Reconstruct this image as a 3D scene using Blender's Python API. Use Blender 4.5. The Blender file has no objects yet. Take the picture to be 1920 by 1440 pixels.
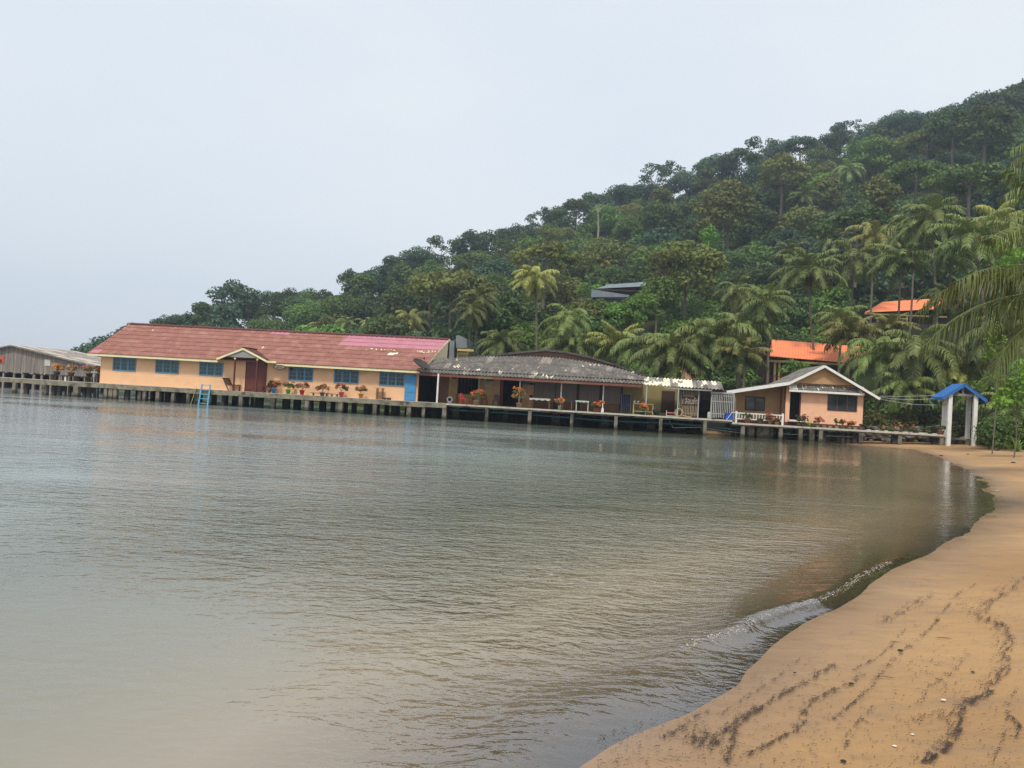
import bpy, math, random
import numpy as np
from mathutils import Vector, Matrix

R = math.radians
SC = bpy.context.scene
COL = SC.collection

# ------------------------------------------------------------------ camera
F_PX = 1450.0                      # focal length in pixels of a 1920 px wide frame
CAM_H = 2.0
ROLL, PITCH = math.atan(0.057), math.atan(25 / F_PX)
_F = Vector((0, math.cos(PITCH), math.sin(PITCH)))
_U0 = Vector((0, -math.sin(PITCH), math.cos(PITCH)))
_R0 = Vector((1, 0, 0))
CR = _R0 * math.cos(ROLL) + _U0 * math.sin(ROLL)
CU = -_R0 * math.sin(ROLL) + _U0 * math.cos(ROLL)
CAM = Vector((0, 0, CAM_H))
cam_data = bpy.data.cameras.new('camera')
cam_data.sensor_width = 36
cam_data.lens = 36 * F_PX / 1920
cam_data.clip_start = 0.1
cam_data.clip_end = 12000
cam = bpy.data.objects.new('camera', cam_data)
COL.objects.link(cam)
m3 = Matrix((CR, CU, -_F)).transposed()
cam.matrix_world = Matrix.Translation(CAM) @ m3.to_4x4()
SC.camera = cam

# ------------------------------------------------------------------ sky and sun
SUN_EL, SUN_AZ = R(58), R(-165)     # azimuth measured from +Y towards +X : behind the camera, from the sea side
world = bpy.data.worlds.new('World')
SC.world = world
world.use_nodes = True
nt = world.node_tree
for n in list(nt.nodes):
    nt.nodes.remove(n)
def N(t, typ, **kw):
    n = t.nodes.new(typ)
    for k, v in kw.items():
        setattr(n, k, v)
    return n
sky = N(nt, 'ShaderNodeTexSky', sky_type='NISHITA', sun_disc=False)
sky.sun_elevation = SUN_EL
sky.sun_rotation = SUN_AZ % (2 * math.pi)
sky.air_density = 1.0
sky.dust_density = 4.0
sky.ozone_density = 2.0
scl = N(nt, 'ShaderNodeVectorMath', operation='SCALE')
scl.inputs['Scale'].default_value = 0.10
nt.links.new(sky.outputs[0], scl.inputs[0])
# thin even cloud veil over the blue
tc = N(nt, 'ShaderNodeTexCoord')
mp = N(nt, 'ShaderNodeMapping')
mp.inputs['Scale'].default_value = (1.2, 1.2, 3.0)
nt.links.new(tc.outputs['Generated'], mp.inputs[0])
cn = N(nt, 'ShaderNodeTexNoise')
cn.inputs['Scale'].default_value = 1.3
cn.inputs['Detail'].default_value = 4
nt.links.new(mp.outputs[0], cn.inputs['Vector'])
cr = N(nt, 'ShaderNodeValToRGB')
cr.color_ramp.elements[0].position = 0.3
cr.color_ramp.elements[0].color = (0.71, 0.785, 0.86, 1)
cr.color_ramp.elements[1].position = 0.72
cr.color_ramp.elements[1].color = (0.83, 0.865, 0.885, 1)
nt.links.new(cn.outputs['Fac'], cr.inputs[0])
mx = N(nt, 'ShaderNodeMix', data_type='RGBA')
mx.inputs[0].default_value = 0.80
nt.links.new(scl.outputs[0], mx.inputs[6])
nt.links.new(cr.outputs[0], mx.inputs[7])
bg = N(nt, 'ShaderNodeBackground')
bg.inputs['Strength'].default_value = 1.24
wo = N(nt, 'ShaderNodeOutputWorld')
nt.links.new(mx.outputs[2], bg.inputs[0])
nt.links.new(bg.outputs[0], wo.inputs[0])

sun_d = bpy.data.lights.new('sun', 'SUN')
sun_d.energy = 3.0
sun_d.angle = R(8)
sun_d.color = (1.0, 0.95, 0.87)
sun = bpy.data.objects.new('sun', sun_d)
COL.objects.link(sun)
sdir = Vector((math.sin(SUN_AZ) * math.cos(SUN_EL), math.cos(SUN_AZ) * math.cos(SUN_EL), math.sin(SUN_EL)))
sun.rotation_euler = sdir.to_track_quat('Z', 'Y').to_euler()

SC.view_settings.view_transform = 'Standard'
SC.view_settings.look = 'None'
SC.view_settings.exposure = 0.0
SC.view_settings.gamma = 1.0
SC.render.engine = 'CYCLES'
cy = SC.cycles
cy.max_bounces = 6
cy.diffuse_bounces = 2
cy.glossy_bounces = 3
cy.transmission_bounces = 3
cy.transparent_max_bounces = 8
cy.volume_bounces = 0
cy.caustics_reflective = False
cy.caustics_refractive = False
cy.sample_clamp_indirect = 4
cy.sample_clamp_direct = 3
cy.use_denoising = True
cy.denoising_prefilter = 'NONE'
cy.denoising_input_passes = 'RGB_ALBEDO_NORMAL'
cy.denoiser = 'OPENIMAGEDENOISE'
cy.use_adaptive_sampling = True
cy.adaptive_threshold = 0.01

# ------------------------------------------------------------------ geometry helpers
def ray(px, py):
    return CR * ((px - 960) / F_PX) + CU * ((720 - py) / F_PX) + _F

def at_depth(px, py, d):
    r = ray(px, py)
    return CAM + r * (d / r.y)

def on_level(px, py, z=0.0):
    r = ray(px, py)
    return CAM + r * ((z - CAM_H) / r.z)

def project(p):
    d = Vector(p) - CAM
    w = d.dot(_F)
    return 960 + F_PX * d.dot(CR) / w, 720 - F_PX * d.dot(CU) / w

def horizon(px):
    return 745 + 0.057 * (px - 960)

# frame of the pier: u runs along its front edge, v goes away from the camera
_A = at_depth(28, 739, 64.0); _A.z = 0
_B = at_depth(1685, 840, 55.7); _B.z = 0
EU = (_B - _A).normalized()
EV = Vector((-EU.y, EU.x, 0))
ALPHA = math.atan2(EU.y, EU.x)

def W(u, v, z):
    return _A + EU * u + EV * v + Vector((0, 0, z))

def P(px, py, v):
    """(u, z) of the point seen at a pixel, on the upright plane v behind the pier edge."""
    r = ray(px, py)
    t = (v - (CAM - _A).dot(EV)) / r.dot(EV)
    q = CAM + r * t
    return (q - _A).dot(EU), q.z

def pu(px, py, v):
    return P(px, py, v)[0]

def pz(px, py, v):
    return P(px, py, v)[1]

class MB:
    """collects faces and builds them as one mesh object"""
    def __init__(self):
        self.v, self.f, self.mi, self.m = [], [], [], 0
    def face(self, pts, mi=None):
        k = len(self.v)
        self.v += [tuple(p) for p in pts]
        self.f.append(tuple(range(k, k + len(pts))))
        self.mi.append(self.m if mi is None else mi)
    def box(self, x0, x1, y0, y1, z0, z1):
        if x1 < x0: x0, x1 = x1, x0
        if y1 < y0: y0, y1 = y1, y0
        if z1 < z0: z0, z1 = z1, z0
        k = len(self.v)
        self.v += [(x0, y0, z0), (x1, y0, z0), (x1, y1, z0), (x0, y1, z0), (x0, y0, z1), (x1, y0, z1), (x1, y1, z1), (x0, y1, z1)]
        for q in ((3, 2, 1, 0), (4, 5, 6, 7), (0, 1, 5, 4), (1, 2, 6, 5), (2, 3, 7, 6), (3, 0, 4, 7)):
            self.f.append(tuple(k + i for i in q)); self.mi.append(self.m)
        return self
    def bar(self, a, b, w, h=None):
        """box beam from a to b, w across, h in the other direction"""
        a, b = Vector(a), Vector(b)
        h = w if h is None else h
        d = (b - a).normalized()
        up = Vector((0, 0, 1)) if abs(d.z) < 0.9 else Vector((0, 1, 0))
        s = d.cross(up).normalized() * (w / 2)
        t = d.cross(s).normalized() * (h / 2)
        k = len(self.v)
        for e in (a, b):
            for p in (e - s - t, e + s - t, e + s + t, e - s + t):
                self.v.append(tuple(p))
        for q in ((3, 2, 1, 0), (4, 5, 6, 7), (0, 1, 5, 4), (1, 2, 6, 5), (2, 3, 7, 6), (3, 0, 4, 7)):
            self.f.append(tuple(k + i for i in q)); self.mi.append(self.m)
        return self
    def tube(self, pts, rad, n=8, cap=True):
        pts = [Vector(p) for p in pts]
        rad = rad if isinstance(rad, (list, tuple)) else [rad] * len(pts)
        k = len(self.v)
        ref = None
        for i, p in enumerate(pts):
            d = (pts[min(i + 1, len(pts) - 1)] - pts[max(i - 1, 0)]).normalized()
            if ref is None:
                ref = d.orthogonal().normalized()
            s = (ref - d * ref.dot(d)).normalized()
            ref = s
            t = d.cross(s)
            for j in range(n):
                a = 2 * math.pi * j / n
                self.v.append(tuple(p + (s * math.cos(a) + t * math.sin(a)) * rad[i]))
        for i in range(len(pts) - 1):
            for j in range(n):
                a, b = k + i * n + j, k + i * n + (j + 1) % n
                self.f.append((a, b, b + n, a + n)); self.mi.append(self.m)
        if cap:
            self.f.append(tuple(k + j for j in range(n))[::-1]); self.mi.append(self.m)
            self.f.append(tuple(k + (len(pts) - 1) * n + j for j in range(n))); self.mi.append(self.m)
        return self
    def prism(self, poly, y0, y1):
        """polygon in (x, z) extruded from y0 to y1"""
        k, n = len(self.v), len(poly)
        self.v += [(x, y0, z) for x, z in poly] + [(x, y1, z) for x, z in poly]
        self.f.append(tuple(range(k, k + n))); self.mi.append(self.m)
        self.f.append(tuple(range(k + n, k + 2 * n))[::-1]); self.mi.append(self.m)
        for i in range(n):
            j = (i + 1) % n
            self.f.append((k + i, k + n + i, k + n + j, k + j)); self.mi.append(self.m)
        return self
    def lathe(self, prof, n=16, c=(0, 0, 0)):
        k = len(self.v)
        for r, z in prof:
            for j in range(n):
                a = 2 * math.pi * j / n
                self.v.append((c[0] + r * math.cos(a), c[1] + r * math.sin(a), c[2] + z))
        for i in range(len(prof) - 1):
            for j in range(n):
                a, b = k + i * n + j, k + i * n + (j + 1) % n
                self.f.append((a, b, b + n, a + n)); self.mi.append(self.m)
        return self
    def boards(self, u0, u1, z0, z1, v, pitch=0.19, lap=0.011):
        z = z0
        while z < z1 - 0.01:
            t = min(z + pitch, z1)
            self.face([(u0, v - lap, z), (u1, v - lap, z), (u1, v, t), (u0, v, t)])
            self.face([(u0, v, z), (u1, v, z), (u1, v - lap, z), (u0, v - lap, z)])
            z = t
        return self
    def mesh(self, name, mats):
        me = bpy.data.meshes.new(name)
        me.from_pydata(self.v, [], self.f)
        for mt in (mats if isinstance(mats, (list, tuple)) else [mats]):
            me.materials.append(mt)
        if any(self.mi):
            me.polygons.foreach_set('material_index', self.mi)
        me.update()
        return me
    def build(self, name, mats, parent=None, smooth=False):
        me = self.mesh(name, mats)
        if smooth:
            me.polygons.foreach_set('use_smooth', [True] * len(me.polygons))
        o = bpy.data.objects.new(name, me)
        COL.objects.link(o)
        if parent is not None:
            o.parent = parent
        return o

def np_mesh(name, verts, faces, mats, smooth=False, attrs=None):
    """fast mesh from arrays; faces is (n, 3 or 4)"""
    me = bpy.data.meshes.new(name)
    nv, nf, k = len(verts), len(faces), faces.shape[1]
    me.vertices.add(nv)
    me.vertices.foreach_set('co', np.ascontiguousarray(verts, dtype=np.float32).ravel())
    me.loops.add(nf * k)
    me.loops.foreach_set('vertex_index', np.ascontiguousarray(faces, dtype=np.int32).ravel())
    me.polygons.add(nf)
    me.polygons.foreach_set('loop_start', np.arange(0, nf * k, k, dtype=np.int32))
    me.polygons.foreach_set('loop_total', np.full(nf, k, dtype=np.int32))
    for an, (dom, arr) in (attrs or {}).items():
        a = me.attributes.new(an, 'FLOAT', dom)
        a.data.foreach_set('value', np.ascontiguousarray(arr, dtype=np.float32))
    for mt in (mats if isinstance(mats, (list, tuple)) else [mats]):
        me.materials.append(mt)
    me.update(calc_edges=True)
    if smooth:
        me.polygons.foreach_set('use_smooth', np.ones(nf, dtype=bool))
    me.validate()
    return me

def link(name, data, parent=None):
    o = bpy.data.objects.new(name, data)
    COL.objects.link(o)
    if parent is not None:
        o.parent = parent
    return o

def tag(o, label=None, cat=None, group=None, kind=None):
    if label: o['label'] = label
    if cat: o['category'] = cat
    if group: o['group'] = group
    if kind: o['kind'] = kind
    return o

def thing(name, label, cat, uvz=(0, 0, 0), group=None, rot=0.0, world=None):
    o = bpy.data.objects.new(name, None)
    o.empty_display_size = 0.3
    COL.objects.link(o)
    o.location = world if world is not None else W(*uvz)
    o.rotation_euler = (0, 0, (ALPHA if world is None else 0) + rot)
    return tag(o, label, cat, group)

def copy_tree(o, parent=None):
    c = o.copy()
    COL.objects.link(c)
    c.parent = parent
    for ch in list(o.children):
        copy_tree(ch, c)
    return c

# ------------------------------------------------------------------ materials
def mat(name, c1, c2=None, rough=0.8, scale=3.0, detail=5, stretch=(1, 1, 1), lo=0.35, hi=0.65, bump=0.0, bscale=20.0,
        metal=0.0, spec=0.3, c3=None, s3=0.7, l3=0.55, h3=0.7, rnd=0.0):
    m = bpy.data.materials.new(name)
    m.use_nodes = True
    t = m.node_tree
    b = t.nodes['Principled BSDF']
    b.inputs['Roughness'].default_value = rough
    b.inputs['Metallic'].default_value = metal
    b.inputs['Specular IOR Level'].default_value = spec
    if c2 is None:
        c2 = tuple(x * 0.82 for x in c1)
    tcn = N(t, 'ShaderNodeTexCoord')
    mpn = N(t, 'ShaderNodeMapping')
    mpn.inputs['Scale'].default_value = stretch
    t.links.new(tcn.outputs['Object'], mpn.inputs[0])
    no = N(t, 'ShaderNodeTexNoise')
    no.inputs['Scale'].default_value = scale
    no.inputs['Detail'].default_value = detail
    no.inputs['Roughness'].default_value = 0.65
    t.links.new(mpn.outputs[0], no.inputs['Vector'])
    rp = N(t, 'ShaderNodeValToRGB')
    rp.color_ramp.elements[0].position = lo
    rp.color_ramp.elements[1].position = hi
    rp.color_ramp.elements[0].color = (*c1, 1)
    rp.color_ramp.elements[1].color = (*c2, 1)
    t.links.new(no.outputs['Fac'], rp.inputs[0])
    out = rp.outputs[0]
    if c3 is not None:
        n3 = N(t, 'ShaderNodeTexNoise')
        n3.inputs['Scale'].default_value = s3
        n3.inputs['Detail'].default_value = 6
        t.links.new(mpn.outputs[0], n3.inputs['Vector'])
        mr = N(t, 'ShaderNodeMapRange')
        mr.inputs[1].default_value, mr.inputs[2].default_value = l3, h3
        t.links.new(n3.outputs['Fac'], mr.inputs[0])
        mm = N(t, 'ShaderNodeMix', data_type='RGBA')
        t.links.new(mr.outputs[0], mm.inputs[0])
        t.links.new(out, mm.inputs[6])
        mm.inputs[7].default_value = (*c3, 1)
        out = mm.outputs[2]
    if rnd:
        oi = N(t, 'ShaderNodeObjectInfo')
        mr2 = N(t, 'ShaderNodeMapRange')
        mr2.inputs[3].default_value, mr2.inputs[4].default_value = 1 - rnd, 1 + rnd
        t.links.new(oi.outputs['Random'], mr2.inputs[0])
        hs = N(t, 'ShaderNodeHueSaturation')
        t.links.new(mr2.outputs[0], hs.inputs['Value'])
        t.links.new(out, hs.inputs['Color'])
        out = hs.outputs[0]
    t.links.new(out, b.inputs['Base Color'])
    if bump:
        bn = N(t, 'ShaderNodeTexNoise')
        bn.inputs['Scale'].default_value = bscale
        bn.inputs['Detail'].default_value = 4
        t.links.new(mpn.outputs[0], bn.inputs['Vector'])
        bp = N(t, 'ShaderNodeBump')
        bp.inputs['Strength'].default_value = bump
        bp.inputs['Distance'].default_value = 0.02
        t.links.new(bn.outputs['Fac'], bp.inputs['Height'])
        t.links.new(bp.outputs[0], b.inputs['Normal'])
    return m

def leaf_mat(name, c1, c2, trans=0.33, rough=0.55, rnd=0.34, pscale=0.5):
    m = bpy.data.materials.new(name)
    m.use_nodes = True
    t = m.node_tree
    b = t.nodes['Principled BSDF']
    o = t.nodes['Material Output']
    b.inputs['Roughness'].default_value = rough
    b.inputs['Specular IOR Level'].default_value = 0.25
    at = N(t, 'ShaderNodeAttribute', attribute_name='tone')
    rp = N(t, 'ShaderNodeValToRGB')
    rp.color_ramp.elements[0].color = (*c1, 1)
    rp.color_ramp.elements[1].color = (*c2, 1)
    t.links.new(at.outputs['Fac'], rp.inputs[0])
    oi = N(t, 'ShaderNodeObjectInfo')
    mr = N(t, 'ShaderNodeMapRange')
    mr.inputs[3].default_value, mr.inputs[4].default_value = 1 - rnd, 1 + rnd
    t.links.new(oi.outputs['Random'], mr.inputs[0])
    mr2 = N(t, 'ShaderNodeMapRange')
    mr2.inputs[3].default_value, mr2.inputs[4].default_value = 0.485, 0.515
    t.links.new(oi.outputs['Random'], mr2.inputs[0])
    hs = N(t, 'ShaderNodeHueSaturation')
    t.links.new(mr.outputs[0], hs.inputs['Value'])
    t.links.new(mr2.outputs[0], hs.inputs['Hue'])
    t.links.new(rp.outputs[0], hs.inputs['Color'])
    t.links.new(hs.outputs[0], b.inputs['Base Color'])
    tr = N(t, 'ShaderNodeBsdfTranslucent')
    t.links.new(hs.outputs[0], tr.inputs['Color'])
    ms = N(t, 'ShaderNodeMixShader')
    ms.inputs[0].default_value = trans
    t.links.new(b.outputs[0], ms.inputs[1])
    t.links.new(tr.outputs[0], ms.inputs[2])
    t.links.new(ms.outputs[0], o.inputs[0])
    return m

M = {}
M['peach'] = mat('peach_paint', (0.84, 0.505, 0.285), (0.77, 0.455, 0.255), scale=1.2, c3=(0.60, 0.38, 0.22), s3=0.8, l3=0.55, h3=0.9)
M['pink_peach'] = mat('pink_peach_paint', (0.84, 0.48, 0.30), (0.77, 0.43, 0.265), scale=1.5, c3=(0.50, 0.31, 0.2), s3=0.8, l3=0.55, h3=0.9)
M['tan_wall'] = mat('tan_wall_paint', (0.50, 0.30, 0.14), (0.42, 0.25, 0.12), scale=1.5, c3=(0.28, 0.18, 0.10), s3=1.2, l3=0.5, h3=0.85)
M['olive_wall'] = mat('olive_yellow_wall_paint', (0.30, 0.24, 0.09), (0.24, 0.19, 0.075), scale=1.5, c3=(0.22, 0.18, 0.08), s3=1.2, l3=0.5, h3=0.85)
M['cream'] = mat('cream_paint', (0.82, 0.72, 0.42), (0.76, 0.66, 0.38), scale=2, c3=(0.45, 0.38, 0.24), s3=2, l3=0.58, h3=0.9)
M['cream_wall'] = mat('cream_wall', (0.86, 0.72, 0.48), (0.82, 0.68, 0.45), scale=1)
M['white'] = mat('white_paint', (0.78, 0.77, 0.72), (0.68, 0.67, 0.62), scale=4, c3=(0.42, 0.40, 0.34), s3=2.5, l3=0.6, h3=0.85)
M['blue'] = mat('blue_window_paint', (0.085, 0.235, 0.37), (0.10, 0.26, 0.40), scale=5, c3=(0.10, 0.22, 0.33), s3=4)
M['blue_light'] = mat('light_blue_paint', (0.15, 0.34, 0.48), (0.12, 0.30, 0.44), scale=5)
M['blue_door'] = mat('blue_door_paint', (0.07, 0.26, 0.50), (0.06, 0.22, 0.44), scale=3, c3=(0.10, 0.2, 0.3), s3=3)
M['ladder'] = mat('turquoise_paint', (0.13, 0.40, 0.56), (0.10, 0.33, 0.48), scale=6, c3=(0.5, 0.55, 0.5), s3=8, l3=0.6, h3=0.75)
M['maroon'] = mat('maroon_wood', (0.13, 0.035, 0.025), (0.09, 0.028, 0.02), scale=4, stretch=(1, 1, 0.2))
M['red_door'] = mat('red_brown_door', (0.15, 0.035, 0.025), (0.10, 0.028, 0.02), scale=4, stretch=(3, 1, 0.4), rough=0.5)
M['fascia_red'] = mat('dull_red_board', (0.22, 0.075, 0.055), (0.16, 0.06, 0.045), scale=4, c3=(0.20, 0.13, 0.08), s3=0.6, l3=0.5, h3=0.6)
M['dark_wood'] = mat('dark_wood', (0.07, 0.035, 0.022), (0.045, 0.022, 0.015), scale=6, stretch=(4, 4, 0.6))
M['brown_wood'] = mat('brown_wood', (0.22, 0.11, 0.055), (0.15, 0.075, 0.04), scale=6, stretch=(4, 4, 0.6))
M['grey_wood'] = mat('weathered_planks', (0.27, 0.23, 0.20), (0.14, 0.115, 0.10), scale=1.0, stretch=(7, 7, 0.35), lo=0.3, hi=0.7, rough=0.95, c3=(0.36, 0.31, 0.25), s3=0.8, l3=0.5, h3=0.7)
M['bamboo'] = mat('bamboo_slats', (0.34, 0.26, 0.16), (0.20, 0.15, 0.09), scale=3, stretch=(6, 6, 0.8), rough=0.8)
M['grey_bars'] = mat('pale_grey_bars', (0.42, 0.41, 0.37), (0.30, 0.29, 0.27), scale=3, stretch=(6, 6, 0.8))
M['concrete'] = mat('stained_concrete', (0.30, 0.265, 0.19), (0.16, 0.14, 0.10), scale=2.2, lo=0.35, hi=0.68, rough=0.95, bump=0.4, bscale=12, c3=(0.07, 0.06, 0.045), s3=1.3, l3=0.52, h3=0.66)
M['deck_pale'] = mat('pale_deck_edge', (0.56, 0.52, 0.43), (0.40, 0.37, 0.30), scale=2.0, rough=0.9, c3=(0.16, 0.13, 0.10), s3=2.0, l3=0.6, h3=0.72)
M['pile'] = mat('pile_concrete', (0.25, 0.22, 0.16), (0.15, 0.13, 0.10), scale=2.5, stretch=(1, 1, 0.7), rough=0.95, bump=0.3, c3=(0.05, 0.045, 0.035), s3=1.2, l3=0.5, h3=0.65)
def tide(m):
    # dark wet growth on whatever stands in the sea, up to the high tide mark
    t = m.node_tree; b = t.nodes['Principled BSDF']; src = b.inputs['Base Color'].links[0].from_socket
    tcn = N(t, 'ShaderNodeTexCoord'); sp = N(t, 'ShaderNodeSeparateXYZ'); t.links.new(tcn.outputs['Object'], sp.inputs[0])
    no = N(t, 'ShaderNodeTexNoise'); no.inputs['Scale'].default_value = 5; t.links.new(tcn.outputs['Object'], no.inputs['Vector'])
    ma = N(t, 'ShaderNodeMath', operation='MULTIPLY_ADD'); t.links.new(no.outputs['Fac'], ma.inputs[0]); ma.inputs[1].default_value = .5; t.links.new(sp.outputs[2], ma.inputs[2])
    mr = N(t, 'ShaderNodeMapRange'); mr.inputs[1].default_value, mr.inputs[2].default_value, mr.inputs[3].default_value, mr.inputs[4].default_value = .38, .62, 1, 0
    t.links.new(ma.outputs[0], mr.inputs[0])
    mx_ = N(t, 'ShaderNodeMix', data_type='RGBA'); t.links.new(mr.outputs[0], mx_.inputs[0]); t.links.new(src, mx_.inputs[6]); mx_.inputs[7].default_value = (.045, .045, .03, 1)
    t.links.new(mx_.outputs[2], b.inputs['Base Color'])
tide(M['pile'])
M['dark_pile'] = mat('dark_pile', (0.055, 0.048, 0.04), (0.03, 0.026, 0.022), scale=2.5, rough=0.95)  # shade under the buildings put into a darker pile colour
M['red_roof'] = mat('weathered_red_roof_sheet', (0.31, 0.135, 0.102), (0.25, 0.105, 0.08), scale=1.6, rough=0.85, c3=(0.36, 0.185, 0.145), s3=1.4, l3=0.5, h3=0.75)
M['red_roof2'] = mat('pale_red_roof_sheet', (0.335, 0.15, 0.115), (0.27, 0.117, 0.09), scale=1.6, rough=0.85, c3=(0.39, 0.21, 0.165), s3=1.4, l3=0.5, h3=0.75)
M['pink_roof'] = mat('new_pink_roof_sheet', (0.49, 0.21, 0.25), (0.42, 0.175, 0.21), scale=1.6, rough=0.7)
M['ridge_red'] = mat('dark_red_ridge_tile', (0.13, 0.045, 0.035), (0.09, 0.03, 0.025), scale=4)
M['bare_patch'] = mat('bare_white_patch', (0.80, 0.75, 0.60), (0.70, 0.64, 0.50), scale=4)
M['grey_roof'] = mat('old_grey_roof_sheet', (0.18, 0.162, 0.14), (0.11, 0.098, 0.086), scale=2.2, rough=0.95, c3=(0.30, 0.275, 0.24), s3=3.0, l3=0.52, h3=0.75)
M['pale_roof'] = mat('pale_grey_roof_sheet', (0.34, 0.31, 0.27), (0.24, 0.21, 0.18), scale=3, rough=0.9, c3=(0.15, 0.13, 0.11), s3=2.5, l3=0.5, h3=0.7)
M['orange_roof'] = mat('orange_roof_sheet', (0.86, 0.25, 0.10), (0.80, 0.225, 0.09), scale=0.7, rough=0.5)
M['steel_blue'] = mat('grey_blue_roof', (0.20, 0.235, 0.26), (0.15, 0.18, 0.20), scale=1)
M['blue_roof'] = mat('blue_roof_sheet', (0.035, 0.15, 0.42), (0.03, 0.125, 0.36), scale=2, rough=0.5)
M['glass'] = mat('dark_glass', (0.012, 0.016, 0.02), (0.02, 0.027, 0.03), rough=0.08, spec=0.5, scale=2)
M['glass_g'] = mat('greenish_glass', (0.03, 0.055, 0.05), (0.05, 0.075, 0.065), rough=0.12, spec=0.5, scale=2)
M['dark'] = mat('dark_interior', (0.012, 0.011, 0.010), (0.02, 0.018, 0.016), rough=1.0, scale=2, spec=0.0)  # near-black: the shade of unlit rooms is put into the colour
M['blind'] = mat('brown_mesh_blind', (0.20, 0.155, 0.135), (0.15, 0.115, 0.10), scale=2, stretch=(5, 5, 0.5))
M['black'] = mat('black_fabric', (0.012, 0.012, 0.013), (0.03, 0.03, 0.032), scale=8)
M['dish'] = mat('dark_wire_dish', (0.045, 0.038, 0.038), (0.07, 0.055, 0.05), scale=8, rough=0.6, metal=0.3)
M['tin'] = mat('dull_tin_roof', (0.21, 0.225, 0.235), (0.15, 0.165, 0.17), scale=1)
M['metal'] = mat('grey_metal', (0.40, 0.40, 0.40), (0.30, 0.30, 0.30), scale=6, rough=0.5, metal=0.5)
M['teal'] = mat('teal_pipe', (0.02, 0.085, 0.085), (0.015, 0.06, 0.065), scale=4)
M['terracotta'] = mat('terracotta', (0.33, 0.14, 0.075), (0.24, 0.10, 0.055), scale=5)
M['tan_pot'] = mat('tan_pot', (0.40, 0.25, 0.12), (0.32, 0.2, 0.10), scale=5)
M['soil'] = mat('soil', (0.05, 0.035, 0.022), (0.03, 0.02, 0.014), scale=9)
M['stone'] = mat('dark_stone', (0.17, 0.155, 0.13), (0.07, 0.062, 0.052), scale=2.5, rough=0.95, bump=0.5, bscale=8)
M['trunk'] = mat('grey_trunk', (0.19, 0.155, 0.12), (0.11, 0.09, 0.07), scale=3, stretch=(1, 1, 3), rough=0.95)
M['palm_trunk'] = mat('palm_trunk', (0.20, 0.165, 0.125), (0.11, 0.09, 0.07), scale=2, stretch=(0.5, 0.5, 6), rough=0.95)
M['pale_trunk'] = mat('pale_trunk', (0.36, 0.31, 0.25), (0.24, 0.2, 0.16), scale=2, rough=0.9)
M['dead'] = mat('dead_frond', (0.14, 0.09, 0.05), (0.09, 0.055, 0.03), scale=3)
for k, c in {'pot_blue': (0.03, 0.22, 0.50), 'pot_green': (0.13, 0.42, 0.02), 'pot_red': (0.62, 0.03, 0.025), 'pot_grey': (0.10, 0.12, 0.14),
             'pot_pink': (0.72, 0.11, 0.13), 'pot_orange': (0.75, 0.30, 0.01), 'plastic_red': (0.68, 0.05, 0.06), 'plastic_dark_red': (0.25, 0.02, 0.02),
             'plastic_navy': (0.03, 0.05, 0.12), 'plastic_blue': (0.01, 0.09, 0.42), 'paper': (0.42, 0.40, 0.35), 'rope': (0.46, 0.31, 0.14),
             'pale_green': (0.40, 0.48, 0.38), 'banner': (0.03, 0.14, 0.26), 'orange_sign': (0.60, 0.10, 0.04), 'yellow': (0.55, 0.42, 0.16),
             'table_white': (0.55, 0.53, 0.47), 'pink': (0.65, 0.12, 0.20), 'coconut': (0.30, 0.17, 0.05), 'orange_nut': (0.42, 0.15, 0.03),
             'aqua': (0.35, 0.55, 0.48), 'shell': (0.75, 0.7, 0.62), 'drift': (0.16, 0.09, 0.05)}.items():
    M[k] = mat(k + '_surface', c, rough=0.5 if 'pot' in k or 'plastic' in k else 0.75, scale=6)
LM = {}
LM['dark green'] = leaf_mat('dark_leaf', (0.030, 0.060, 0.018), (0.115, 0.175, 0.045))
LM['mid green'] = leaf_mat('mid_leaf', (0.046, 0.086, 0.020), (0.162, 0.233, 0.051))
LM['olive'] = leaf_mat('olive_leaf', (0.077, 0.092, 0.020), (0.220, 0.233, 0.057))
LM['bright green'] = leaf_mat('bright_leaf', (0.057, 0.125, 0.020), (0.211, 0.333, 0.057))
LM['bluish green'] = leaf_mat('bluish_leaf', (0.031, 0.070, 0.038), (0.104, 0.175, 0.087))
LM['brownish'] = leaf_mat('brownish_leaf', (0.095, 0.075, 0.026), (0.268, 0.200, 0.070))
LM['under'] = leaf_mat('understorey_leaf', (0.034, 0.060, 0.017), (0.098, 0.155, 0.044))
LM['palm'] = leaf_mat('palm_leaf', (0.049, 0.083, 0.020), (0.244, 0.283, 0.080), rough=0.42, trans=0.2)
LM['palm_yellow'] = leaf_mat('yellowish_palm_leaf', (0.086, 0.108, 0.023), (0.383, 0.367, 0.102), rough=0.42, trans=0.2)
LM['lime'] = leaf_mat('lime_leaf', (0.070, 0.140, 0.015), (0.220, 0.360, 0.040), trans=0.35)
LM['flower'] = leaf_mat('salmon_blossom', (0.420, 0.130, 0.060), (0.780, 0.330, 0.200), trans=0.2, rnd=0.1)
LM['flower_o'] = leaf_mat('orange_blossom', (0.550, 0.120, 0.020), (0.850, 0.280, 0.090), trans=0.2, rnd=0.1)
LM['potleaf'] = leaf_mat('pot_plant_leaf', (0.043, 0.080, 0.022), (0.203, 0.232, 0.072))

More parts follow.
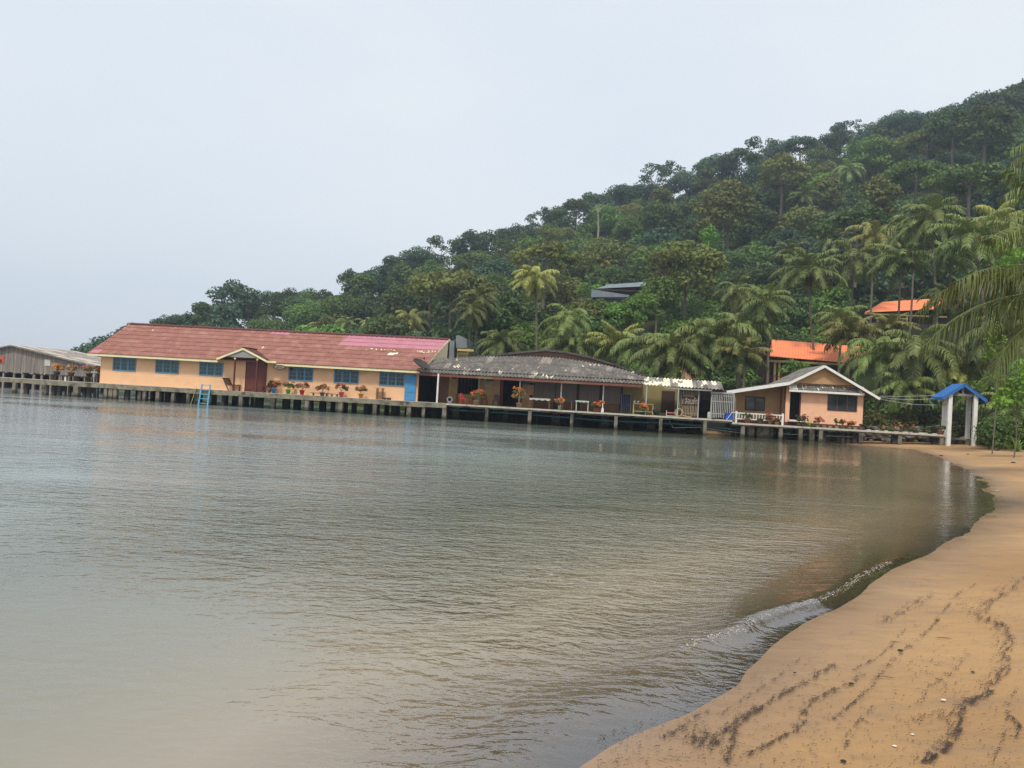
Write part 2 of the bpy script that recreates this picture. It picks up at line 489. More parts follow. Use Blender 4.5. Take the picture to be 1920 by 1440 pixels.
# ------------------------------------------------------------------ the lie of the land
_shore_px = [(1087, 1433), (1172, 1380), (1275, 1342), (1333, 1315), (1400, 1290), (1418, 1263), (1468, 1205), (1512, 1174), (1571, 1142),
             (1620, 1102), (1678, 1062), (1741, 1039), (1790, 1017), (1830, 992), (1878, 943), (1858, 925), (1853, 903), (1820, 883), (1762, 857), (1712, 843)]
_sp = [on_level(*p) for p in _shore_px]
SHORE = [(-60, -40), (-3.5, -14), (-1.6, -4), (-0.6, 1.5)] + [(p.x, p.y) for p in _sp] + \
        [(24.5, 56.5), (19, 61), (8, 66), (-6, 74), (-17, 88), (-34, 112), (-62, 130), (-86, 140), (-100, 150), (-104, 200), (-60, 420), (500, 420), (500, -40)]
SHORE = np.array(SHORE)

def shore_sd(x, y):
    """signed distance to the water's edge, land positive"""
    x, y = np.asarray(x, float), np.asarray(y, float)
    sh = x.shape
    p = np.stack([x.ravel(), y.ravel()], 1)
    best = np.full(len(p), 1e9)
    inside = np.zeros(len(p), bool)
    n = len(SHORE)
    for i in range(n):
        a, b = SHORE[i], SHORE[(i + 1) % n]
        ab = b - a
        t = np.clip(((p - a) @ ab) / (ab @ ab), 0, 1)
        d = np.hypot(p[:, 0] - a[0] - t * ab[0], p[:, 1] - a[1] - t * ab[1])
        best = np.minimum(best, d)
        c = ((a[1] > p[:, 1]) != (b[1] > p[:, 1]))
        if a[1] != b[1]:
            xi = (b[0] - a[0]) * (p[:, 1] - a[1]) / (b[1] - a[1]) + a[0]
            inside ^= c & (p[:, 0] < xi)
    return np.where(inside, best, -best).reshape(sh)

K_PX = [-400, 60, 100, 150, 240, 330, 440, 560, 650, 740, 830, 900, 1000, 1100, 1200, 1310, 1430, 1500, 1600, 1690, 1780, 1850, 1920, 2100, 2400, 3200]
K_SKY = [690, 690, 672, 645, 614, 592, 574, 552, 530, 500, 478, 450, 412, 382, 352, 310, 282, 268, 248, 226, 205, 182, 165, 120, 80, 80]
K_D1 = [150, 150, 150, 150, 155, 170, 185, 200, 210, 215, 225, 230, 240, 245, 250, 255, 250, 250, 245, 240, 235, 220, 210, 190, 170, 150]
K_D0 = [140, 140, 140, 139, 138, 136, 132, 124, 112, 98, 87, 82, 78, 76, 75, 74, 73, 73, 72, 70, 66, 64, 61, 54, 42, 30]
TREE_H = 6.2

def hill(x, y):
    x, y = np.asarray(x, float), np.maximum(np.asarray(y, float), 1.0)
    px = 960 + F_PX * x / y
    d0, d1 = np.interp(px, K_PX, K_D0), np.interp(px, K_PX, K_D1)
    hz = 745 + 0.057 * (px - 960)
    zr = CAM_H + (hz - np.interp(px, K_PX, K_SKY)) / F_PX * d1 - TREE_H
    zr = np.maximum(zr, 1.5)
    t = (y - d0) / (d1 - d0)
    up = (zr - 1.2) * np.clip(t, 0, 1) ** 1.25
    down = np.clip(t - 1, 0, 5) * (d1 - d0) * 0.35
    return np.where(t > 0, np.maximum(up - down, 0), 0)

def ground(x, y):
    sd = shore_sd(x, y)
    sd = sd + np.clip(1 - np.abs(sd) / 5, 0, 1) * (0.30 * value_noise(x, y, 2.2, 21) + 0.10 * value_noise(x, y, 0.6, 22)) * np.interp(y, [0, 12, 30], [.4, .5, 1.1])
    base = np.where(sd > 0, 1.35 * (1 - np.exp(-np.maximum(sd, 0) * 0.085 / 1.35)), np.maximum(-2.2, sd * 0.055))
    # the sand rises faster where it meets the garden behind the footbridge
    return base + hill(x, y) + 0.25 * np.sin(x * 0.21 + y * 0.13) * np.clip((sd - 12) / 20, 0, 1)

def gz(x, y):
    return float(ground(np.array([x]), np.array([y]))[0])

def value_noise(x, y, s, seed=0):
    """smooth pseudo noise for arrays"""
    rs = np.random.RandomState(seed)
    out = np.zeros_like(x)
    for i in range(7):
        a, k, ph = rs.uniform(0, 2 * math.pi), rs.uniform(0.5, 1.8) / s, rs.uniform(0, 6.28)
        out += np.sin((x * math.cos(a) + y * math.sin(a)) * k * 2 * math.pi + ph)
    return out / 7

def grid_mesh(name, X, Y, fn, mats, keep=None, smooth=True, attrs=None):
    gx, gy = np.meshgrid(X, Y)
    z = fn(gx, gy)
    v = np.stack([gx.ravel(), gy.ravel(), z.ravel()], 1)
    nx, ny = len(X), len(Y)
    i = np.arange(nx - 1)[None, :] + (np.arange(ny - 1) * nx)[:, None]
    f = np.stack([i, i + 1, i + 1 + nx, i + nx], -1).reshape(-1, 4)
    if keep is not None:
        k = keep(gx, gy).ravel()
        f = f[k[f].any(1)]
    at = {a: ('POINT', g(gx, gy).ravel()) for a, g in (attrs or {}).items()}
    return np_mesh(name, v, f, mats, smooth, at)

def spaced(a, b, c, d, fine, coarse_n):
    """coordinates a..d with spacing fine in b..c, growing outside"""
    mid = np.arange(b, c, fine)
    def out(n, gap):
        t = np.linspace(0, 1, n + 1)[1:]
        return gap * (t ** 2.2 * 0.985 + t * 0.015)
    return np.concatenate([(b - out(coarse_n, b - a))[::-1], mid, mid[-1] + out(coarse_n, d - mid[-1])])

# --- sand material
def sand_material():
    m = bpy.data.materials.new('beach_sand')
    m.use_nodes = True
    t = m.node_tree
    b = t.nodes['Principled BSDF']
    L = t.links.new
    tcn = N(t, 'ShaderNodeTexCoord')
    sd = N(t, 'ShaderNodeAttribute', attribute_name='shore')
    def noise(scale, detail=5, st=None):
        n = N(t, 'ShaderNodeTexNoise')
        n.inputs['Scale'].default_value = scale
        n.inputs['Detail'].default_value = detail
        if st:
            mp_ = N(t, 'ShaderNodeMapping')
            mp_.inputs['Scale'].default_value = st
            L(tcn.outputs['Object'], mp_.inputs[0]); L(mp_.outputs[0], n.inputs['Vector'])
        else:
            L(tcn.outputs['Object'], n.inputs['Vector'])
        return n
    def ramp(src, stops):
        r = N(t, 'ShaderNodeValToRGB')
        e = r.color_ramp.elements
        while len(e) < len(stops): e.new(0.5)
        for q, (p_, c_) in zip(e, stops):
            q.position = p_; q.color = (*c_, 1)
        L(src, r.inputs[0])
        return r
    def mr(src, a0, a1, b0=0.0, b1=1.0):
        r = N(t, 'ShaderNodeMapRange')
        r.inputs[1].default_value, r.inputs[2].default_value = a0, a1
        r.inputs[3].default_value, r.inputs[4].default_value = b0, b1
        L(src, r.inputs[0])
        return r.outputs[0]
    def mixc(f, a_, b_):
        r = N(t, 'ShaderNodeMix', data_type='RGBA')
        L(f, r.inputs[0])
        for s_, q in ((a_, 6), (b_, 7)):
            if isinstance(s_, tuple): r.inputs[q].default_value = (*s_, 1)
            else: L(s_, r.inputs[q])
        return r.outputs[2]
    big = noise(0.35, 6)
    col = ramp(big.outputs['Fac'], [(0.35, (0.305, 0.175, 0.072)), (0.55, (0.37, 0.218, 0.093)), (0.72, (0.42, 0.26, 0.12))]).outputs[0]
    fine = noise(140, 3)
    gr = ramp(fine.outputs['Fac'], [(0.30, (0.20, 0.12, 0.06)), (0.42, (0.9, 0.9, 0.9)), (0.7, (1.1, 1.05, 1.0))])
    mul = N(t, 'ShaderNodeMix', data_type='RGBA', blend_type='MULTIPLY')
    mul.inputs[0].default_value = 0.4
    L(col, mul.inputs[6]); L(gr.outputs[0], mul.inputs[7])
    # dark mineral / seaweed dust lying in streaks parallel to the water
    stk = noise(2.2, 10, (0.8, 1.6, 1))
    dust = mr(stk.outputs['Fac'], 0.53, 0.74, 0, 0.5)
    col = mixc(dust, mul.outputs[2], (0.19, 0.13, 0.09))
    edge = noise(1.4, 4, (1, 1, 1))
    ad = N(t, 'ShaderNodeMath', operation='MULTIPLY_ADD')
    L(edge.outputs['Fac'], ad.inputs[0]); ad.inputs[1].default_value = 0.9; L(sd.outputs['Fac'], ad.inputs[2])
    wet = mr(ad.outputs[0], 0.35, 1.5, 1, 0)
    col = mixc(wet, col, (0.26, 0.16, 0.088))
    veg = mr(sd.outputs['Fac'], 9.5, 13, 0, 1)
    tc_n = noise(0.8, 5)
    vg = N(t, 'ShaderNodeMath', operation='MULTIPLY')
    at2 = N(t, 'ShaderNodeAttribute', attribute_name='garden')
    L(at2.outputs['Fac'], vg.inputs[0]); vg.inputs[1].default_value = 1.0
    soil = ramp(tc_n.outputs['Fac'], [(0.4, (0.035, 0.04, 0.015)), (0.6, (0.09, 0.07, 0.035))]).outputs[0]
    col = mixc(vg.outputs[0], col, soil)
    L(col, b.inputs['Base Color'])
    L(mr(wet, 0, 1, 0.9, 0.2), b.inputs['Roughness'])
    b.inputs['Specular IOR Level'].default_value = 0.5
    b1 = noise(60, 4); b2 = noise(5, 5); b3 = noise(1.2, 4, (1, 2.0, 1))
    s1 = N(t, 'ShaderNodeMath', operation='MULTIPLY_ADD'); L(b1.outputs['Fac'], s1.inputs[0]); s1.inputs[1].default_value = 0.06; L(b2.outputs['Fac'], s1.inputs[2])
    s2 = N(t, 'ShaderNodeMath', operation='MULTIPLY_ADD'); L(b3.outputs['Fac'], s2.inputs[0]); s2.inputs[1].default_value = 2.2; L(s1.outputs[0], s2.inputs[2])
    bp = N(t, 'ShaderNodeBump')
    bp.inputs['Distance'].default_value = 0.03
    L(mr(wet, 0, 1, 1.0, 0.08), bp.inputs['Strength'])
    L(s2.outputs[0], bp.inputs['Height'])
    L(bp.outputs[0], b.inputs['Normal'])
    return m
M['sand'] = sand_material()

def garden(x, y):
    # 1 where soil and plants take over from sand
    sd = shore_sd(x, y)
    lim = np.interp(y, [0, 30, 45, 54, 58, 62], [40, 26, 14, 9, 4, 1.0])
    return np.clip((sd - lim) / 1.5, 0, 1)

BX0, BX1, BY0, BY1 = -26.0, 60.0, -12.0, 66.0
bm_ = grid_mesh('beach', np.arange(BX0, BX1 + 0.1, 0.3), np.arange(BY0, BY1 + 0.1, 0.3),
                lambda x, y: ground(x, y) + 0.012 * value_noise(x, y, 1.7, 3) * (shore_sd(x, y) > 0.3), M['sand'],
                attrs={'shore': shore_sd, 'garden': garden})
tag(link('beach', bm_), kind='structure')

M['hill_soil'] = mat('forest_floor', (0.018, 0.026, 0.010), (0.035, 0.045, 0.016), scale=0.3, rough=1.0, spec=0.0, c3=(0.05, 0.045, 0.022), s3=0.1)
def hill_mesh():
    pxs = np.arange(-300, 3000, 14.0)
    ds = np.arange(52, 330, 2.5)
    gp, gd = np.meshgrid(pxs, ds)
    x = (gp - 960) / F_PX * gd
    z = ground(x, gd) + 0.03
    sd = shore_sd(x, gd)
    v = np.stack([x.ravel(), gd.ravel(), z.ravel()], 1)
    nx, ny = len(pxs), len(ds)
    i = np.arange(nx - 1)[None, :] + (np.arange(ny - 1) * nx)[:, None]
    f = np.stack([i, i + 1, i + 1 + nx, i + nx], -1).reshape(-1, 4)
    ok = (sd.ravel() > -14)
    outside = ((x < BX0 + 1) | (x > BX1 - 1) | (gd > BY1 - 1)).ravel()
    f = f[ok[f].all(1) & outside[f].any(1)]
    return np_mesh('hill', v, f, M['hill_soil'], True)
tag(link('hill', hill_mesh()), kind='structure')

# --- sea
def sea_material():
    m = bpy.data.materials.new('sea_water')
    m.use_nodes = True
    t = m.node_tree
    for n in list(t.nodes): t.nodes.remove(n)
    L = t.links.new
    out = N(t, 'ShaderNodeOutputMaterial')
    geo = N(t, 'ShaderNodeNewGeometry')
    dep = N(t, 'ShaderNodeAttribute', attribute_name='depth')
    rip = N(t, 'ShaderNodeAttribute', attribute_name='ripple')
    def noise(scale, st, detail=3, rough=0.5, dist=0.0, rot=0.0):
        mp_ = N(t, 'ShaderNodeMapping'); mp_.inputs['Scale'].default_value = st; mp_.inputs['Rotation'].default_value = (0, 0, rot)
        L(geo.outputs['Position'], mp_.inputs[0])
        n = N(t, 'ShaderNodeTexNoise'); n.inputs['Scale'].default_value = scale; n.inputs['Detail'].default_value = detail
        n.inputs['Roughness'].default_value = rough; n.inputs['Distortion'].default_value = dist
        L(mp_.outputs[0], n.inputs['Vector'])
        return n.outputs['Fac']
    def mad(a, k, c):
        n = N(t, 'ShaderNodeMath', operation='MULTIPLY_ADD')
        L(a, n.inputs[0]); n.inputs[1].default_value = k
        if c is None: n.inputs[2].default_value = 0
        else: L(c, n.inputs[2])
        return n.outputs[0]
    def mr(src, a0, a1, b0=0.0, b1=1.0):
        r = N(t, 'ShaderNodeMapRange'); r.inputs[1].default_value, r.inputs[2].default_value = a0, a1
        r.inputs[3].default_value, r.inputs[4].default_value = b0, b1
        L(src, r.inputs[0]); return r.outputs[0]
    n1 = noise(1.0, (5.2, 9.0, 1), 3, 0.5, 0.5, R(-14))      # wind ripples
    n2 = noise(1.0, (13.0, 20.0, 1), 2, 0.5, 0.3, R(10))
    n3 = noise(1.0, (0.5, 1.4, 1), 2, 0.5, 0.4, R(6))       # slow swell
    n4 = noise(1.0, (1.5, 3.4, 1), 2, 0.5, 0.6, R(-6))
    patch = noise(1.0, (0.045, 0.16, 1), 3, 0.55, 0.5, R(4))
    h = mad(n1, 1.0, mad(n2, 0.25, mad(n3, 1.3, mad(n4, 1.1, None))))
    hb = N(t, 'ShaderNodeMath', operation='MULTIPLY')
    pm = mr(patch, 0.36, 0.60, 0.12, 1.0)
    L(pm, hb.inputs[0]); L(rip.outputs['Fac'], hb.inputs[1])
    bp = N(t, 'ShaderNodeBump'); bp.inputs['Distance'].default_value = 0.14
    L(hb.outputs[0], bp.inputs['Strength']); L(h, bp.inputs['Height'])
    dif = N(t, 'ShaderNodeBsdfDiffuse')
    cr_ = N(t, 'ShaderNodeValToRGB')
    e = cr_.color_ramp.elements
    e[0].position = 0.0; e[0].color = (0.33, 0.235, 0.135, 1)
    e[1].position = 1.0; e[1].color = (0.27, 0.285, 0.26, 1)  # deep water paled to carry the reflected sky
    e.new(0.12).color = (0.165, 0.145, 0.083, 1)
    e.new(0.24).color = (0.078, 0.08, 0.034, 1)  # darkened to carry the hill's reflection in the body colour
    e.new(0.36).color = (0.125, 0.135, 0.09, 1)
    e.new(0.62).color = (0.20, 0.24, 0.215, 1)
    L(mr(dep.outputs['Fac'], 0.0, 1.5), cr_.inputs[0])
    L(cr_.outputs[0], dif.inputs['Color'])
    trn = N(t, 'ShaderNodeBsdfTransparent'); trn.inputs['Color'].default_value = (0.97, 0.92, 0.82, 1)
    body = N(t, 'ShaderNodeMixShader')
    L(mr(dep.outputs['Fac'], 0.0, 0.10, 0.05, 1.0), body.inputs[0]); L(trn.outputs[0], body.inputs[1]); L(dif.outputs[0], body.inputs[2])
    gl = N(t, 'ShaderNodeBsdfGlossy'); gl.inputs['Roughness'].default_value = 0.07
    gl.inputs['Color'].default_value = (0.96, 0.97, 0.98, 1)
    L(bp.outputs[0], gl.inputs['Normal'])
    fr = N(t, 'ShaderNodeFresnel'); fr.inputs['IOR'].default_value = 2.5
    L(bp.outputs[0], fr.inputs['Normal'])
    fin = N(t, 'ShaderNodeMixShader')
    L(fr.outputs[0], fin.inputs[0]); L(body.outputs[0], fin.inputs[1]); L(gl.outputs[0], fin.inputs[2])
    L(fin.outputs[0], out.inputs[0])
    return m
M['sea'] = sea_material()

WAVELET = [(1180, 1262), (1278, 1226), (1326, 1211), (1380, 1195), (1424, 1170), (1483, 1152), (1532, 1138), (1580, 1114), (1604, 1092), (1668, 1063), (1740, 1030)]
WLINE = np.array([tuple(on_level(a, b))[:2] for a, b in WAVELET])
def line_sd(x, y):
    """distance to the wavelet's front, negative on its seaward side"""
    p = np.stack([np.ravel(x), np.ravel(y)], 1); best = np.full(len(p), 1e9); sg = np.ones(len(p))
    for a, b in zip(WLINE, WLINE[1:]):
        ab = b - a; t = np.clip(((p - a) @ ab) / (ab @ ab), 0, 1)
        q = p - a - t[:, None] * ab; d = np.hypot(q[:, 0], q[:, 1])
        c = -(ab[0] * (p[:, 1] - a[1]) - ab[1] * (p[:, 0] - a[0]))
        m_ = d < best; best = np.where(m_, d, best); sg = np.where(m_, np.sign(c), sg)
    return (best * sg).reshape(np.shape(x))

def sea_z(x, y):
    sd = shore_sd(x, y)
    near = np.clip((13 - y) / 5, 0, 1)
    w = -0.55 + 0.35 * value_noise(x, y, 6, 5)
    lip = 0.045 * np.exp(-((sd - w) / 0.30) ** 2) + 0.02 * np.exp(-((sd - w + 1.3) / 0.35) ** 2)
    # the last wavelet running up the sand
    s = line_sd(x, y)
    px = 960 + F_PX * x / np.maximum(y, .5)
    k = np.interp(px, [1180, 1330, 1420, 1600, 1700, 1760], [0, .35, 1, .85, .3, 0]) * (y < 20)
    wl = np.where(s < 0, 0.11 * np.exp(np.minimum(s, 0) / .5), 0.11 * np.exp(-np.maximum(s, 0) / .06)) * k
    return lip * near * (1 - k) + wl - 0.004
def sea_ripple(x, y):
    # ripples fade to a calm surface towards the open sea and close under the camera
    px = 960 + F_PX * x / np.maximum(y, 0.5)
    a = np.interp(px, [-400, 100, 500, 800, 1000, 1300, 1500, 1700, 2500], [0.22, 0.22, 0.3, 0.6, 1.0, 0.85, 0.55, 0.5, 0.5])
    b_ = np.interp(y, [0, 4.5, 6.5, 9, 14, 40, 60, 200], [0.45, 0.5, 0.8, 1, .85, 0.36, 0.28, 0.28])
    a = np.maximum(a, np.interp(y, [14, 45], [0, .75]) * np.interp(px, [900, 1300], [1, .5]))
    b_ = b_ * (1 - np.interp(px, [950, 1350], [0, .45]) * np.interp(y, [10, 16], [0, 1]))
    sd = shore_sd(x, y)
    c = np.interp(-sd, [0, 0.3, 0.8, 2], [0.15, 0.4, 0.8, 1])
    ln_ = line_sd(x, y); kk = np.interp(px, [1330, 1420, 1680, 1740], [0, 1, 1, 0]) * (y < 20) * np.interp(ln_, [-1.1, -.7, .15, .4], [0, 1, 1, 0])
    c = c * (1 - .75 * kk)
    return a * b_ * np.where(y > 15, np.maximum(c, .8), c)
sx = spaced(-1500, -2, 22, 900, 0.09, 70)
sy = spaced(-60, 3.5, 34, 1200, 0.09, 70)
tag(link('sea_water', grid_mesh('sea_water', sx, sy, sea_z, M['sea'], keep=lambda x, y: shore_sd(x, y) < 2.0,
    attrs={'depth': lambda x, y: np.maximum(0, -ground(x, y)), 'ripple': sea_ripple})), kind='structure')

# ------------------------------------------------------------------ pier
DZ = 1.25                                   # deck height over the water
def corr(mb, Bf, Tf, period=0.19, amp=0.025, rows=1, step=0.02, matf=None, per=4, length=None):
    """corrugated sheeting ruled between a lower line Bf(s) and an upper line Tf(s), laid in overlapping rows"""
    b0, b1 = Vector(Bf(0)), Vector(Bf(1))
    ln = length or (b1 - b0).length
    n = max(2, int(round(ln / period)) * per)
    t0 = Vector(Tf(0.5)) - Vector(Bf(0.5))
    nrm = (b1 - b0).cross(t0).normalized()
    if nrm.z < 0: nrm = -nrm
    for r in range(rows):
        a0, a1 = r / rows, (r + 1) / rows
        k = len(mb.v)
        for i in range(n + 1):
            s = i / n
            w = amp * math.sin(2 * math.pi * i / per)
            B, T = Vector(Bf(s)), Vector(Tf(s))
            p, q = B.lerp(T, a0), B.lerp(T, min(1, a1 + 0.01))
            mb.v += [tuple(p + nrm * (w + step * 1.6 - 0.03)), tuple(p + nrm * (w + step * 1.6)), tuple(q + nrm * w)]
        for i in range(n):
            a = k + 3 * i
            mi = matf((i + 0.5) / n, (a0 + a1) / 2, r) if matf else mb.m
            mb.f += [(a, a + 3, a + 4, a + 1), (a + 1, a + 4, a + 5, a + 2)]
            mb.mi += [mi, mi]

def line(p, q):
    p, q = Vector(p), Vector(q)
    return lambda s: p.lerp(q, s)

def poly(pts):
    """polyline as a function of 0..1, parameterised by x"""
    xs = [p[0] for p in pts]
    def f(s):
        x = xs[0] + (xs[-1] - xs[0]) * s
        return Vector((x, float(np.interp(x, xs, [p[1] for p in pts])), float(np.interp(x, xs, [p[2] for p in pts]))))
    return f

rng = random.Random(5)
uL, uEnd = pu(-60, 706, 0), pu(1770, 822, 0)
uStep = pu(837, 757, 0)                      # thick beam gives way to the thin slab
uLow = pu(1373, 792, 0)                      # lower footbridge starts
ZL = DZ - 0.17                               # its level
pier = thing('pier', 'long stained concrete walkway on piles running out over the water in front of the houses', 'pier')
mb = MB()
mb.box(uL, uStep, 0.06, 1.3, DZ - 0.10, DZ)
mb.box(uStep - 0.02, uLow, 0.02, 1.3, DZ - 0.12, DZ - 0.01)
mb.box(uLow, uEnd, 0.0, 1.25, ZL - 0.12, ZL)
mb.build('deck', M['deck_pale'], pier)
mb = MB()
u = uL
while u < uStep - 0.3:                       # edge beam cast in uneven lengths
    w = min(rng.uniform(1.8, 3.4), uStep - u)
    mb.box(u, u + w, rng.uniform(-0.01, 0.03), 0.34, DZ - 0.37 - rng.uniform(0, 0.04), DZ - 0.012 + rng.uniform(-0.012, 0.0))
    u += w
mb.build('edge_beam', M['concrete'], pier)
mb = MB()
mb.box(uStep + 0.05, uLow, 0.10, 0.3, DZ - 0.24, DZ - 0.125)
mb.box(uLow, uEnd, 0.08, 0.28, ZL - 0.22, ZL - 0.125)
mb.build('under_beam', M['pile'], pier)
def pile(u, v, w, z1, lean=0.0, m='pile', parent=pier, z0=-2.2):
    mb = MB()
    k = 0.5 * w
    n = 5
    a = Vector((u + lean, v, z0)); b = Vector((u, v, z1))
    r = random.Random(int(u * 91 + v * 37))
    pts = []
    for i in range(n + 1):
        t = i / n
        q = a.lerp(b, t)
        s = k * (1.1 - 0.15 * t + r.uniform(-0.06, 0.06))
        pts.append((q, s))
    base = len(mb.v)
    for q, s in pts:
        mb.v += [(q.x - s, q.y - s, q.z), (q.x + s, q.y - s, q.z), (q.x + s, q.y + s, q.z), (q.x - s, q.y + s, q.z)]
    for i in range(n):
        for j in range(4):
            p, p2 = base + i * 4 + j, base + i * 4 + (j + 1) % 4
            mb.f.append((p, p2, p2 + 4, p + 4)); mb.mi.append(0)
    return mb.build('pile', M[m], parent)
for px, w, m in [(28, .30, 'pile'), (45, .28, 'dark_pile'), (86, .36, 'pile'), (97, .26, 'dark_pile'), (107, .28, 'dark_pile'), (118, .14, 'dark_pile'), (126, .2, 'dark_pile'),
                 (144, .42, 'pile'), (153, .22, 'dark_pile'), (162, .30, 'dark_pile'), (173, .16, 'dark_pile'), (179, .12, 'dark_pile'), (190, .1, 'dark_pile'), (199, .28, 'pile'),
                 (209, .34, 'pile'), (217, .3, 'pile'), (235, .3, 'dark_pile'), (262, .26, 'pile'), (271, .26, 'pile'), (296, .3, 'pile'), (325, .28, 'pile'), (354, .3, 'pile'), (366, .14, 'pile'),
                 (392, .24, 'pile'), (415, .2, 'dark_pile'), (452, .30, 'pile'), (512, .30, 'pile'), (576, .32, 'pile'), (639, .32, 'pile'), (703, .32, 'pile'), (767, .32, 'pile'), (794, .24, 'pile'), (833, .33, 'pile'),
                 (912, .26, 'pile'), (993, .26, 'pile'), (1072, .26, 'pile'), (1154, .26, 'pile'), (1238, .26, 'pile'), (1321, .26, 'pile'), (1392, .28, 'pile'), (1463, .28, 'pile'),
                 (1500, .28, 'pile'), (1521, .34, 'pile'), (1538, .28, 'pile'), (1546, .24, 'dark_pile'), (1582, .24, 'dark_pile'), (1592, .2, 'dark_pile'), (1604, .3, 'dark_pile'), (1613, .28, 'pile'),
                 (1679, .34, 'dark_pile'), (1686, .26, 'pile'), (1755, .34, 'dark_pile'), (1764, .26, 'pile')]:
    y = 739 + (px - 28) * 0.061 - 8
    top = ZL - 0.125 if px > 1375 else DZ - 0.125
    u = pu(px, y, 0.2)
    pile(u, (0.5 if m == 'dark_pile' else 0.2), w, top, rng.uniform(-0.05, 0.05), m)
# kerb of little blocks along the low footbridge
u = pu(1530, 797, 0.1)
while u < pu(1615, 803, 0.1):
    mb = MB(); mb.box(u, u + 0.24, 0.06, 0.2, ZL, ZL + 0.17); mb.build('kerb_block', M['concrete'], pier)
    u += 0.44
while u < uEnd - 0.3:
    w = rng.choice([0.25, 0.3, 0.6])
    mb = MB(); mb.box(u, u + w, 0.06, 0.16, ZL, ZL + 0.07); mb.build('kerb_block', M['deck_pale'], pier)
    u += w + rng.uniform(0.25, 0.5)

# teal pipes slung under the slab
def run_pipe(pts, rad, m, label, name='water_pipe', cat='pipe', group=None):
    o = MB()
    o.tube([W(*p) for p in pts], rad, 8)
    return tag(o.build(name, M[m]), label, cat, group)
z = lambda px, py, v=0.35: pz(px, py, v)
run_pipe([(pu(845, 768, .4), .4, z(845, 768)), (pu(880, 771, .4), .4, z(880, 771)), (pu(910, 772, .4), .4, z(910, 772)), (pu(935, 773, .4), .4, z(935, 773.5)), (pu(990, 776, .4), .4, z(990, 777)),
          (pu(1010, 780, .4), .4, z(1010, 779)), (pu(1075, 783, .4), .4, z(1075, 784)), (pu(1150, 790, .4), .4, z(1150, 790)), (pu(1235, 794, .4), .4, z(1235, 793)), (pu(1310, 799, .4), .4, z(1310, 798)),
          (pu(1390, 806, .4), .4, z(1390, 807))], 0.055, 'teal', 'long teal water pipe slung below the walkway of the grey roofed building')
run_pipe([(pu(1255, 789, .6), .6, z(1255, 789, .6)), (pu(1262, 803, .6), .6, z(1262, 802, .6)), (pu(1310, 800, .6), .6, z(1310, 801, .6)), (pu(1390, 812, .6), .6, z(1390, 812, .6))], 0.025, 'metal',
         'thin grey hose sagging below the walkway near the bamboo screen', 'hose', 'hose')
run_pipe([(pu(1460, 812, .4), .4, z(1460, 813)), (pu(1545, 818, .4), .4, z(1545, 817)), (pu(1690, 826, .4), .4, z(1690, 823))], 0.018, 'metal', 'thin grey cable strung between the piles below the cottage', 'cable', 'cable')

# ------------------------------------------------------------------ long peach house
VW, VE, VR, VB = 1.2, 0.55, 5.7, 10.6
u0 = pu(189, 700, VW); u1 = pu(782, 730, VW)
ze = pz(165, 661, VE); ze2 = pz(786, 696, VE)
zE = (ze + ze2) / 2
zr1, zr2 = pz(245, 605, VR), pz(843, 638, VR)
zR = (zr1 + zr2) / 2
eL, eR = pu(165, 659, VE), pu(790, 694, VE)
rL, rR = pu(245, 605, VR), pu(843, 638, VR)
house = thing('long_house', 'long peach board house on piles with a weathered red sheet roof and blue windows', 'house')
# wall openings are filled by window and door parts; boards between
wins = [((213, 669), (254.5, 696)), ((292.5, 673), (335, 701)), ((374.5, 678), (418, 705.5)), ((542, 687.5), (586.5, 715.6)), ((627.3, 692.7), (671.9, 720.8)), ((712.5, 697.7), (757.5, 726.3))]
WR = []
for a, b in wins:
    ua, za = P(*a, VW); ub, zb = P(*b, VW)
    WR.append((ua, zb, ub, za))
wz0, wz1 = sum(w[1] for w in WR) / 6, sum(w[3] for w in WR) / 6
ww = sum(w[2] - w[0] for w in WR) / 6
dA, dB = pu(462, 700, VW), pu(499, 700, VW)
dTop = pz(480, 679, VW)
ob = [(w[0] + (w[2] - w[0]) / 2 - ww / 2, wz0, w[0] + (w[2] - w[0]) / 2 + ww / 2, wz1) for w in WR]
def board_wall(mb, u0, u1, z0, z1, v, holes, pitch=0.19):
    cuts = sorted({u0, u1} | {h[0] for h in holes} | {h[2] for h in holes})
    for a, b in zip(cuts, cuts[1:]):
        m_ = (a + b) / 2
        hs = [h for h in holes if h[0] < m_ < h[2]]
        if not hs:
            mb.boards(a, b, z0, z1, v, pitch)
        else:
            h = hs[0]
            if h[1] > z0: mb.boards(a, b, z0, h[1], v, pitch)
            if h[3] < z1: mb.boards(a, b, h[3], z1, v, pitch)
mb = MB()
board_wall(mb, u0, u1, DZ, zE + 0.25, VW, ob + [(dA, DZ, dB, dTop)])
mb.box(u0 - 0.05, u0, VW - 0.02, VB, DZ, zE + 0.2)             # end wall to the sea
mb.box(u1, u1 + 0.08, VW - 0.02, VB, DZ - 0.1, zE + 0.2)
mb.box(u0, u1, VB - 0.1, VB, DZ, zE + 0.2)
mb.box(u0, u1, VW + 0.02, VB - 0.1, DZ - 0.12, DZ - 0.015)       # floor
mb.build('wall', M['peach'], house)
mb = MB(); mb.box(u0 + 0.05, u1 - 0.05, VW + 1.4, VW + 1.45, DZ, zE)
mb.build('shade_backing', M['dark'], house)  # back sheet coloured dark to stand for the shade in the room
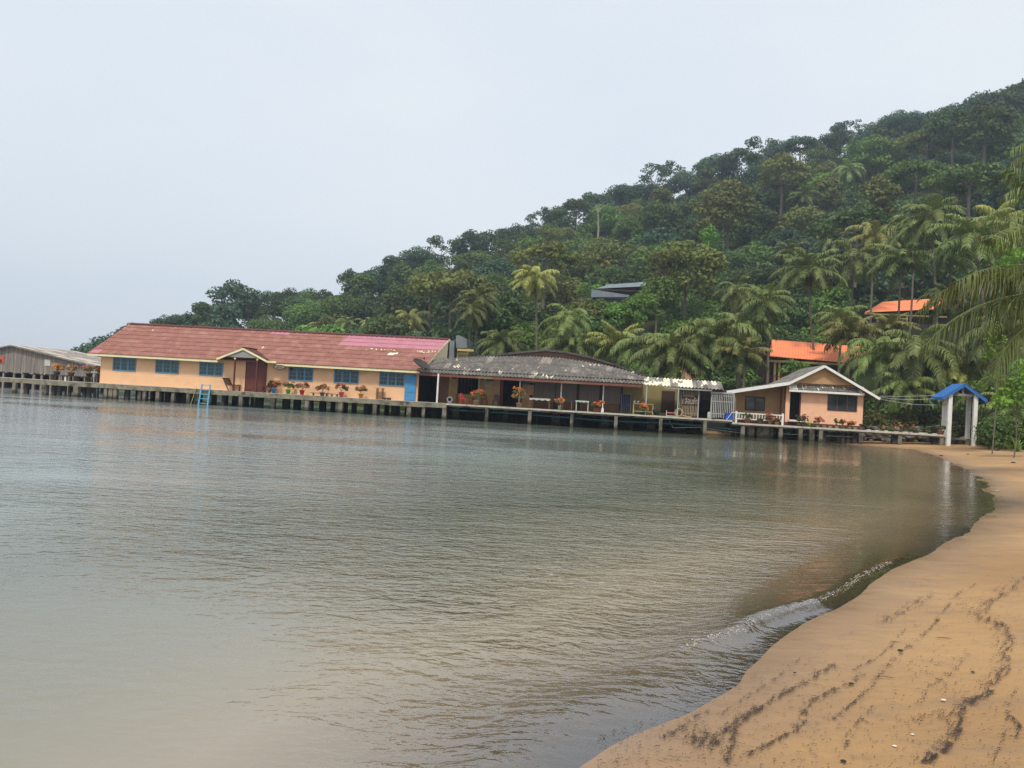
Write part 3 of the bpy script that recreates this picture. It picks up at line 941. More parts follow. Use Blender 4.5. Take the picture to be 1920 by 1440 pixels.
# windows
def casement(parent, a, z0, b, z1, v, leaves=3, frame='blue', sash='blue_light', glass='glass', cols=2, rows=3):
    mb = MB(); t = 0.05
    mb.box(a, b, v - 0.05, v + 0.06, z1 - t, z1); mb.box(a, b, v - 0.06, v + 0.06, z0, z0 + t)
    mb.box(a, a + t, v - 0.05, v + 0.06, z0 + t, z1 - t); mb.box(b - t, b, v - 0.05, v + 0.06, z0 + t, z1 - t)
    lw = (b - a - 2 * t) / leaves
    for i in range(1, leaves):
        x = a + t + i * lw
        mb.box(x - 0.03, x + 0.03, v - 0.045, v + 0.05, z0 + t, z1 - t)
    w = mb.build('window', M[frame], parent)
    for i in range(leaves):
        x0, x1 = a + t + i * lw + (0.03 if i else 0), a + t + (i + 1) * lw - (0.03 if i < leaves - 1 else 0)
        s = MB(); q = 0.034
        y0, y1 = v - 0.03, v + 0.0
        s.box(x0, x1, y0, y1, z1 - t - q, z1 - t); s.box(x0, x1, y0, y1, z0 + t, z0 + t + q)
        s.box(x0, x0 + q, y0, y1, z0 + t + q, z1 - t - q); s.box(x1 - q, x1, y0, y1, z0 + t + q, z1 - t - q)
        for c in range(1, cols):
            x = x0 + q + (x1 - x0 - 2 * q) * c / cols
            s.box(x - 0.011, x + 0.011, y0 + 0.006, y1 - 0.004, z0 + t + q, z1 - t - q)
        for r_ in range(1, rows):
            zz = z0 + t + q + (z1 - z0 - 2 * t - 2 * q) * r_ / rows
            s.box(x0 + q, x1 - q, y0 + 0.003, y1 - 0.007, zz - 0.011, zz + 0.011)
        s.build('sash', M[sash], w)
    g = MB(); g.box(a + t, b - t, v + 0.01, v + 0.018, z0 + t, z1 - t)
    g.build('pane', M[glass], w)
    return w
for i, (a, z0, b, z1) in enumerate(ob):
    casement(house, a, z0, b, z1, VW, glass='glass_g' if i in (0, 1, 2) else 'glass')
# doors under the porch
mb = MB()
mid = (dA + dB) / 2
for a, b in ((dA, mid - 0.01), (mid + 0.01, dB)):
    mb.box(a, b, VW - 0.01, VW + 0.05, DZ + 0.02, dTop)
    for k in range(3):
        zz = DZ + 0.15 + k * 0.62
        mb.box(a + 0.12, b - 0.12, VW - 0.025, VW - 0.01, zz, zz + 0.5)
mb.build('door', M['red_door'], house)
mb = MB()
mb.box(dA - 0.07, dA, VW - 0.04, VW + 0.06, DZ, dTop + 0.07); mb.box(dB, dB + 0.07, VW - 0.04, VW + 0.06, DZ, dTop + 0.07); mb.box(dA, dB, VW - 0.04, VW + 0.06, dTop, dTop + 0.07)
mb.build('door_frame', M['maroon'], house)
# roof
def rf(s, t):
    r_ = random.Random(int(t * 8) * 1000 + int(s * 26))
    return 1 if r_.random() < 0.35 else 0
sP = lambda px, py: (pu(px, py, VR) - rL) / (rR - rL)
def red_m(s, t, r):
    uu = eL + (eR - eL) * s
    if r == 7 and sP(513, 622) < s < sP(549, 625): return 2
    if r >= 5 and s > sP(655, 640): return 2
    if r == 0 and 0.008 < s < 0.035: return 2
    return rf(s, t)
mb = MB()
Bf, Tf = line((eL, VE - 0.1, zE), (eR, VE - 0.1, zE)), line((rL, VR, zR), (rR, VR, zR))
corr(mb, Bf, Tf, period=0.215, amp=0.026, rows=8, step=0.022, matf=red_m)
# bare patches: missing paint on single sheets
def patch(mb, s0, s1, t0, t1, Bf, Tf, amp=0.026, period=0.215, length=None, lift=0.05, m=None, row_len=1 / 8, step=0.022):
    """repair or bare area following the corrugation"""
    b0, b1 = Vector(Bf(0)), Vector(Bf(1))
    ln = length or (b1 - b0).length
    n = int(round(ln / period)) * 4
    nrm = (b1 - b0).cross(Vector(Tf(.5)) - Vector(Bf(.5))).normalized()
    if nrm.z < 0: nrm = -nrm
    i0, i1 = int(s0 * n), max(int(s0 * n) + 2, int(s1 * n))
    k = len(mb.v)
    for i in range(i0, i1 + 1):
        w = amp * math.sin(2 * math.pi * i / 4)
        for t in (t0, t1):
            f_ = (t / row_len) % 1.0
            jag = 0.06 * row_len * math.sin(i * 1.7)
            q = Vector(Bf(i / n)).lerp(Vector(Tf(i / n)), t + jag)
            mb.v.append(tuple(q + nrm * (w + step * 1.6 * (1 - f_) + 0.012)))
    for i in range(i1 - i0):
        a = k + 2 * i
        mb.f.append((a, a + 2, a + 3, a + 1)); mb.mi.append(mb.m if m is None else m)
patch(mb, 0.868, 0.884, 0.395, 0.475, Bf, Tf, m=3)
patch(mb, 0.885, 0.892, 0.43, 0.49, Bf, Tf, m=3)
for _ in range(26):
    s_ = rng.choice([rng.uniform(0.79, 0.88), rng.uniform(0.93, 0.99)]); t_ = rng.uniform(0.50, 0.58)
    patch(mb, s_, s_ + 0.0012, t_, t_ + 0.022, Bf, Tf, m=3)
patch(mb, 0.097, 0.103, 0.80, 0.84, Bf, Tf, m=3); patch(mb, 0.49, 0.4915, 0.40, 0.46, Bf, Tf, m=3)
corr(mb, line((eL, 2 * VR - VE, zE), (eR, 2 * VR - VE, zE)), Tf, period=0.215, amp=0.026, rows=4, step=0.022)
roof = mb.build('roof', [M['red_roof'], M['red_roof2'], M['pink_roof'], M['bare_patch']], house)
mb = MB()                                    # scalloped ridge capping
n = int((rR - rL) / 0.43)
for i in range(n):
    a = rL + (rR - rL) * i / n; b = rL + (rR - rL) * (i + 0.93) / n
    for s_ in (-1, 1):
        mb.face([(a, VR, zR + 0.10), (b, VR, zR + 0.10), (b, VR + s_ * 0.26, zR - 0.035), ((a + b) / 2, VR + s_ * 0.30, zR - 0.055), (a, VR + s_ * 0.26, zR - 0.035)])
mb.build('ridge_cap', M['ridge_red'], roof)
mb = MB()
pL, pR = pu(409, 671, 0.3), pu(501, 678, 0.3)
zF = zE - 0.02
mb.box(eL, pu(409, 671, VE), VE - 0.06, VE - 0.02, zF - 0.18, zF)
mb.box(pu(519, 680, VE), eR - 0.1, VE - 0.06, VE - 0.02, zF - 0.18, zF)
mb.build('fascia', M['cream'], house)
mb = MB()                                    # rake boards and gable at the landward end
slope = (zR - zE) / (VR - VE)
for uu in (u1 + 0.02,):
    y0_, y1_ = VE + 0.3, 2 * VR - VE - 0.3
    mb.face([(uu, y0_, zE + 0.08), (uu, y1_, zE + 0.08), (uu, VR, zR - 0.06)])
    mb.face([(rR - 0.28, VR - 0.2, zR - 0.25), (rR - 0.28, VR + 0.2, zR - 0.25), (rR - 0.28, VR, zR - 0.08)])
gab = []
gx = lambda v: (eR - 0.22) + ((rR - 0.10) - (eR - 0.22)) * min((v - VE) / (VR - VE), (2 * VR - VE - v) / (VR - VE))
for v_ in np.linspace(VE + 0.2, 2 * VR - VE - 0.2, 13):
    zt = zE + slope * min(v_ - VE, 2 * VR - VE - v_) - 0.07
    gab.append((v_, zt))
for (va, za), (vb, zb) in zip(gab, gab[1:]):
    zl = zE - 0.05
    mb.face([(gx(va) - 0.05, va, zl), (gx(vb) - 0.05, vb, zl), (gx(vb), vb, zb), (gx(va), va, za)])
mb.build('gable', M['cream_wall'], house)
mb = MB()
mb.bar((eR - 0.02, VE, zE - 0.06), (rR + 0.02, VR, zR - 0.06), 0.04, 0.16); mb.bar((eR, 2 * VR - VE, zE - 0.06), (rR + 0.02, VR, zR - 0.06), 0.04, 0.16)
mb.bar((eL + 0.02, VE, zE - 0.03), (rL + 0.02, VR, zR - 0.03), 0.04, 0.12)
mb.build('rake_board', M['cream'], house)
# soffit board under the eave
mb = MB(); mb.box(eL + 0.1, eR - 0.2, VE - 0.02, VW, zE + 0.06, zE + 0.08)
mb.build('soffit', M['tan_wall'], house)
# porch
vp = 0.22
pk_u, pk_z = P(457, 652, vp - 0.12)
pl_u, pl_z = P(408, 670.5, vp - 0.12)
pr_u, pr_z = P(501, 677, vp - 0.12)
pz_ = (pl_z + pr_z) / 2
mb = MB()
vb = VE + (pk_z - zE) / slope
for (ea, eb) in ((pl_u, 1), (pr_u, -1)):
    B1, B2 = (ea, vp - 0.2, pz_), (pk_u, vp - 0.2, pk_z)
    T1, T2 = (ea, VE + 0.05, pz_ + 0.02), (pk_u, vb, pk_z)
    corr(mb, line((ea, VE + 0.1, pz_), (ea, vp - 0.22, pz_)), line((pk_u, vb, pk_z), (pk_u, vp - 0.22, pk_z)), period=0.2, amp=0.02, rows=2)
mb.bar((pk_u, vp - 0.25, pk_z + 0.04), (pk_u, vb, pk_z + 0.04), 0.2, 0.06)
pr_ = mb.build('porch_roof', M['ridge_red'], house)
mb = MB()
mb.bar((pl_u - 0.05, vp - 0.2, pz_ - 0.09), (pk_u, vp - 0.2, pk_z - 0.09), 0.03, 0.15)
mb.bar((pr_u + 0.05, vp - 0.2, pz_ - 0.09), (pk_u, vp - 0.2, pk_z - 0.09), 0.03, 0.15)
mb.box(pr_u, pu(520, 679, vp), vp - 0.215, vp - 0.185, pz_ - 0.17, pz_ - 0.01)
mb.build('fascia', M['cream'], pr_)
mb = MB()
gz_ = pz(430, 668.5, vp)
mb.prism([(pk_u - (pk_u - pl_u) * 0.62, pz_ + 0.15), (pk_u + (pr_u - pk_u) * 0.62, pz_ + 0.15), (pk_u, pk_z - 0.14)], vp - 0.13, vp - 0.1)
mb.build('gable_panel', mat('grey_gable_panel', (0.30, 0.29, 0.26), (0.24, 0.23, 0.21)), pr_)
for px in (439.5, 481.5):
    uu = pu(px, 700, vp)
    mb = MB(); mb.box(uu - 0.055, uu + 0.055, vp - 0.055, vp + 0.055, DZ, pz_ - 0.02)
    mb.m = 1; mb.box(uu - 0.07, uu + 0.07, vp - 0.07, vp + 0.07, pz_ - 0.02, pz_ + 0.16)
    mb.build('porch_post', [M['maroon'], M['cream']], house)
mb = MB(); mb.box(pl_u + 0.3, pr_u - 0.1, vp - 0.05, vp + 0.05, pz_ + 0.07, pz_ + 0.15)
mb.build('porch_beam', M['maroon'], house)
# blue shutter door standing open at the landward end
ua, za = P(760.5, 702, VW - 0.15); ub, zb = P(778, 748, VW - 0.15)
mb = MB(); mb.box(ua, ub, VW - 0.17, VW - 0.13, DZ + 0.02, za)
for k in range(4):
    zz = DZ + 0.03 + (za - DZ - 0.1) * k / 3
    mb.box(ua + 0.01, ub - 0.01, VW - 0.195, VW - 0.17, zz, zz + 0.07)
mb.build('shutter_door', M['blue_door'], house)
# piles in rows below the house
for j, vv in enumerate((2.2, 4.6, 7.2, 10.2)):
    n = 13
    for i in range(n):
        uu = u0 + 0.4 + (u1 - u0 - 0.6) * i / (n - 1) + rng.uniform(-0.35, 0.35)
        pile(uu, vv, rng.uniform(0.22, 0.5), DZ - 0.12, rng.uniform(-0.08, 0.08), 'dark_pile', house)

# ------------------------------------------------------------------ grey roofed building with open veranda
VG, VGE, VGT = 3.1, 0.45, 4.3
g0, g1 = u1 + 0.1, pu(1337, 760, 1.5)
grey = thing('veranda_building', 'low building with an old grey corrugated roof and an open shaded veranda over the water', 'building')
zgL, zgR = pz(783, 697, VGE), pz(1222, 722, VGE)
zg = (zgL + zgR) / 2
uA, uB = pu(783, 697, VGE), pu(1208, 721, VGE)
uC = pu(1357, 727, VGE)
top = [P(px, py, VGT) for px, py in ((800, 681), (812, 675.5), (826, 672.5), (860, 670.5), (905, 668.5), (945, 668), (1000, 668.5), (1050, 671), (1090, 676.5), (1130, 683.5), (1170, 693), (1204, 704.5), (1212, 706))]
tl = [(u_, VGT if k < 9 else VGT - 0.0, z_) for k, (u_, z_) in enumerate(top)]
# the upper edge drops to the hipped right corner: bring those points forward so the sheet stays in one plane
zt_mid = max(z_ for _, z_ in top)
tl2 = []
for u_, v_, z_ in tl:
    k = min(1.0, max(0.30, (z_ - zg) / (zt_mid - zg)))
    tl2.append((u_, VGE + (VGT - VGE) * k, z_))
# re-project forward points so their pixel stays put
tp = []
for (px, py), (u_, v_, z_) in zip(((800, 681), (812, 675.5), (826, 672.5), (860, 670.5), (905, 668.5), (945, 668), (1000, 668.5), (1050, 671), (1090, 676.5), (1130, 683.5), (1170, 693), (1204, 704.5), (1212, 706)), tl2):
    a_, b_ = P(px, py, v_)
    tp.append((a_, v_, b_))
TfG = poly(tp)
BfG = line((uA, VGE, zg), (uB, VGE, zg))
mb = MB()
def grey_m(s, t, r):
    r_ = random.Random(int(s * 40) * 77 + r)
    return 1 if r_.random() < 0.08 else 0
corr(mb, BfG, TfG, period=0.27, amp=0.055, rows=3, step=0.022, matf=grey_m)
def gp(px, py, w, t=0.03):
    s_ = (pu(px, py, VGE + 1) - uA) / (uB - uA)
    # t along the slope from the pixel height
    zb, zt = pz(px, py, VGE + 1.2), 0
    for t_ in np.linspace(0, 0.98, 50):
        q = Vector(BfG(s_)).lerp(Vector(TfG(s_)), t_)
        if project(W(*q))[1] < py: break
    s2 = s_
    for s2 in np.linspace(max(0, s_ - 0.05), min(1, s_ + 0.05), 60):
        q = Vector(BfG(s2)).lerp(Vector(TfG(s2)), t_)
        if project(W(*q))[0] > px: break
    patch(mb, s2, s2 + w * .8, t_, t_ + t * .85, BfG, TfG, 0.055, 0.27, m=2, row_len=1 / 3, step=0.022)
for px, py, w, t in ((851, 690, .035, .07), (856, 687, .02, .06), (870, 691, .018, .05), (893, 695, .02, .09), (934, 701, .022, .13), (1001, 705, .018, .12), (1015, 707, .012, .1), (1023, 708, .012, .1), (1033, 709, .012, .09),
                     (1008, 690, .008, .04), (1091, 688, .012, .07), (1105, 685, .012, .08), (1113, 687, .012, .08), (1122, 688, .01, .06), (855, 676, .01, .05), (1060, 697, .006, .05), (960, 693, .006, .04), (1185, 700, .012, .05)):
    gp(px, py, w, t)
groof = mb.build('roof', [M['grey_roof'], M['pale_roof'], M['bare_patch']], grey)
# patchy white lean-to part of the roof
mb = MB()
zc = pz(1340, 729.5, VGE)
zu = pz(1300, 712.5, 1.9)
rr = random.Random(11)
pt = [[rr.random() for _ in range(40)] for _ in range(6)]
def pale_m(s, t, r):
    q = pt[r // 2][int(s * 16)] * .7 + pt[r][int(s * 30)] * .3 + (0.16 if s < 0.75 else -0.06)
    return 2 if q > 0.60 else (1 if q > 0.3 else 0)
BfW, TfW = line((uB - 0.05, VGE - 0.05, zc + 0.05), (uC, VGE - 0.05, zc - 0.02)), line((pu(1208, 706, 2.0), 2.0, zu + 0.05), (pu(1352, 714, 2.0), 2.0, zu - 0.02))
corr(mb, BfW, TfW, period=0.26, amp=0.05, rows=4, step=0.015, matf=pale_m)
mb.build('lean_to_roof', [M['grey_roof'], M['pale_roof'], M['bare_patch']], grey)
# main gable behind
gk = [P(px, py, VGT + 0.1) for px, py in ((866, 672), (905, 668), (965, 662), (1023, 656.5), (1060, 660.5), (1110, 671), (1165, 688), (1212, 705))]
mb = MB()
for (a_, b_), (c_, d_) in zip(gk, gk[1:]):
    mb.bar((a_, VGT + 0.1, b_), (c_, VGT + 0.1, d_), 0.05, 0.13)
mb.build('gable_fascia', M['pale_roof'], grey)
mb = MB(); mb.prism([(gk[0][0], gk[0][1] - 0.1)] + [(a_, b_ - 0.06) for a_, b_ in gk] + [(gk[-1][0], gk[-1][1] - 0.2), (gk[-1][0], zg), (gk[0][0], zg)], VGT + 0.14, VGT + 0.2)
mb.build('gable_wall', M['dark_wood'], grey)
mb = MB()
for (a_, b_), (c_, d_) in zip(gk, gk[1:]):
    corr(mb, line((a_, VGT, b_ + .04), (c_, VGT, d_ + .04)), line((a_, VGT + 7, b_ + .04), (c_, VGT + 7, d_ + .04)), period=0.23, amp=0.0)
mb.build('main_roof', M['grey_roof'], grey)
mb = MB()
mb.box(uA + 0.05, pu(1203, 723, VGE), VGE + 0.05, VGE + 0.1, zg - 0.24, zg - 0.05)
mb.build('fascia', M['fascia_red'], grey)
mb = MB(); mb.box(pu(1245, 727, VGE), pu(1272, 729, VGE), VGE + 0.02, VGE + 0.06, zc - 0.15, zc - 0.04)
mb.box(pu(1272, 729, VGE), pu(1335, 732, VGE), VGE + 0.02, VGE + 0.06, zc - 0.17, zc - 0.06)
mb.build('trim_board', M['grey_bars'], grey)
# floor, back wall, walls with openings
mb = MB(); mb.box(g0, g1, 1.3, 9.5, DZ - 0.14, DZ - 0.02); mb.build('floor', M['concrete'], grey)
zw = zg + 0.35
def wseg(px0, px1, m, name='wall', y0=None, y1=None, v=VG, th=0.08):
    a, b = pu(px0, 735, v), pu(px1, 735, v)
    z0 = DZ - 0.01 if y1 is None else pz((px0 + px1) / 2, y1, v)
    z1 = zw if y0 is None else pz((px0 + px1) / 2, y0, v)
    mb = MB(); mb.box(a, b, v, v + th, z0, z1)
    return mb.build(name, M[m], grey)
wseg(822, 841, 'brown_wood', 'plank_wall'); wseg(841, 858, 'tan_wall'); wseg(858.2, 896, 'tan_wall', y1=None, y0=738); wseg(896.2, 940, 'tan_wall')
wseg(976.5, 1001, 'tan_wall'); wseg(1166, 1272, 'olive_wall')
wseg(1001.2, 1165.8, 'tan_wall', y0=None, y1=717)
wseg(1001.2, 1165.8, 'brown_wood', 'plinth', y0=753, y1=None)
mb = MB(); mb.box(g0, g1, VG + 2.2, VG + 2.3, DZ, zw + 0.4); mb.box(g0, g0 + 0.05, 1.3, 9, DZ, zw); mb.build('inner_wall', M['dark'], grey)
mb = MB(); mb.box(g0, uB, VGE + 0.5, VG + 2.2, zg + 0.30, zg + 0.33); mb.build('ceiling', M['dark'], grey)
# dark window openings and doors as parts
def part_rect(name, px0, py0, px1, py1, m, v, th=0.05, parent=None):
    a, b = pu(px0, py0, v), pu(px1, py1, v)
    zt, zb = pz((px0 + px1) / 2, py0, v), pz((px0 + px1) / 2, py1, v)
    mb = MB(); mb.box(a, b, v, v + th, zb, zt)
    return mb.build(name, M[m], parent or grey)
for px0, py0, px1, py1 in ((859, 706.5, 896, 738),):
    a, b = pu(px0, py0, VG), pu(px1, py1, VG)
    zt, zb = pz(877, py0, VG), pz(877, py1, VG)
    mb = MB()
    mb.box(a, a + .07, VG - .04, VG + .02, zb, zt); mb.box(b - .07, b, VG - .04, VG + .02, zb, zt); mb.box(a, b, VG - .04, VG + .02, zb - .06, zb)
    for k in range(5): mb.box(a + .3 + k * .28, a + .33 + k * .28, VG - .01, VG + .02, zb, zt)
    w = mb.build('window', M['dark_wood'], grey)
for px in (940, 976):
    part_rect('door_post', px - 1.6, 710, px + 1.6, 760, 'maroon', VG - 0.06, 0.1)
wd = part_rect('door', 1241, 733, 1264, 774, 'dark_wood', VG - 0.05, 0.05)
mbk = MB()
for k in range(4):                            # brown mesh blinds
    px0, px1 = ((1003, 1040), (1043.5, 1080), (1087.5, 1123), (1131, 1163))[k]
    part_rect('blind', px0, 716, px1, (752, 753.5, 755, 757.5)[k], 'blind', VG - 0.1, 0.03)
for px in (1041.5, 1083.5, 1127, 1165):
    part_rect('frame_post', px - (3 if px == 1083.5 else 1.5), 715, px + (3 if px == 1083.5 else 1.5), 770, 'dark_wood', VG - 0.04, 0.06)
for px, m, v in ((820, 'white', .35), (897, 'pale_green', 2.6), (974, 'metal', 1.0), (1052, 'metal', 1.0), (1131, 'metal', 1.0), (1212, 'metal', .5), (1272, 'metal', .5)):
    uu = pu(px, 740, v)
    w = 0.06 if m == 'white' else 0.045
    mb = MB(); mb.box(uu - w, uu + w, v - w, v + w, DZ - .02, zg - 0.03)
    mb.build('post', M[m], grey)
# bamboo screens at the landward end
def slats(name, px0, px1, py0, py1, v, m, pitch=0.105, w=0.06, rails=()):
    a, b = pu(px0, (py0 + py1) / 2, v), pu(px1, (py0 + py1) / 2, v)
    c = (px0 + px1) / 2
    zt, zb = pz(c, py0, v), pz(c, py1, v)
    mb = MB(); x = a
    r_ = random.Random(int(px0))
    while x < b - 0.03:
        mb.box(x, x + w * r_.uniform(.7, 1.2), v, v + 0.02 + r_.uniform(0, .012), zb + r_.uniform(-.03, .03), zt + r_.uniform(-.04, .04)); x += pitch
    for py in rails:
        zz = pz(c, py, v); mb.box(a, b, v + 0.034, v + 0.06, zz - 0.03, zz + 0.03)
    return mb.build(name, M[m], grey)
slats('bamboo_screen', 1274, 1310, 728, 780, 0.9, 'bamboo', 0.115, 0.065, (745, 775))
slats('slat_gate', 1334, 1375, 736, 784, 0.7, 'grey_bars', 0.13, 0.055, (742, 753, 776))
mb = MB()
for px0, px1, py in ((1333, 1376, 737),):
    mb.box(pu(px0, py, .7), pu(px1, py, .7), .66, .74, pz(1355, py + 1.5, .7), pz(1355, py - 1.5, .7))
for px in (1309.5, 1333.5, 1376):
    mb.box(pu(px - 1, 755, .8), pu(px + 1, 755, .8), .76, .84, DZ, zc - 0.05)
mb.build('screen_frame', M['grey_bars'], grey)
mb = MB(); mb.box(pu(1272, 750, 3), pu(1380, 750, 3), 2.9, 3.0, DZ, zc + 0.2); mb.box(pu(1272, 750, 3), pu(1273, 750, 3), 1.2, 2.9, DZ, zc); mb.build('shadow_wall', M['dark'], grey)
for i in range(12):
    for vv in (3.6, 6.5, 9):
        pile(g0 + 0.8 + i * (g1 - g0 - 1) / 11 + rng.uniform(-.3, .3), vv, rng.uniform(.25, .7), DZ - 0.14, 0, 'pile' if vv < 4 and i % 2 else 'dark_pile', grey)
# added dark wall behind the underside, there only to keep daylight out
mb = MB(); mb.box(g0 - 2.5, pu(1545, 820, 9.4), 9.4, 9.7, -2, DZ - 0.15); mb.build('underside_light_block', M['dark_pile'], grey)

# notices and things fixed to the veranda wall
def notice(px0, py0, px1, py1, m, label, name='notice', cat='notice', v=VG - 0.03, marks=None):
    a, b = pu(px0, py0, v), pu(px1, py1, v)
    zt, zb = pz((px0 + px1) / 2, py0, v), pz((px0 + px1) / 2, py1, v)
    mb = MB(); mb.box(a, b, v - 0.012, v + 0.01, zb, zt)
    mb.m = 1
    for (x0, z0, x1, z1) in marks or ():
        mb.box(a + (b - a) * x0, a + (b - a) * x1, v - 0.016, v - 0.012, zt + (zb - zt) * z1, zt + (zb - zt) * z0)
    o = mb.build(name, [M[m], M['dark_wood'] if m != 'dark_wood' else M['paper']])
    o.location = W(0, 0, 0); o.rotation_euler = (0, 0, ALPHA)
    return tag(o, label, cat)
notice(909, 715, 921, 725, 'paper', 'faded pale paper sheet pinned on the tan wall beside the navy chair', marks=[(.1, .15, .9, .2), (.1, .35, .8, .4), (.1, .55, .9, .6)])
notice(899, 708, 911, 713.5, 'paper', 'small grey picture board high on the tan wall next to the green post', 'picture_board', 'board', marks=[(.2, .2, .8, .8)])
notice(911.5, 709, 927, 713.8, 'dark_wood', 'dark narrow sign strip above the pale paper sheet', 'sign_strip', 'sign', marks=[(.05, .3, .9, .5)])
notice(846, 705, 858, 712, 'paper', 'grey notice board under the eave beside the dark window', 'notice_board', 'board', marks=[(.1, .2, .9, .8)])
notice(979, 712, 992.5, 721, 'banner', 'blue banner hanging under the eave beside the veranda doorway', 'banner', 'banner')
notice(993, 714, 1009, 722, 'dark_wood', 'dark sign board hanging beside the blue banner', 'sign_board', 'sign', marks=[(.1, .3, .8, .45)])
# dark board with white Thai lettering on the bamboo screen
va = 0.87
a, b = pu(1279, 748, va), pu(1309, 748, va)
zt, zb = pz(1294, 741, va), pz(1294, 759, va)
sg = thing('lettered_sign', 'dark sign board with pale hand painted letters fixed to the bamboo screen', 'sign')
mb = MB(); mb.box(a, b, va - 0.02, va, zb, zt); mb.build('board', M['dark_wood'], sg)
try:
    td = bpy.data.curves.new('lettering', 'FONT')
    td.body = 'เ ลือนก้า'
    td.size = 0.52
    to = bpy.data.objects.new('lettering', td)
    COL.objects.link(to)
    bpy.context.view_layer.update()
    me = bpy.data.meshes.new_from_object(to)
    bpy.data.objects.remove(to)
    xs = [v.co.x for v in me.vertices]; ys = [v.co.y for v in me.vertices]
    w_, h_ = max(xs) - min(xs), max(ys) - min(ys)
    mx0, my0 = min(xs), min(ys)
    me.transform(Matrix.Translation((-mx0, -my0, 0)))
    me.transform(Matrix.Diagonal(((b - a) * 0.92 / w_, (zt - zb) * 0.74 / h_, 1, 1)))
    me.transform(Matrix.Rotation(R(90), 4, 'X'))
    me.transform(Matrix.Translation((a + 0.04, va - 0.024, zb + 0.05)))
    me.materials.clear(); me.materials.append(M['paper'])
    link('lettering', me, sg)
except Exception as e:
    print('lettering failed', e)
mb = MB(); mb.box(a + .05, b - .3, va - 0.024, va - 0.02, zt - 0.09, zt - 0.04); mb.build('painted_line', M['grey_bars'], sg)
# oval carved board beside the porch
so = thing('oval_sign', 'dark oval carved wooden sign hanging below the eave between porch and window', 'sign')
cu, cz = P(524, 688.5, 0.44)
ring = [(cu + 0.52 * math.cos(t_) , cz + 0.19 * math.sin(t_)) for t_ in np.linspace(0, 2 * math.pi, 28)[:-1]]
mb = MB(); mb.prism(ring, 0.42, 0.46); mb.build('board', M['dark_wood'], so)
ring = [(cu + 0.44 * math.cos(t_), cz + 0.13 * math.sin(t_)) for t_ in np.linspace(0, 2 * math.pi, 28)[:-1]]
mb = MB(); mb.prism(ring, 0.412, 0.419); mb.build('inner_panel', M['grey_wood'], so)
mb = MB()
for k in range(9): mb.box(cu - 0.3 + k * 0.067, cu - 0.262 + k * 0.067, 0.406, 0.411, cz - 0.08, cz - 0.01)
for k in range(6): mb.box(cu - 0.2 + k * 0.067, cu - 0.16 + k * 0.067, 0.406, 0.411, cz + 0.02, cz + 0.08)
mb.build('lettering', M['dark_wood'], so)
mb = MB()
for s_ in (-1, 1): mb.tube([(cu + s_ * .35, .44, cz + .1), (cu + s_ * .35, .44, zE - .15)], .008, 4)
mb.build('hanger', M['dark_wood'], so)

# satellite dish on the corner of the roofs
ds_u, ds_z = P(790, 682, -0.05)
dish = thing('satellite_dish', 'large dark wire satellite dish tilted skyward on the corner of the red and grey roofs', 'satellite dish', (ds_u, 0.0, ds_z))
nrm = Vector((0.45, -0.25, 0.86)).normalized()
q = nrm.to_track_quat('Z', 'Y').to_matrix().to_4x4()
mb = MB()
prof = [(0.02, -0.16), (0.2, -0.145), (0.4, -0.10), (0.58, -0.03), (0.72, 0.06)]
mb.lathe(prof, 28); mb.lathe([(r_, z_ - 0.015) for r_, z_ in prof][::-1], 28)
o = mb.build('reflector', M['dish'], dish, True); o.data.transform(q)
mb = MB()
for k in range(3):
    a_ = k * 2.1 + .4
    mb.tube([(0.70 * math.cos(a_), 0.70 * math.sin(a_), 0.05), (0, 0, 0.50)], 0.012, 5)
mb.tube([(0, 0, .42), (0, 0, .56)], 0.06, 8)
o = mb.build('feed', M['black'], dish); o.data.transform(q)
mb = MB()
mb.tube([nrm * -0.18, Vector((0.12, 0.2, -0.48))], 0.03, 6); mb.tube([nrm * -0.17, Vector((-0.3, 0.35, -0.45))], 0.015, 5); mb.tube([nrm * -0.17, Vector((0.35, 0.45, -0.4))], 0.015, 5)
mb.build('mount', M['black'], dish)

# ------------------------------------------------------------------ cottage
VC, VV, VCE = 1.45, 2.7, 0.75
cot = thing('cottage', 'small pink peach cottage on piles with a front gable and brown window', 'house')
c0, c1 = pu(1472, 770, VC), pu(1617.5, 780, VC)
zc0 = pz(1545, 795, VC)                       # foot of the wall
pkU, pkZ = P(1546.5, 684.5, VCE)
lU, lZ = P(1481, 716, VCE)
rU, rZ = P(1650, 746.5, VCE)
flU, flZ = P(1364, 733.5, VCE)
zEave = pz(1545, 734, VCE)
z_side = pz(1545, 722, VC)
holes = []
wa, wb = pu(1551.5, 755, VC), pu(1607, 755, VC)
wt, wbz = pz(1580, 741, VC), pz(1580, 770.5, VC)
da, db = pu(1480.5, 765, VC), pu(1501, 765, VC)
dt, dz_ = pz(1490, 736, VC), pz(1490, 787, VC)
mb = MB(); board_wall(mb, c0, c1, zc0, z_side + 0.02, VC, [(wa, wbz, wb, wt), (da, zc0, db, dt)], 0.17)
zc1_ = rZ + (pkZ - rZ) * (rU - c1) / (rU - pkU) - .12
mb.box(c1 - 0.06, c1, VC, VC + 5, zc0, zc1_)
mb.box(c0, c0 + 0.06, VC, VC + 5, zc0, lZ - .15)
mb.box(c0, c1, VC + 4.9, VC + 5, zc0, zc1_)
mb.box(da, db, VC, VC + 0.02, zc0, dz_)
mb.build('wall', M['pink_peach'], cot)
mb = MB(); mb.box(c0 - 0.1, c0, VC - 0.04, VC + 0.06, zc0 - 0.1, z_side + .1); mb.box(c0 - .02, c1 + 0.03, VC - 0.03, VC + 0.05, zc0 - 0.16, zc0 - 0.002)
mb.build('corner_board', M['maroon'], cot)
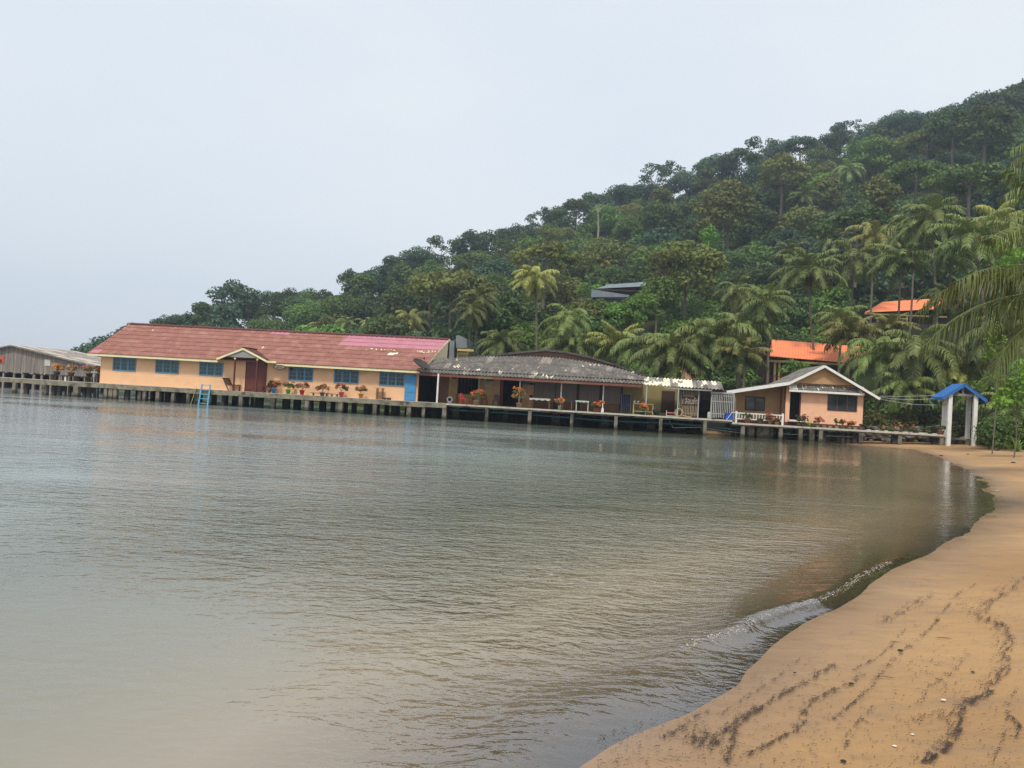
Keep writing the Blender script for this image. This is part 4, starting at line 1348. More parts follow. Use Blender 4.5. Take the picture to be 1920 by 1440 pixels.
# gable triangle in stained tan
gl = pu(1487, 722, VC - .3); gr = pu(1622, 724, VC - .3)
mb = MB(); mb.prism([(gl - .1, z_side + 0.05), (gr - .6, z_side + 0.05), (pkU + 0.02, pkZ - 0.12)], VC - 0.32, VC - 0.28)
mb.build('gable', M['tan_wall'], cot)
# window
mb = MB(); t_ = 0.07
mb.box(wa, wb, VC - .05, VC + .05, wt - t_, wt); mb.box(wa, wb, VC - .06, VC + .05, wbz, wbz + t_); mb.box(wa, wa + t_, VC - .05, VC + .05, wbz + t_, wt - t_); mb.box(wb - t_, wb, VC - .05, VC + .05, wbz + t_, wt - t_)
win = mb.build('window', M['dark_wood'], cot)
mb = MB()
for k in (1, 2):
    x = wa + (wb - wa) * k / 3; mb.box(x - .02, x + .02, VC - .02, VC + .01, wbz + t_, wt - t_)
mb.build('mullion', M['brown_wood'], win)
mb = MB(); mb.box(wa + t_, wb - t_, VC + .015, VC + .022, wbz + t_, wt - t_); mb.build('pane', M['glass'], win)
mb = MB(); mb.box(da, db, VC + 0.6, VC + .65, zc0, dt); mb.box(c0 + .1, c1 - .1, VC + 1.5, VC + 1.55, zc0, z_side); mb.build('shade_backing', M['dark'], cot)  # dark sheets behind door and window stand for room shade
mb = MB(); mb.box(db - 0.10, db, VC - .04, VC + .05, dz_, dt); mb.box(da - 0.02, db, VC - .04, VC + .05, dt, dt + .07); mb.build('door_frame', M['maroon'], cot)
mb = MB(); mb.box(da - .1, db + .5, VC - .35, VC - .02, dz_ - 0.12, dz_ - 0.04); mb.build('door_step', M['white'], cot)
# roof
depth = 6.8
mb = MB()
corr(mb, line((lU - 0.15, VCE, lZ - 0.06), (lU - 0.15, VCE + depth, lZ - 0.06)), line((pkU, VCE, pkZ), (pkU, VCE + depth, pkZ)), period=0.22, amp=0.028, rows=3)
corr(mb, line((rU, VCE, rZ), (rU, VCE + depth, rZ)), line((pkU, VCE, pkZ), (pkU, VCE + depth, pkZ)), period=0.22, amp=0.028, rows=4)
# shallow veranda roof running down to the left
corr(mb, line((flU, VCE, flZ), (flU, VCE + depth, flZ)), line((lU - .1, VCE, lZ - 0.04), (lU - .1, VCE + depth, lZ - .04)), period=0.22, amp=0.025, rows=3)
mb.build('roof', M['grey_roof'], cot)
mb = MB()
mb.bar((flU - .05, VCE - .03, flZ - .10), (lU, VCE - .03, lZ - .10), 0.05, 0.24)
mb.bar((lU - .02, VCE - .03, lZ - .10), (pkU, VCE - .03, pkZ - .09), 0.05, 0.19)
mb.bar((rU, VCE - .03, rZ - .07), (pkU, VCE - .03, pkZ - .09), 0.05, 0.17)
mb.build('rake_board', M['white'], cot)
# little skirt roof over the front wall
sa, sb = pu(1480, 729, .95), pu(1621, 739, .95)
zs0, zs1 = pz(1550, 733.5, .95), pz(1550, 723.5, 1.35)
rr2 = random.Random(3)
mb = MB()
corr(mb, line((sa, .95, zs0), (sb, .95, zs0)), line((sa, 1.36, zs1), (sb - .3, 1.36, zs1)), period=0.235, amp=0.034, rows=2, matf=lambda s, t, r: 1 if (s < .12 or rr2.random() < .05) else 0)
mb.build('skirt_roof', [M['grey_roof'], M['bare_patch']], cot)
mb = MB(); mb.box(sa, sb, .93, .97, zs0 - .17, zs0 - .02); mb.build('fascia', M['white'], cot)
# veranda: back wall, floor, window, posts
v0_ = pu(1378, 760, VV)
mb = MB(); mb.prism([(v0_, zc0), (c0 - .1, zc0), (c0 - .1, lZ - .1), (v0_, flZ + .05)], VV, VV + .08); mb.build('veranda_wall', M['tan_wall'], cot)
mb = MB(); mb.box(v0_ - .1, c1, 1.25, VV + 5, zc0 - .18, zc0 - .165); mb.box(v0_ - .1, c0, .9, 1.25, zc0 - .3, zc0 - .02); mb.build('floor', M['maroon'], cot)
a, b = pu(1397, 755, VV), pu(1434, 757, VV); zt, zb = pz(1416, 743.5, VV), pz(1416, 770, VV)
mb = MB()
mb.box(a, b, VV - .05, VV, zt - .07, zt); mb.box(a, b, VV - .05, VV, zb, zb + .07); mb.box(a, a + .07, VV - .05, VV, zb + .07, zt - .07); mb.box(b - .07, b, VV - .05, VV, zb + .07, zt - .07); mb.box((a + b) / 2 - .04, (a + b) / 2 + .04, VV - .05, VV, zb + .07, zt - .07)
win = mb.build('window', M['dark_wood'], cot)
mb = MB(); mb.box(a + .07, b - .07, VV - .02, VV - .012, zb + .07, zt - .07); mb.build('pane', M['glass'], win)
mb = MB(); mb.box(a + .09, (a + b) / 2 - .06, VV - .035, VV - .026, zb + .1, zb + (zt - zb) * .62); mb.box((a + b) / 2 + .06, b - .1, VV - .035, VV - .026, zt - .34, zt - .12); mb.build('curtain', mat('grey_curtain', (.16, .18, .18), (.10, .115, .12)), win)
for px, v, m in ((1378.5, .95, 'bamboo'),):
    uu = pu(px, 760, v); mb = MB(); mb.box(uu - .04, uu + .04, v - .04, v + .04, zc0 - .2, flZ); mb.build('post', M[m], cot)
for i in range(6):
    for vv in (1.6, 4, 6.8):
        pile(pu(1385, 800, 1.6) + i * (c1 - pu(1385, 800, 1.6) - .2) / 5, vv, .3, zc0 - .3, 0, 'dark_pile', cot)
for px in (1407, 1424, 1446, 1435):
    pile(pu(px, 815, .9), .9, rng.uniform(.4, .75) if px != 1446 else .22, zc0 - .35, 0, 'pile', cot)
mb = MB(); mb.box(pu(1546, 820, 2.2), pu(1581, 820, 2.2), 2.1, 3.4, -1, pz(1560, 813, 2.1)); mb.build('water_tank_base', M['concrete'], cot)

# white veranda railing
rail = thing('railing', 'low white baluster railing along the cottage veranda', 'railing')
vr = .75
ra, rb = pu(1380, 785, vr), pu(1467, 790, vr)
zt0, zb0 = pz(1424, 776.5, vr), pz(1424, 787.5, vr)
mb = MB(); mb.box(ra, rb, vr - .03, vr + .03, zt0 - .04, zt0 + .04); mb.build('top_rail', M['white'], rail)
mb = MB(); mb.box(ra, rb, vr - .025, vr + .025, zb0 - .035, zb0 + .035); mb.build('bottom_rail', M['white'], rail)
for x in (ra, rb):
    mb = MB(); mb.box(x - .07, x + .07, vr - .07, vr + .07, zb0 - .3, zt0 + .14); mb.build('post', M['white'], rail)
for k in range(1, 16):
    x = ra + (rb - ra) * k / 16
    mb = MB(); mb.box(x - .03, x + .03, vr - .015, vr + .015, zb0 + .035, zt0 - .04); mb.build('baluster', M['white'], rail)

# ------------------------------------------------------------------ leaves as arrays
def quads_from(c, n, s, rs, elong=1.0, tone=None):
    """rhombic leaf clumps: centres c, facing n, half sizes s"""
    k = len(c)
    r = rs.normal(size=(k, 3))
    a = np.cross(n, r); a /= np.linalg.norm(a, axis=1)[:, None] + 1e-9
    b = np.cross(n, a); b /= np.linalg.norm(b, axis=1)[:, None] + 1e-9
    s = s[:, None]
    bend = n * s * rs.uniform(-0.25, 0.25, (k, 1))
    v = np.stack([c - a * s * elong, c - b * s * 0.7 + bend, c + a * s * elong, c + b * s * 0.7 + bend], 1).reshape(-1, 3)
    f = np.arange(4 * k).reshape(-1, 4)
    t = np.repeat(rs.uniform(0, 1, k) if tone is None else tone, 4)
    return v, f, t

def blob_leaves(lumps, dens, size, rs, up=0.35, fill=0.25):
    """leaf clumps on and just inside a set of ellipsoid lumps (x, y, z, rx, ry, rz)"""
    C, NN, T = [], [], []
    for (x, y, z, rx, ry, rz) in lumps:
        area = 4 * math.pi * ((rx * ry + rx * rz + ry * rz) / 3)
        n = max(6, int(area * dens))
        d = rs.normal(size=(n, 3)); d[:, 2] += up * np.abs(d[:, 2]) + up * 0.5
        d /= np.linalg.norm(d, axis=1)[:, None]
        rad = np.where(rs.uniform(size=n) < fill, rs.uniform(0.3, 0.9, n), rs.normal(1.0, 0.09, n))
        C.append(np.array([x, y, z]) + d * rad[:, None] * np.array([rx, ry, rz]))
        q = d + rs.normal(scale=0.55, size=(n, 3)); q[:, 2] += 0.3
        NN.append(q / np.linalg.norm(q, axis=1)[:, None])
        T.append(np.clip(rs.uniform(0, 1) * 0.5 + rs.uniform(0, 0.5, n), 0, 1))
    C, NN, T = np.concatenate(C), np.concatenate(NN), np.concatenate(T)
    s = size * rs.uniform(0.6, 1.35, len(C))
    return quads_from(C, NN, s, rs, 1.1, T)

def leaf_object_mesh(name, v, f, t, m):
    return np_mesh(name, v, f, m, False, {'tone': ('POINT', t)})

# ------------------------------------------------------------------ potted plants
def rosette_mesh(seed, w, h, m, n=130, size=0.06, green=False):
    rs = np.random.RandomState(seed)
    k = rs.randint(8, 13)
    lumps = []
    for i in range(k):
        a, r_ = rs.uniform(0, 6.28), math.sqrt(rs.uniform(0.02, 1)) * w * 0.5
        lumps.append((math.cos(a) * r_, math.sin(a) * r_, h * rs.uniform(0.35, 0.95) * (1 - 0.3 * r_ / w), w * 0.13, w * 0.13, w * 0.10))
    v, f, t = blob_leaves(lumps, n / (k * 4 * math.pi * (w * .13) ** 2), size, rs, 0.4, 0.1)
    return leaf_object_mesh('plant', v, f, t, m)

def frust(r0, r1, h, rim=True, n=18):
    mb = MB()
    mb.lathe([(0.001, 0), (r0, 0), (r0 + (r1 - r0) * .86, h * .86)] + ([(r1 + .02, h * .86), (r1 + .03, h), (r1 - .01, h), (r1 - .02, h - .05)] if rim else [(r1, h), (r1 - .02, h), (r1 - .03, h - .05)]) + [(0.001, h - .05)], n)
    return mb

def pot(px, py, m, label, v=0.32, r=(.13, .20), h=.36, w=.78, ph=.5, fl='flower', z0=None, seed=1, group=None, name='flower_pot', share=.5, cat='flower pot'):
    uu, zz = P(px, py, v)
    zb = DZ if z0 is None else z0
    w *= 1.15; ph *= 1.35 if v < .5 and z0 is None and h > .25 else 1.08
    t = thing(name, label, cat, (uu, v, zb), group)
    frust(r[0], r[1], h).build('pot', M[m], t, True)
    mb = MB()
    rs = random.Random(seed)
    for i in range(9):
        a = rs.uniform(0, 6.28); q = rs.uniform(.1, .42) * w
        mb.tube([(0, 0, h - .06), (math.cos(a) * q * .5, math.sin(a) * q * .5, h + ph * .35), (math.cos(a) * q, math.sin(a) * q, h + ph * rs.uniform(.5, .9))], .008, 4)
    mb.build('stem', M['brown_wood'], t)
    o = link('foliage', rosette_mesh(seed + 50, w, ph * .85, LM['potleaf'], 420, .05), t); o.location = (0, 0, h)
    if fl:
        o = link('blossom', rosette_mesh(seed, w * 1.05, ph * 1.05, LM[fl], int(900 * share), .05), t); o.location = (0, 0, h + .02)
    return t
G1 = 'potted plants along the walkway'
pot(513, 737, 'pot_blue', 'bright blue pot of salmon blossoms beside the porch bench', seed=1, group=G1)
pot(540, 738, 'pot_green', 'lime green pot of salmon blossoms on the walkway', seed=2, group=G1)
pot(566, 740, 'pot_red', 'bright red pot of salmon blossoms on the walkway', seed=3, group=G1, h=.38)
pot(604, 742, 'pot_grey', 'dark grey pot of salmon blossoms beside the low planks', seed=4, group=G1, h=.3)
pot(639.6, 745, 'pot_pink', 'rose pink pot of salmon blossoms below a blue window', seed=5, group=G1, h=.42)
pot(676.5, 747, 'pot_orange', 'mustard orange pot with blossoms spilling over one side', seed=6, group=G1, h=.38)
pot(892, 758, 'tan_pot', 'tan pot of orange blossoms beside the red plastic chair', v=.3, r=(.16, .22), h=.34, w=.9, ph=.65, fl='flower_o', seed=7, group=G1, share=.3)
pot(973, 763, 'tan_pot', 'tan pot with the tallest orange blossom bush, in front of the dark doorway', v=.3, r=(.17, .22), h=.36, w=1.0, ph=.95, fl='flower_o', seed=8, group=G1, share=.3)
pot(1049, 768, 'pale_green', 'pale green jar with a small bunch of orange blossoms', v=.3, r=(.10, .11), h=.3, w=.6, ph=.5, fl='flower_o', seed=9, group=G1, share=.4)
pot(1119, 773, 'terracotta', 'wide brown bowl of bright orange blossoms beside a white stake', v=.35, r=(.20, .30), h=.26, w=.8, ph=.5, fl='flower_o', seed=10, group=G1, share=.7)
pot(1205, 777, 'black', 'black tub of vivid orange blossoms in front of the small shelf', v=.35, r=(.15, .19), h=.18, w=.7, ph=.62, fl='flower_o', seed=11, group=G1, share=.8)
# planks table with four tubs left of the house
vt = 1.9
ta, tb = pu(93, 712, vt), pu(188, 715, vt)
bench = thing('plank_table', 'long dark plank table standing on the walkway beyond the sea end of the peach house', 'table', (0, 0, 0))
mb = MB()
for k in range(4): mb.box(ta + (k % 2) * .3, tb, vt - .3 + k * .21, vt - .1 + k * .21, DZ + .42, DZ + .46)
mb.build('table_top', M['dark_wood'], bench)
for x in np.linspace(ta + .2, tb - .2, 5):
    mb = MB(); mb.box(x - .05, x + .05, vt - .25, vt + .45, DZ - .1, DZ + .419); mb.build('leg', M['grey_wood'], bench)
for px, m, lb, w, sd, fl in ((106, 'pot_grey', 'grey tub of bright orange blossoms at the sea end of the plank table', .9, 21, 'flower_o'), (133, 'terracotta', 'brown tub of dull orange blossoms in the middle of the plank table', .85, 22, 'flower'),
                         (167, 'dark_wood', 'dark tub with a dense dull bush next to the white cross post', .9, 23, 'flower'), (188, 'dark_wood', 'dark tub of red blossoms tight against the end wall of the peach house', .7, 24, 'flower_o')):
    pot(px, 708, m, lb, v=vt, r=(.2, .27), h=.3, w=w, ph=.6, z0=DZ + .46, seed=sd, group='tubs on the plank table', share=.5 if fl == 'flower_o' else .25, fl=fl)
mb = MB(); a_, _ = P(177, 700, 1.2)
mb.box(a_ - .04, a_ + .04, 1.16, 1.24, DZ, DZ + 1.1); mb.box(a_ - .28, a_ + .28, 1.15, 1.25, DZ + .82, DZ + .92)
o = mb.build('cross_post', M['metal']); o.location = W(0, 0, 0); o.rotation_euler = (0, 0, ALPHA); tag(o, 'pale grey wooden cross post between the dark tubs and the peach house', 'post')
mb = MB(); a_ = pu(122.5, 712, .3); mb.box(a_ - .05, a_ + .05, .25, .35, DZ, DZ + .36)
o = mb.build('mooring_post', M['white']); o.location = W(0, 0, 0); o.rotation_euler = (0, 0, ALPHA); tag(o, 'short white mooring post on the edge of the walkway before the plank table', 'post')

# small pots on the cottage side
zc = ZL
pot(1401, 797, 'terracotta', 'brown clay pot with a bright green leafy plant before the railing', v=.4, r=(.16, .22), h=.34, w=.6, ph=.42, fl=None, z0=zc, seed=31, group='pots on the low footbridge')
for px, m, lb, w, ph, fl, sd in ((1424, 'pot_grey', 'grey flat pot with low sparse green plant before the railing', .45, .2, None, 32), (1443, 'terracotta', 'brown pot of pink blossoms standing before the railing', .55, .6, 'flower', 33),
                             (1456, 'tan_pot', 'tan square pot beside the pink blossoms at the railing end', .4, .3, 'flower', 34), (1498, 'stone', 'mossy stone pot with a thin grey green bush before the dark door', .5, .75, None, 35),
                             (1507, 'stone', 'stone pot with a leggy brownish plant just past the dark door', .45, .8, 'flower', 36), (1534, 'stone', 'mossy tub with purple pink blossoms behind the fern', .6, .6, 'flower', 37),
                             (1568, 'stone', 'small stone pot with a round green topped bush under the brown window', .42, .66, None, 38), (1580, 'stone', 'small stone pot with a round brownish bush below the window edge', .34, .55, 'flower', 39),
                             (1597, 'terracotta', 'clay pot of red blossoms near the cottage corner', .5, .36, 'flower_o', 40), (1617, 'stone', 'stone pot with pale yellow green plant at the cottage corner', .4, .3, None, 41)):
    pot(px, 800, m, lb, v=.45, r=(.12, .15), h=.2, w=w, ph=ph, fl=fl, z0=zc, seed=sd, group='pots on the low footbridge', share=.35)
def fern(px, v, z0, w, h, m, label, name='fern', cat='fern', seed=1, n=46, world=None):
    t = thing(name, label, cat, (pu(px, 800, v), v, z0), None) if world is None else thing(name, label, cat, world=world)
    rs = random.Random(seed); V, Fc, T = [], [], []
    for i in range(n):
        a = rs.uniform(0, 6.28); el = rs.uniform(.2, 1.3); L = rs.uniform(.6, 1.0)
        pr = None
        wd = .045 * w
        for k in range(5):
            q = k / 4
            r_ = L * w * .6 * q * math.cos(el * .6); zz = h * (math.sin(el) * q * 1.3 - q * q * .55)
            p = np.array([math.cos(a) * r_, math.sin(a) * r_, zz]); s = np.array([-math.sin(a), math.cos(a), 0]) * wd * (1.1 - q)
            V += [p - s, p + s]; tt = rs.uniform(.3, 1); T += [tt, tt]
            if k: b_ = len(V) - 4; Fc.append((b_, b_ + 1, b_ + 3, b_ + 2))
    link('foliage', np_mesh('foliage', np.array(V), np.array(Fc), m, False, {'tone': ('POINT', np.array(T))}), t)
    return t
fern(1519, .3, ZL - .05, 1.0, .62, LM['lime'], 'bright green fern spilling over the footbridge edge before the cottage', seed=4, n=80)

# ------------------------------------------------------------------ furniture
def deck_thing(name, label, cat, px, py, v, z0=DZ, rot=0.0, group=None):
    return thing(name, label, cat, (pu(px, py, v), v, z0), group, rot)

def plastic_chair(t, m, h=.84, arms=False):
    for sx in (-1, 1):
        for sy in (-1, 1):
            mb = MB(); mb.tube([(sx * .23, sy * .23, 0), (sx * .19, sy * .18, .43)], [.022, .026], 6); mb.build('leg', M[m], t)
    mb = MB(); mb.lathe([(.001, .44), (.2, .435), (.235, .43), (.235, .40), (.2, .40), (.001, .41)], 14); mb.build('seat', M[m], t, True)
    mb = MB()
    mb.tube([(-.20, .19, .42), (-.21, .24, .62), (-.16, .27, h - .04), (0, .28, h), (.16, .27, h - .04), (.21, .24, .62), (.20, .19, .42)], .024, 6)
    for x in (-.09, 0, .09): mb.box(x - .025, x + .025, .225, .245, .45, h - .02)
    mb.build('backrest', M[m], t)
t = deck_thing('chair', 'bright red plastic chair at the deck edge beside the wooden table', 'chair', 870, 755, .7, rot=R(75)); plastic_chair(t, 'plastic_red')
t = deck_thing('chair', 'dark red plastic chair stacked against the tan wall behind the orange blossoms', 'chair', 908, 757, 2.5, rot=R(20)); plastic_chair(t, 'plastic_dark_red', .9)
t = deck_thing('chair', 'navy blue plastic chair standing alone against the tan wall', 'chair', 929, 757, 2.5, rot=R(0)); plastic_chair(t, 'plastic_navy', .9)

def table(name, label, px0, px1, v, h, m_top, m_leg, dep=.7, z0=DZ, th=.05, cloth=0.0, cat='table'):
    a, b = pu(px0, 760, v), pu(px1, 760, v)
    w = b - a
    t = thing(name, label, cat, ((a + b) / 2, v, z0))
    mb = MB(); mb.box(-w / 2, w / 2, 0, dep, h - th, h); mb.build('table_top', M[m_top], t)
    for x in (-w / 2 + .06, w / 2 - .06):
        for y in (.06, dep - .06):
            mb = MB(); mb.box(x - .035, x + .035, y - .035, y + .035, 0, h - th - .001); mb.build('leg', M[m_leg], t)
    if cloth:
        mb = MB()
        n = 12
        for i in range(n):
            x0, x1 = -w / 2 - .01 + (w + .02) * i / n, -w / 2 - .01 + (w + .02) * (i + 1) / n
            d0, d1 = cloth * (1 + .35 * math.sin(i * 1.9)), cloth * (1 + .35 * math.sin((i + 1) * 1.9))
            mb.face([(x0, -.012, h + .004), (x0, -.03, h - d0), (x1, -.03, h - d1), (x1, -.012, h + .004)])
        mb.box(-w / 2 - .01, w / 2 + .01, -.01, dep, h + .001, h + .006)
        mb.build('table_cover', M[m_top], t)
    return t
table('table', 'small reddish wooden table behind the red plastic chair', 853, 886, 1.6, .78, 'brown_wood', 'maroon')
table('table', 'long table with a draped whitish cover and brown legs in front of the blinds', 992, 1031, 1.3, .80, 'table_white', 'brown_wood', .8, cloth=.14)
table('table', 'dark blue topped table between the two pale tables', 1053, 1073, 1.3, .76, 'plastic_navy', 'brown_wood', .8)
table('table', 'pale green table with a scalloped cover before the blinds', 1079, 1104, 1.1, .80, 'pale_green', 'pale_green', .7, cloth=.12)
mb = MB()
mb.lathe([(.001, 0), (.16, 0), (.17, .12), (.12, .2), (.001, .2)], 14); mb.tube([(-.1, 0, .2), (0, 0, .27), (.1, 0, .2)], .015, 5)
o = mb.build('kettle', M['black']); o.location = W(pu(996, 745, 1.7), 1.7, DZ + .808); tag(o, 'black kettle standing on the whitish covered table', 'kettle')
# small shelf with two white cups
sh = thing('shelf', 'pale open shelf rack against the olive yellow wall with two cups on it', 'shelf', (0, 0, 0))
a, b = pu(1187, 765, 1.4), pu(1225, 768, 1.4)
mb = MB(); mb.box(a, b, 1.4, 1.9, DZ + .78, DZ + .86); mb.build('top_board', M['yellow'], sh)
mb = MB(); mb.box(a + .07, b - .07, 1.42, 1.88, DZ + .22, DZ + .26); mb.build('shelf_board', M['yellow'], sh)
for x in (a, b - .07):
    mb = MB(); mb.box(x, x + .07, 1.42, 1.88, DZ, DZ + .779); mb.build('side_panel', M['yellow'], sh)
for k, (px, lb) in enumerate(((1189.5, 'white cup on the shelf rack, the one nearer the folded lounger'), (1196.5, 'white cup on the shelf rack, the one nearer the thin post'))):
    mb = MB(); mb.lathe([(.001, 0), (.06, 0), (.08, .17), (.07, .17), (.05, .02), (.001, .02)], 12)
    o = mb.build('cup', M['white'], None, True); o.location = W(pu(px, 755, 1.6), 1.6, DZ + .861); tag(o, lb, 'cup')
# folded blue lounger against the wall
lg = thing('sun_lounger', 'navy blue folded lounger leaning upright against the olive yellow wall', 'sun lounger', (pu(1174, 760, 2.6), 2.6, DZ))
mb = MB()
for k in range(5): mb.bar((-.30 + k * .14, -.05, .12), (-.30 + k * .14, .32, 1.50), .11, .02)
mb.build('webbing', M['plastic_navy'], lg)
mb = MB(); mb.tube([(-.38, -.08, 0), (-.38, .30, 1.5), (.34, .30, 1.5), (.34, -.08, 0)], .022, 6); mb.tube([(.05, -.3, .72), (.42, -.45, .50), (.20, -.3, .02)], .018, 6)
mb.build('frame', M['metal'], lg)
# black bag
rs_ = random.Random(9)
bg_ = MB()
for k in range(9):
    c = Vector((rs_.uniform(-.28, .28), rs_.uniform(-.12, .12), rs_.uniform(.1, .3))); r_ = rs_.uniform(.12, .2)
    bg_.tube([c + Vector((0, 0, -r_)), c + Vector((0, 0, -r_ * .6)), c, c + Vector((0, 0, r_ * .7)), c + Vector((0, 0, r_))], [.02, r_ * .8, r_, r_ * .7, .01], 9)
o = bg_.build('bag', M['black'], None, True); o.location = W(pu(1233, 770, 1.5), 1.5, DZ + .10); tag(o, 'black crumpled bag on the deck beside the dark door', 'bag')
# toy bench with pink rail
pb = thing('bench', 'tiny low bench with a pink slat beside the coiled rope', 'bench', (pu(1259, 775, .6), .6, DZ))
mb = MB(); mb.box(-.36, .36, -.02, .02, .24, .31); mb.build('rail', M['pink'], pb)
for x in (-.39, .37):
    mb = MB(); mb.box(x, x + .03, -.03, .03, 0, .45); mb.build('leg', M['white'], pb)
mb = MB(); mb.box(-.36, .36, -.3, -.05, .02, .06); mb.build('seat', M['aqua'], pb)
# rope coil with its loose end
mb = MB()
pts = []
for i in range(160):
    a_ = i * 2 * math.pi / 16; r_ = .26 + .05 * math.sin(i * .37)
    pts.append((r_ * math.cos(a_), -.12 + .012 * (i / 16) * 2 + .02 * math.sin(i), .30 + (r_ + .02) * math.sin(a_)))
mb.tube(pts, .045, 6)
mb.tube([(.15, 0, .08), (.35, 0, .12), (.6, .02, .08), (.95, 0, .05)], .045, 6)
o = mb.build('rope', M['rope'], None, True); o.location = W(pu(1272.5, 780, .7), .7, DZ - .02); o.rotation_euler = (0, 0, ALPHA); tag(o, 'thick tan coil of rope with its end trailing on the deck by the bamboo screen', 'rope')
# washing machine like white drum object, fan
fan = thing('fan', 'small round white fan standing on the deck by the plank wall', 'fan', (pu(843, 752, 2.2), 2.2, DZ))
mb = MB(); mb.tube([(0, .1, .30), (0, -.05, .30)], .24, 18); mb.build('housing', M['white'], fan)
mb = MB(); mb.tube([(0, -.052, .30), (0, -.06, .30)], .14, 16); mb.build('grille', M['black'], fan)
mb = MB(); mb.box(-.16, .16, -.1, .12, 0, .08); mb.build('base', M['white'], fan)
# green bottle crate, blue barrel
mb = MB(); mb.lathe([(.001, 0), (.15, 0), (.16, .05), (.155, .45), (.10, .5), (.001, .5)], 14)
o = mb.build('jerrycan', M['pale_green'], None, True); o.location = W(pu(1330, 783, 1.0), 1.0, DZ); tag(o, 'pale green plastic canister in the dark doorway beside the slat gate', 'canister')
bx = thing('tank', 'bright blue plastic tank between the slat gate and the white railing', 'tank', (pu(1367, 785, .45), .45, ZL))
mb = MB(); mb.box(-.26, .26, -.2, .2, .1, .62); mb.build('body', M['plastic_blue'], bx)
mb = MB(); mb.box(-.28, .28, -.22, .22, .62, .67); mb.build('lid', M['plastic_blue'], bx)
mb = MB(); mb.tube([(.5, -.1, .75), (.15, -.23, .72), (-.25, -.24, .1)], .02, 6); mb.build('hose', M['white'], bx)
mb = MB(); mb.box(-.3, .3, -.25, .25, 0, .099); mb.build('base', M['grey_wood'], bx)
mb = MB(); mb.tube([(0, 0, 0), (0, 0, .72)], .04, 8); mb.tube([(0, 0, 0), (0, 0, .3)], .11, 12)
o = mb.build('stake', M['white']); o.location = W(pu(1129.5, 770, .2), .2, DZ); tag(o, 'white plastic stake in a white bucket foot at the deck edge', 'stake')
# stand with lantern frame near the last blue window
st = thing('stand', 'narrow brown wooden stand with an open lantern frame under the last blue window', 'stand', (pu(710, 748, .8), .8, DZ))
mb = MB(); mb.box(-.42, .38, -.2, .2, .86, .90); mb.build('top_board', M['grey_wood'], st)
for x in (-.14, .28):
    for y in (-.16, .16):
        mb = MB(); mb.box(x - .03, x + .03, y - .03, y + .03, 0, .859); mb.build('leg', M['brown_wood'], st)
mb = MB(); mb.box(-.11, .25, -.16, .16, .12, .16); mb.build('shelf_board', M['brown_wood'], st)
for k, (px, m, lb) in enumerate(((722, 'black', 'round black pan on the deck next to the wooden stand'), (729.5, 'maroon', 'small dark red box on the deck below the last blue window'))):
    mb = MB()
    if k == 0: mb.lathe([(.001, 0), (.12, .02), (.16, .12), (.13, .13), (.001, .06)], 14)
    else: mb.box(-.14, .14, -.1, .1, 0, .13); mb.box(-.15, .15, -.11, .11, .13, .16)
    o = mb.build('pan' if k == 0 else 'box', M[m]); o.location = W(pu(px, 748, .8), .8, DZ); o.rotation_euler = (0, 0, ALPHA); tag(o, lb, 'pan' if k == 0 else 'box')
# low planks behind the grey pot
for k, (px0, px1, lb) in enumerate(((582, 618, 'low weathered plank bench behind the dark grey flower pot'), (620, 634, 'short low plank bench next to the rose pink flower pot'))):
    a, b = pu(px0, 738, .7), pu(px1, 740, .7)
    t = thing('plank_bench', lb, 'bench', ((a + b) / 2, .7, DZ), None); w = (b - a) / 2
    mb = MB(); mb.box(-w, w, -.16, -.01, .2, .24); mb.box(-w + .05, w - .04, .02, .18, .2, .24); mb.build('seat', M['grey_wood'], t)
    for x in (-w * .7, w * .7):
        mb = MB(); mb.box(x - .03, x + .03, -.14, .16, 0, .199); mb.build('leg', M['grey_wood'], t)
# porch benches, seen end on, facing each other
def porch_bench(px, face, label):
    t = thing('porch_bench', label, 'bench', (pu(px, 730, .55), .55, DZ))
    f = face
    for y in (-.45, .55):
        mb = MB()
        mb.bar((-f * .62, y, .95), (-f * .10, y, 0), .09, .06); mb.bar((-f * .28, y, .42), (f * .42, y, .46), .08, .05)
        mb.bar((f * .34, y, .42), (f * .30, y, 0), .07, .06)
        mb.build('side_frame', M['maroon'], t)
    mb = MB()
    for k in range(4): mb.box(min(f * (-.22 + k * .16), f * (-.22 + k * .16 + .12)), max(f * (-.22 + k * .16), f * (-.22 + k * .16 + .12)), -.42, .52, .47, .50)
    mb.build('seat', M['dark_wood'], t)
    mb = MB()
    for k in range(6): mb.bar((-f * .61, -.40 + k * .18, .95), (-f * .32, -.40 + k * .18, .46), .11, .025)
    mb.bar((-f * .64, -.5, .97), (-f * .64, .6, .97), .07, .07)
    mb.build('backrest', M['dark_wood'], t)
porch_bench(436, 1, 'dark wooden bench with a sloping back on the sea side of the porch')
porch_bench(496, -1, 'brown wooden bench with a sloping slatted back next to the blue pot')
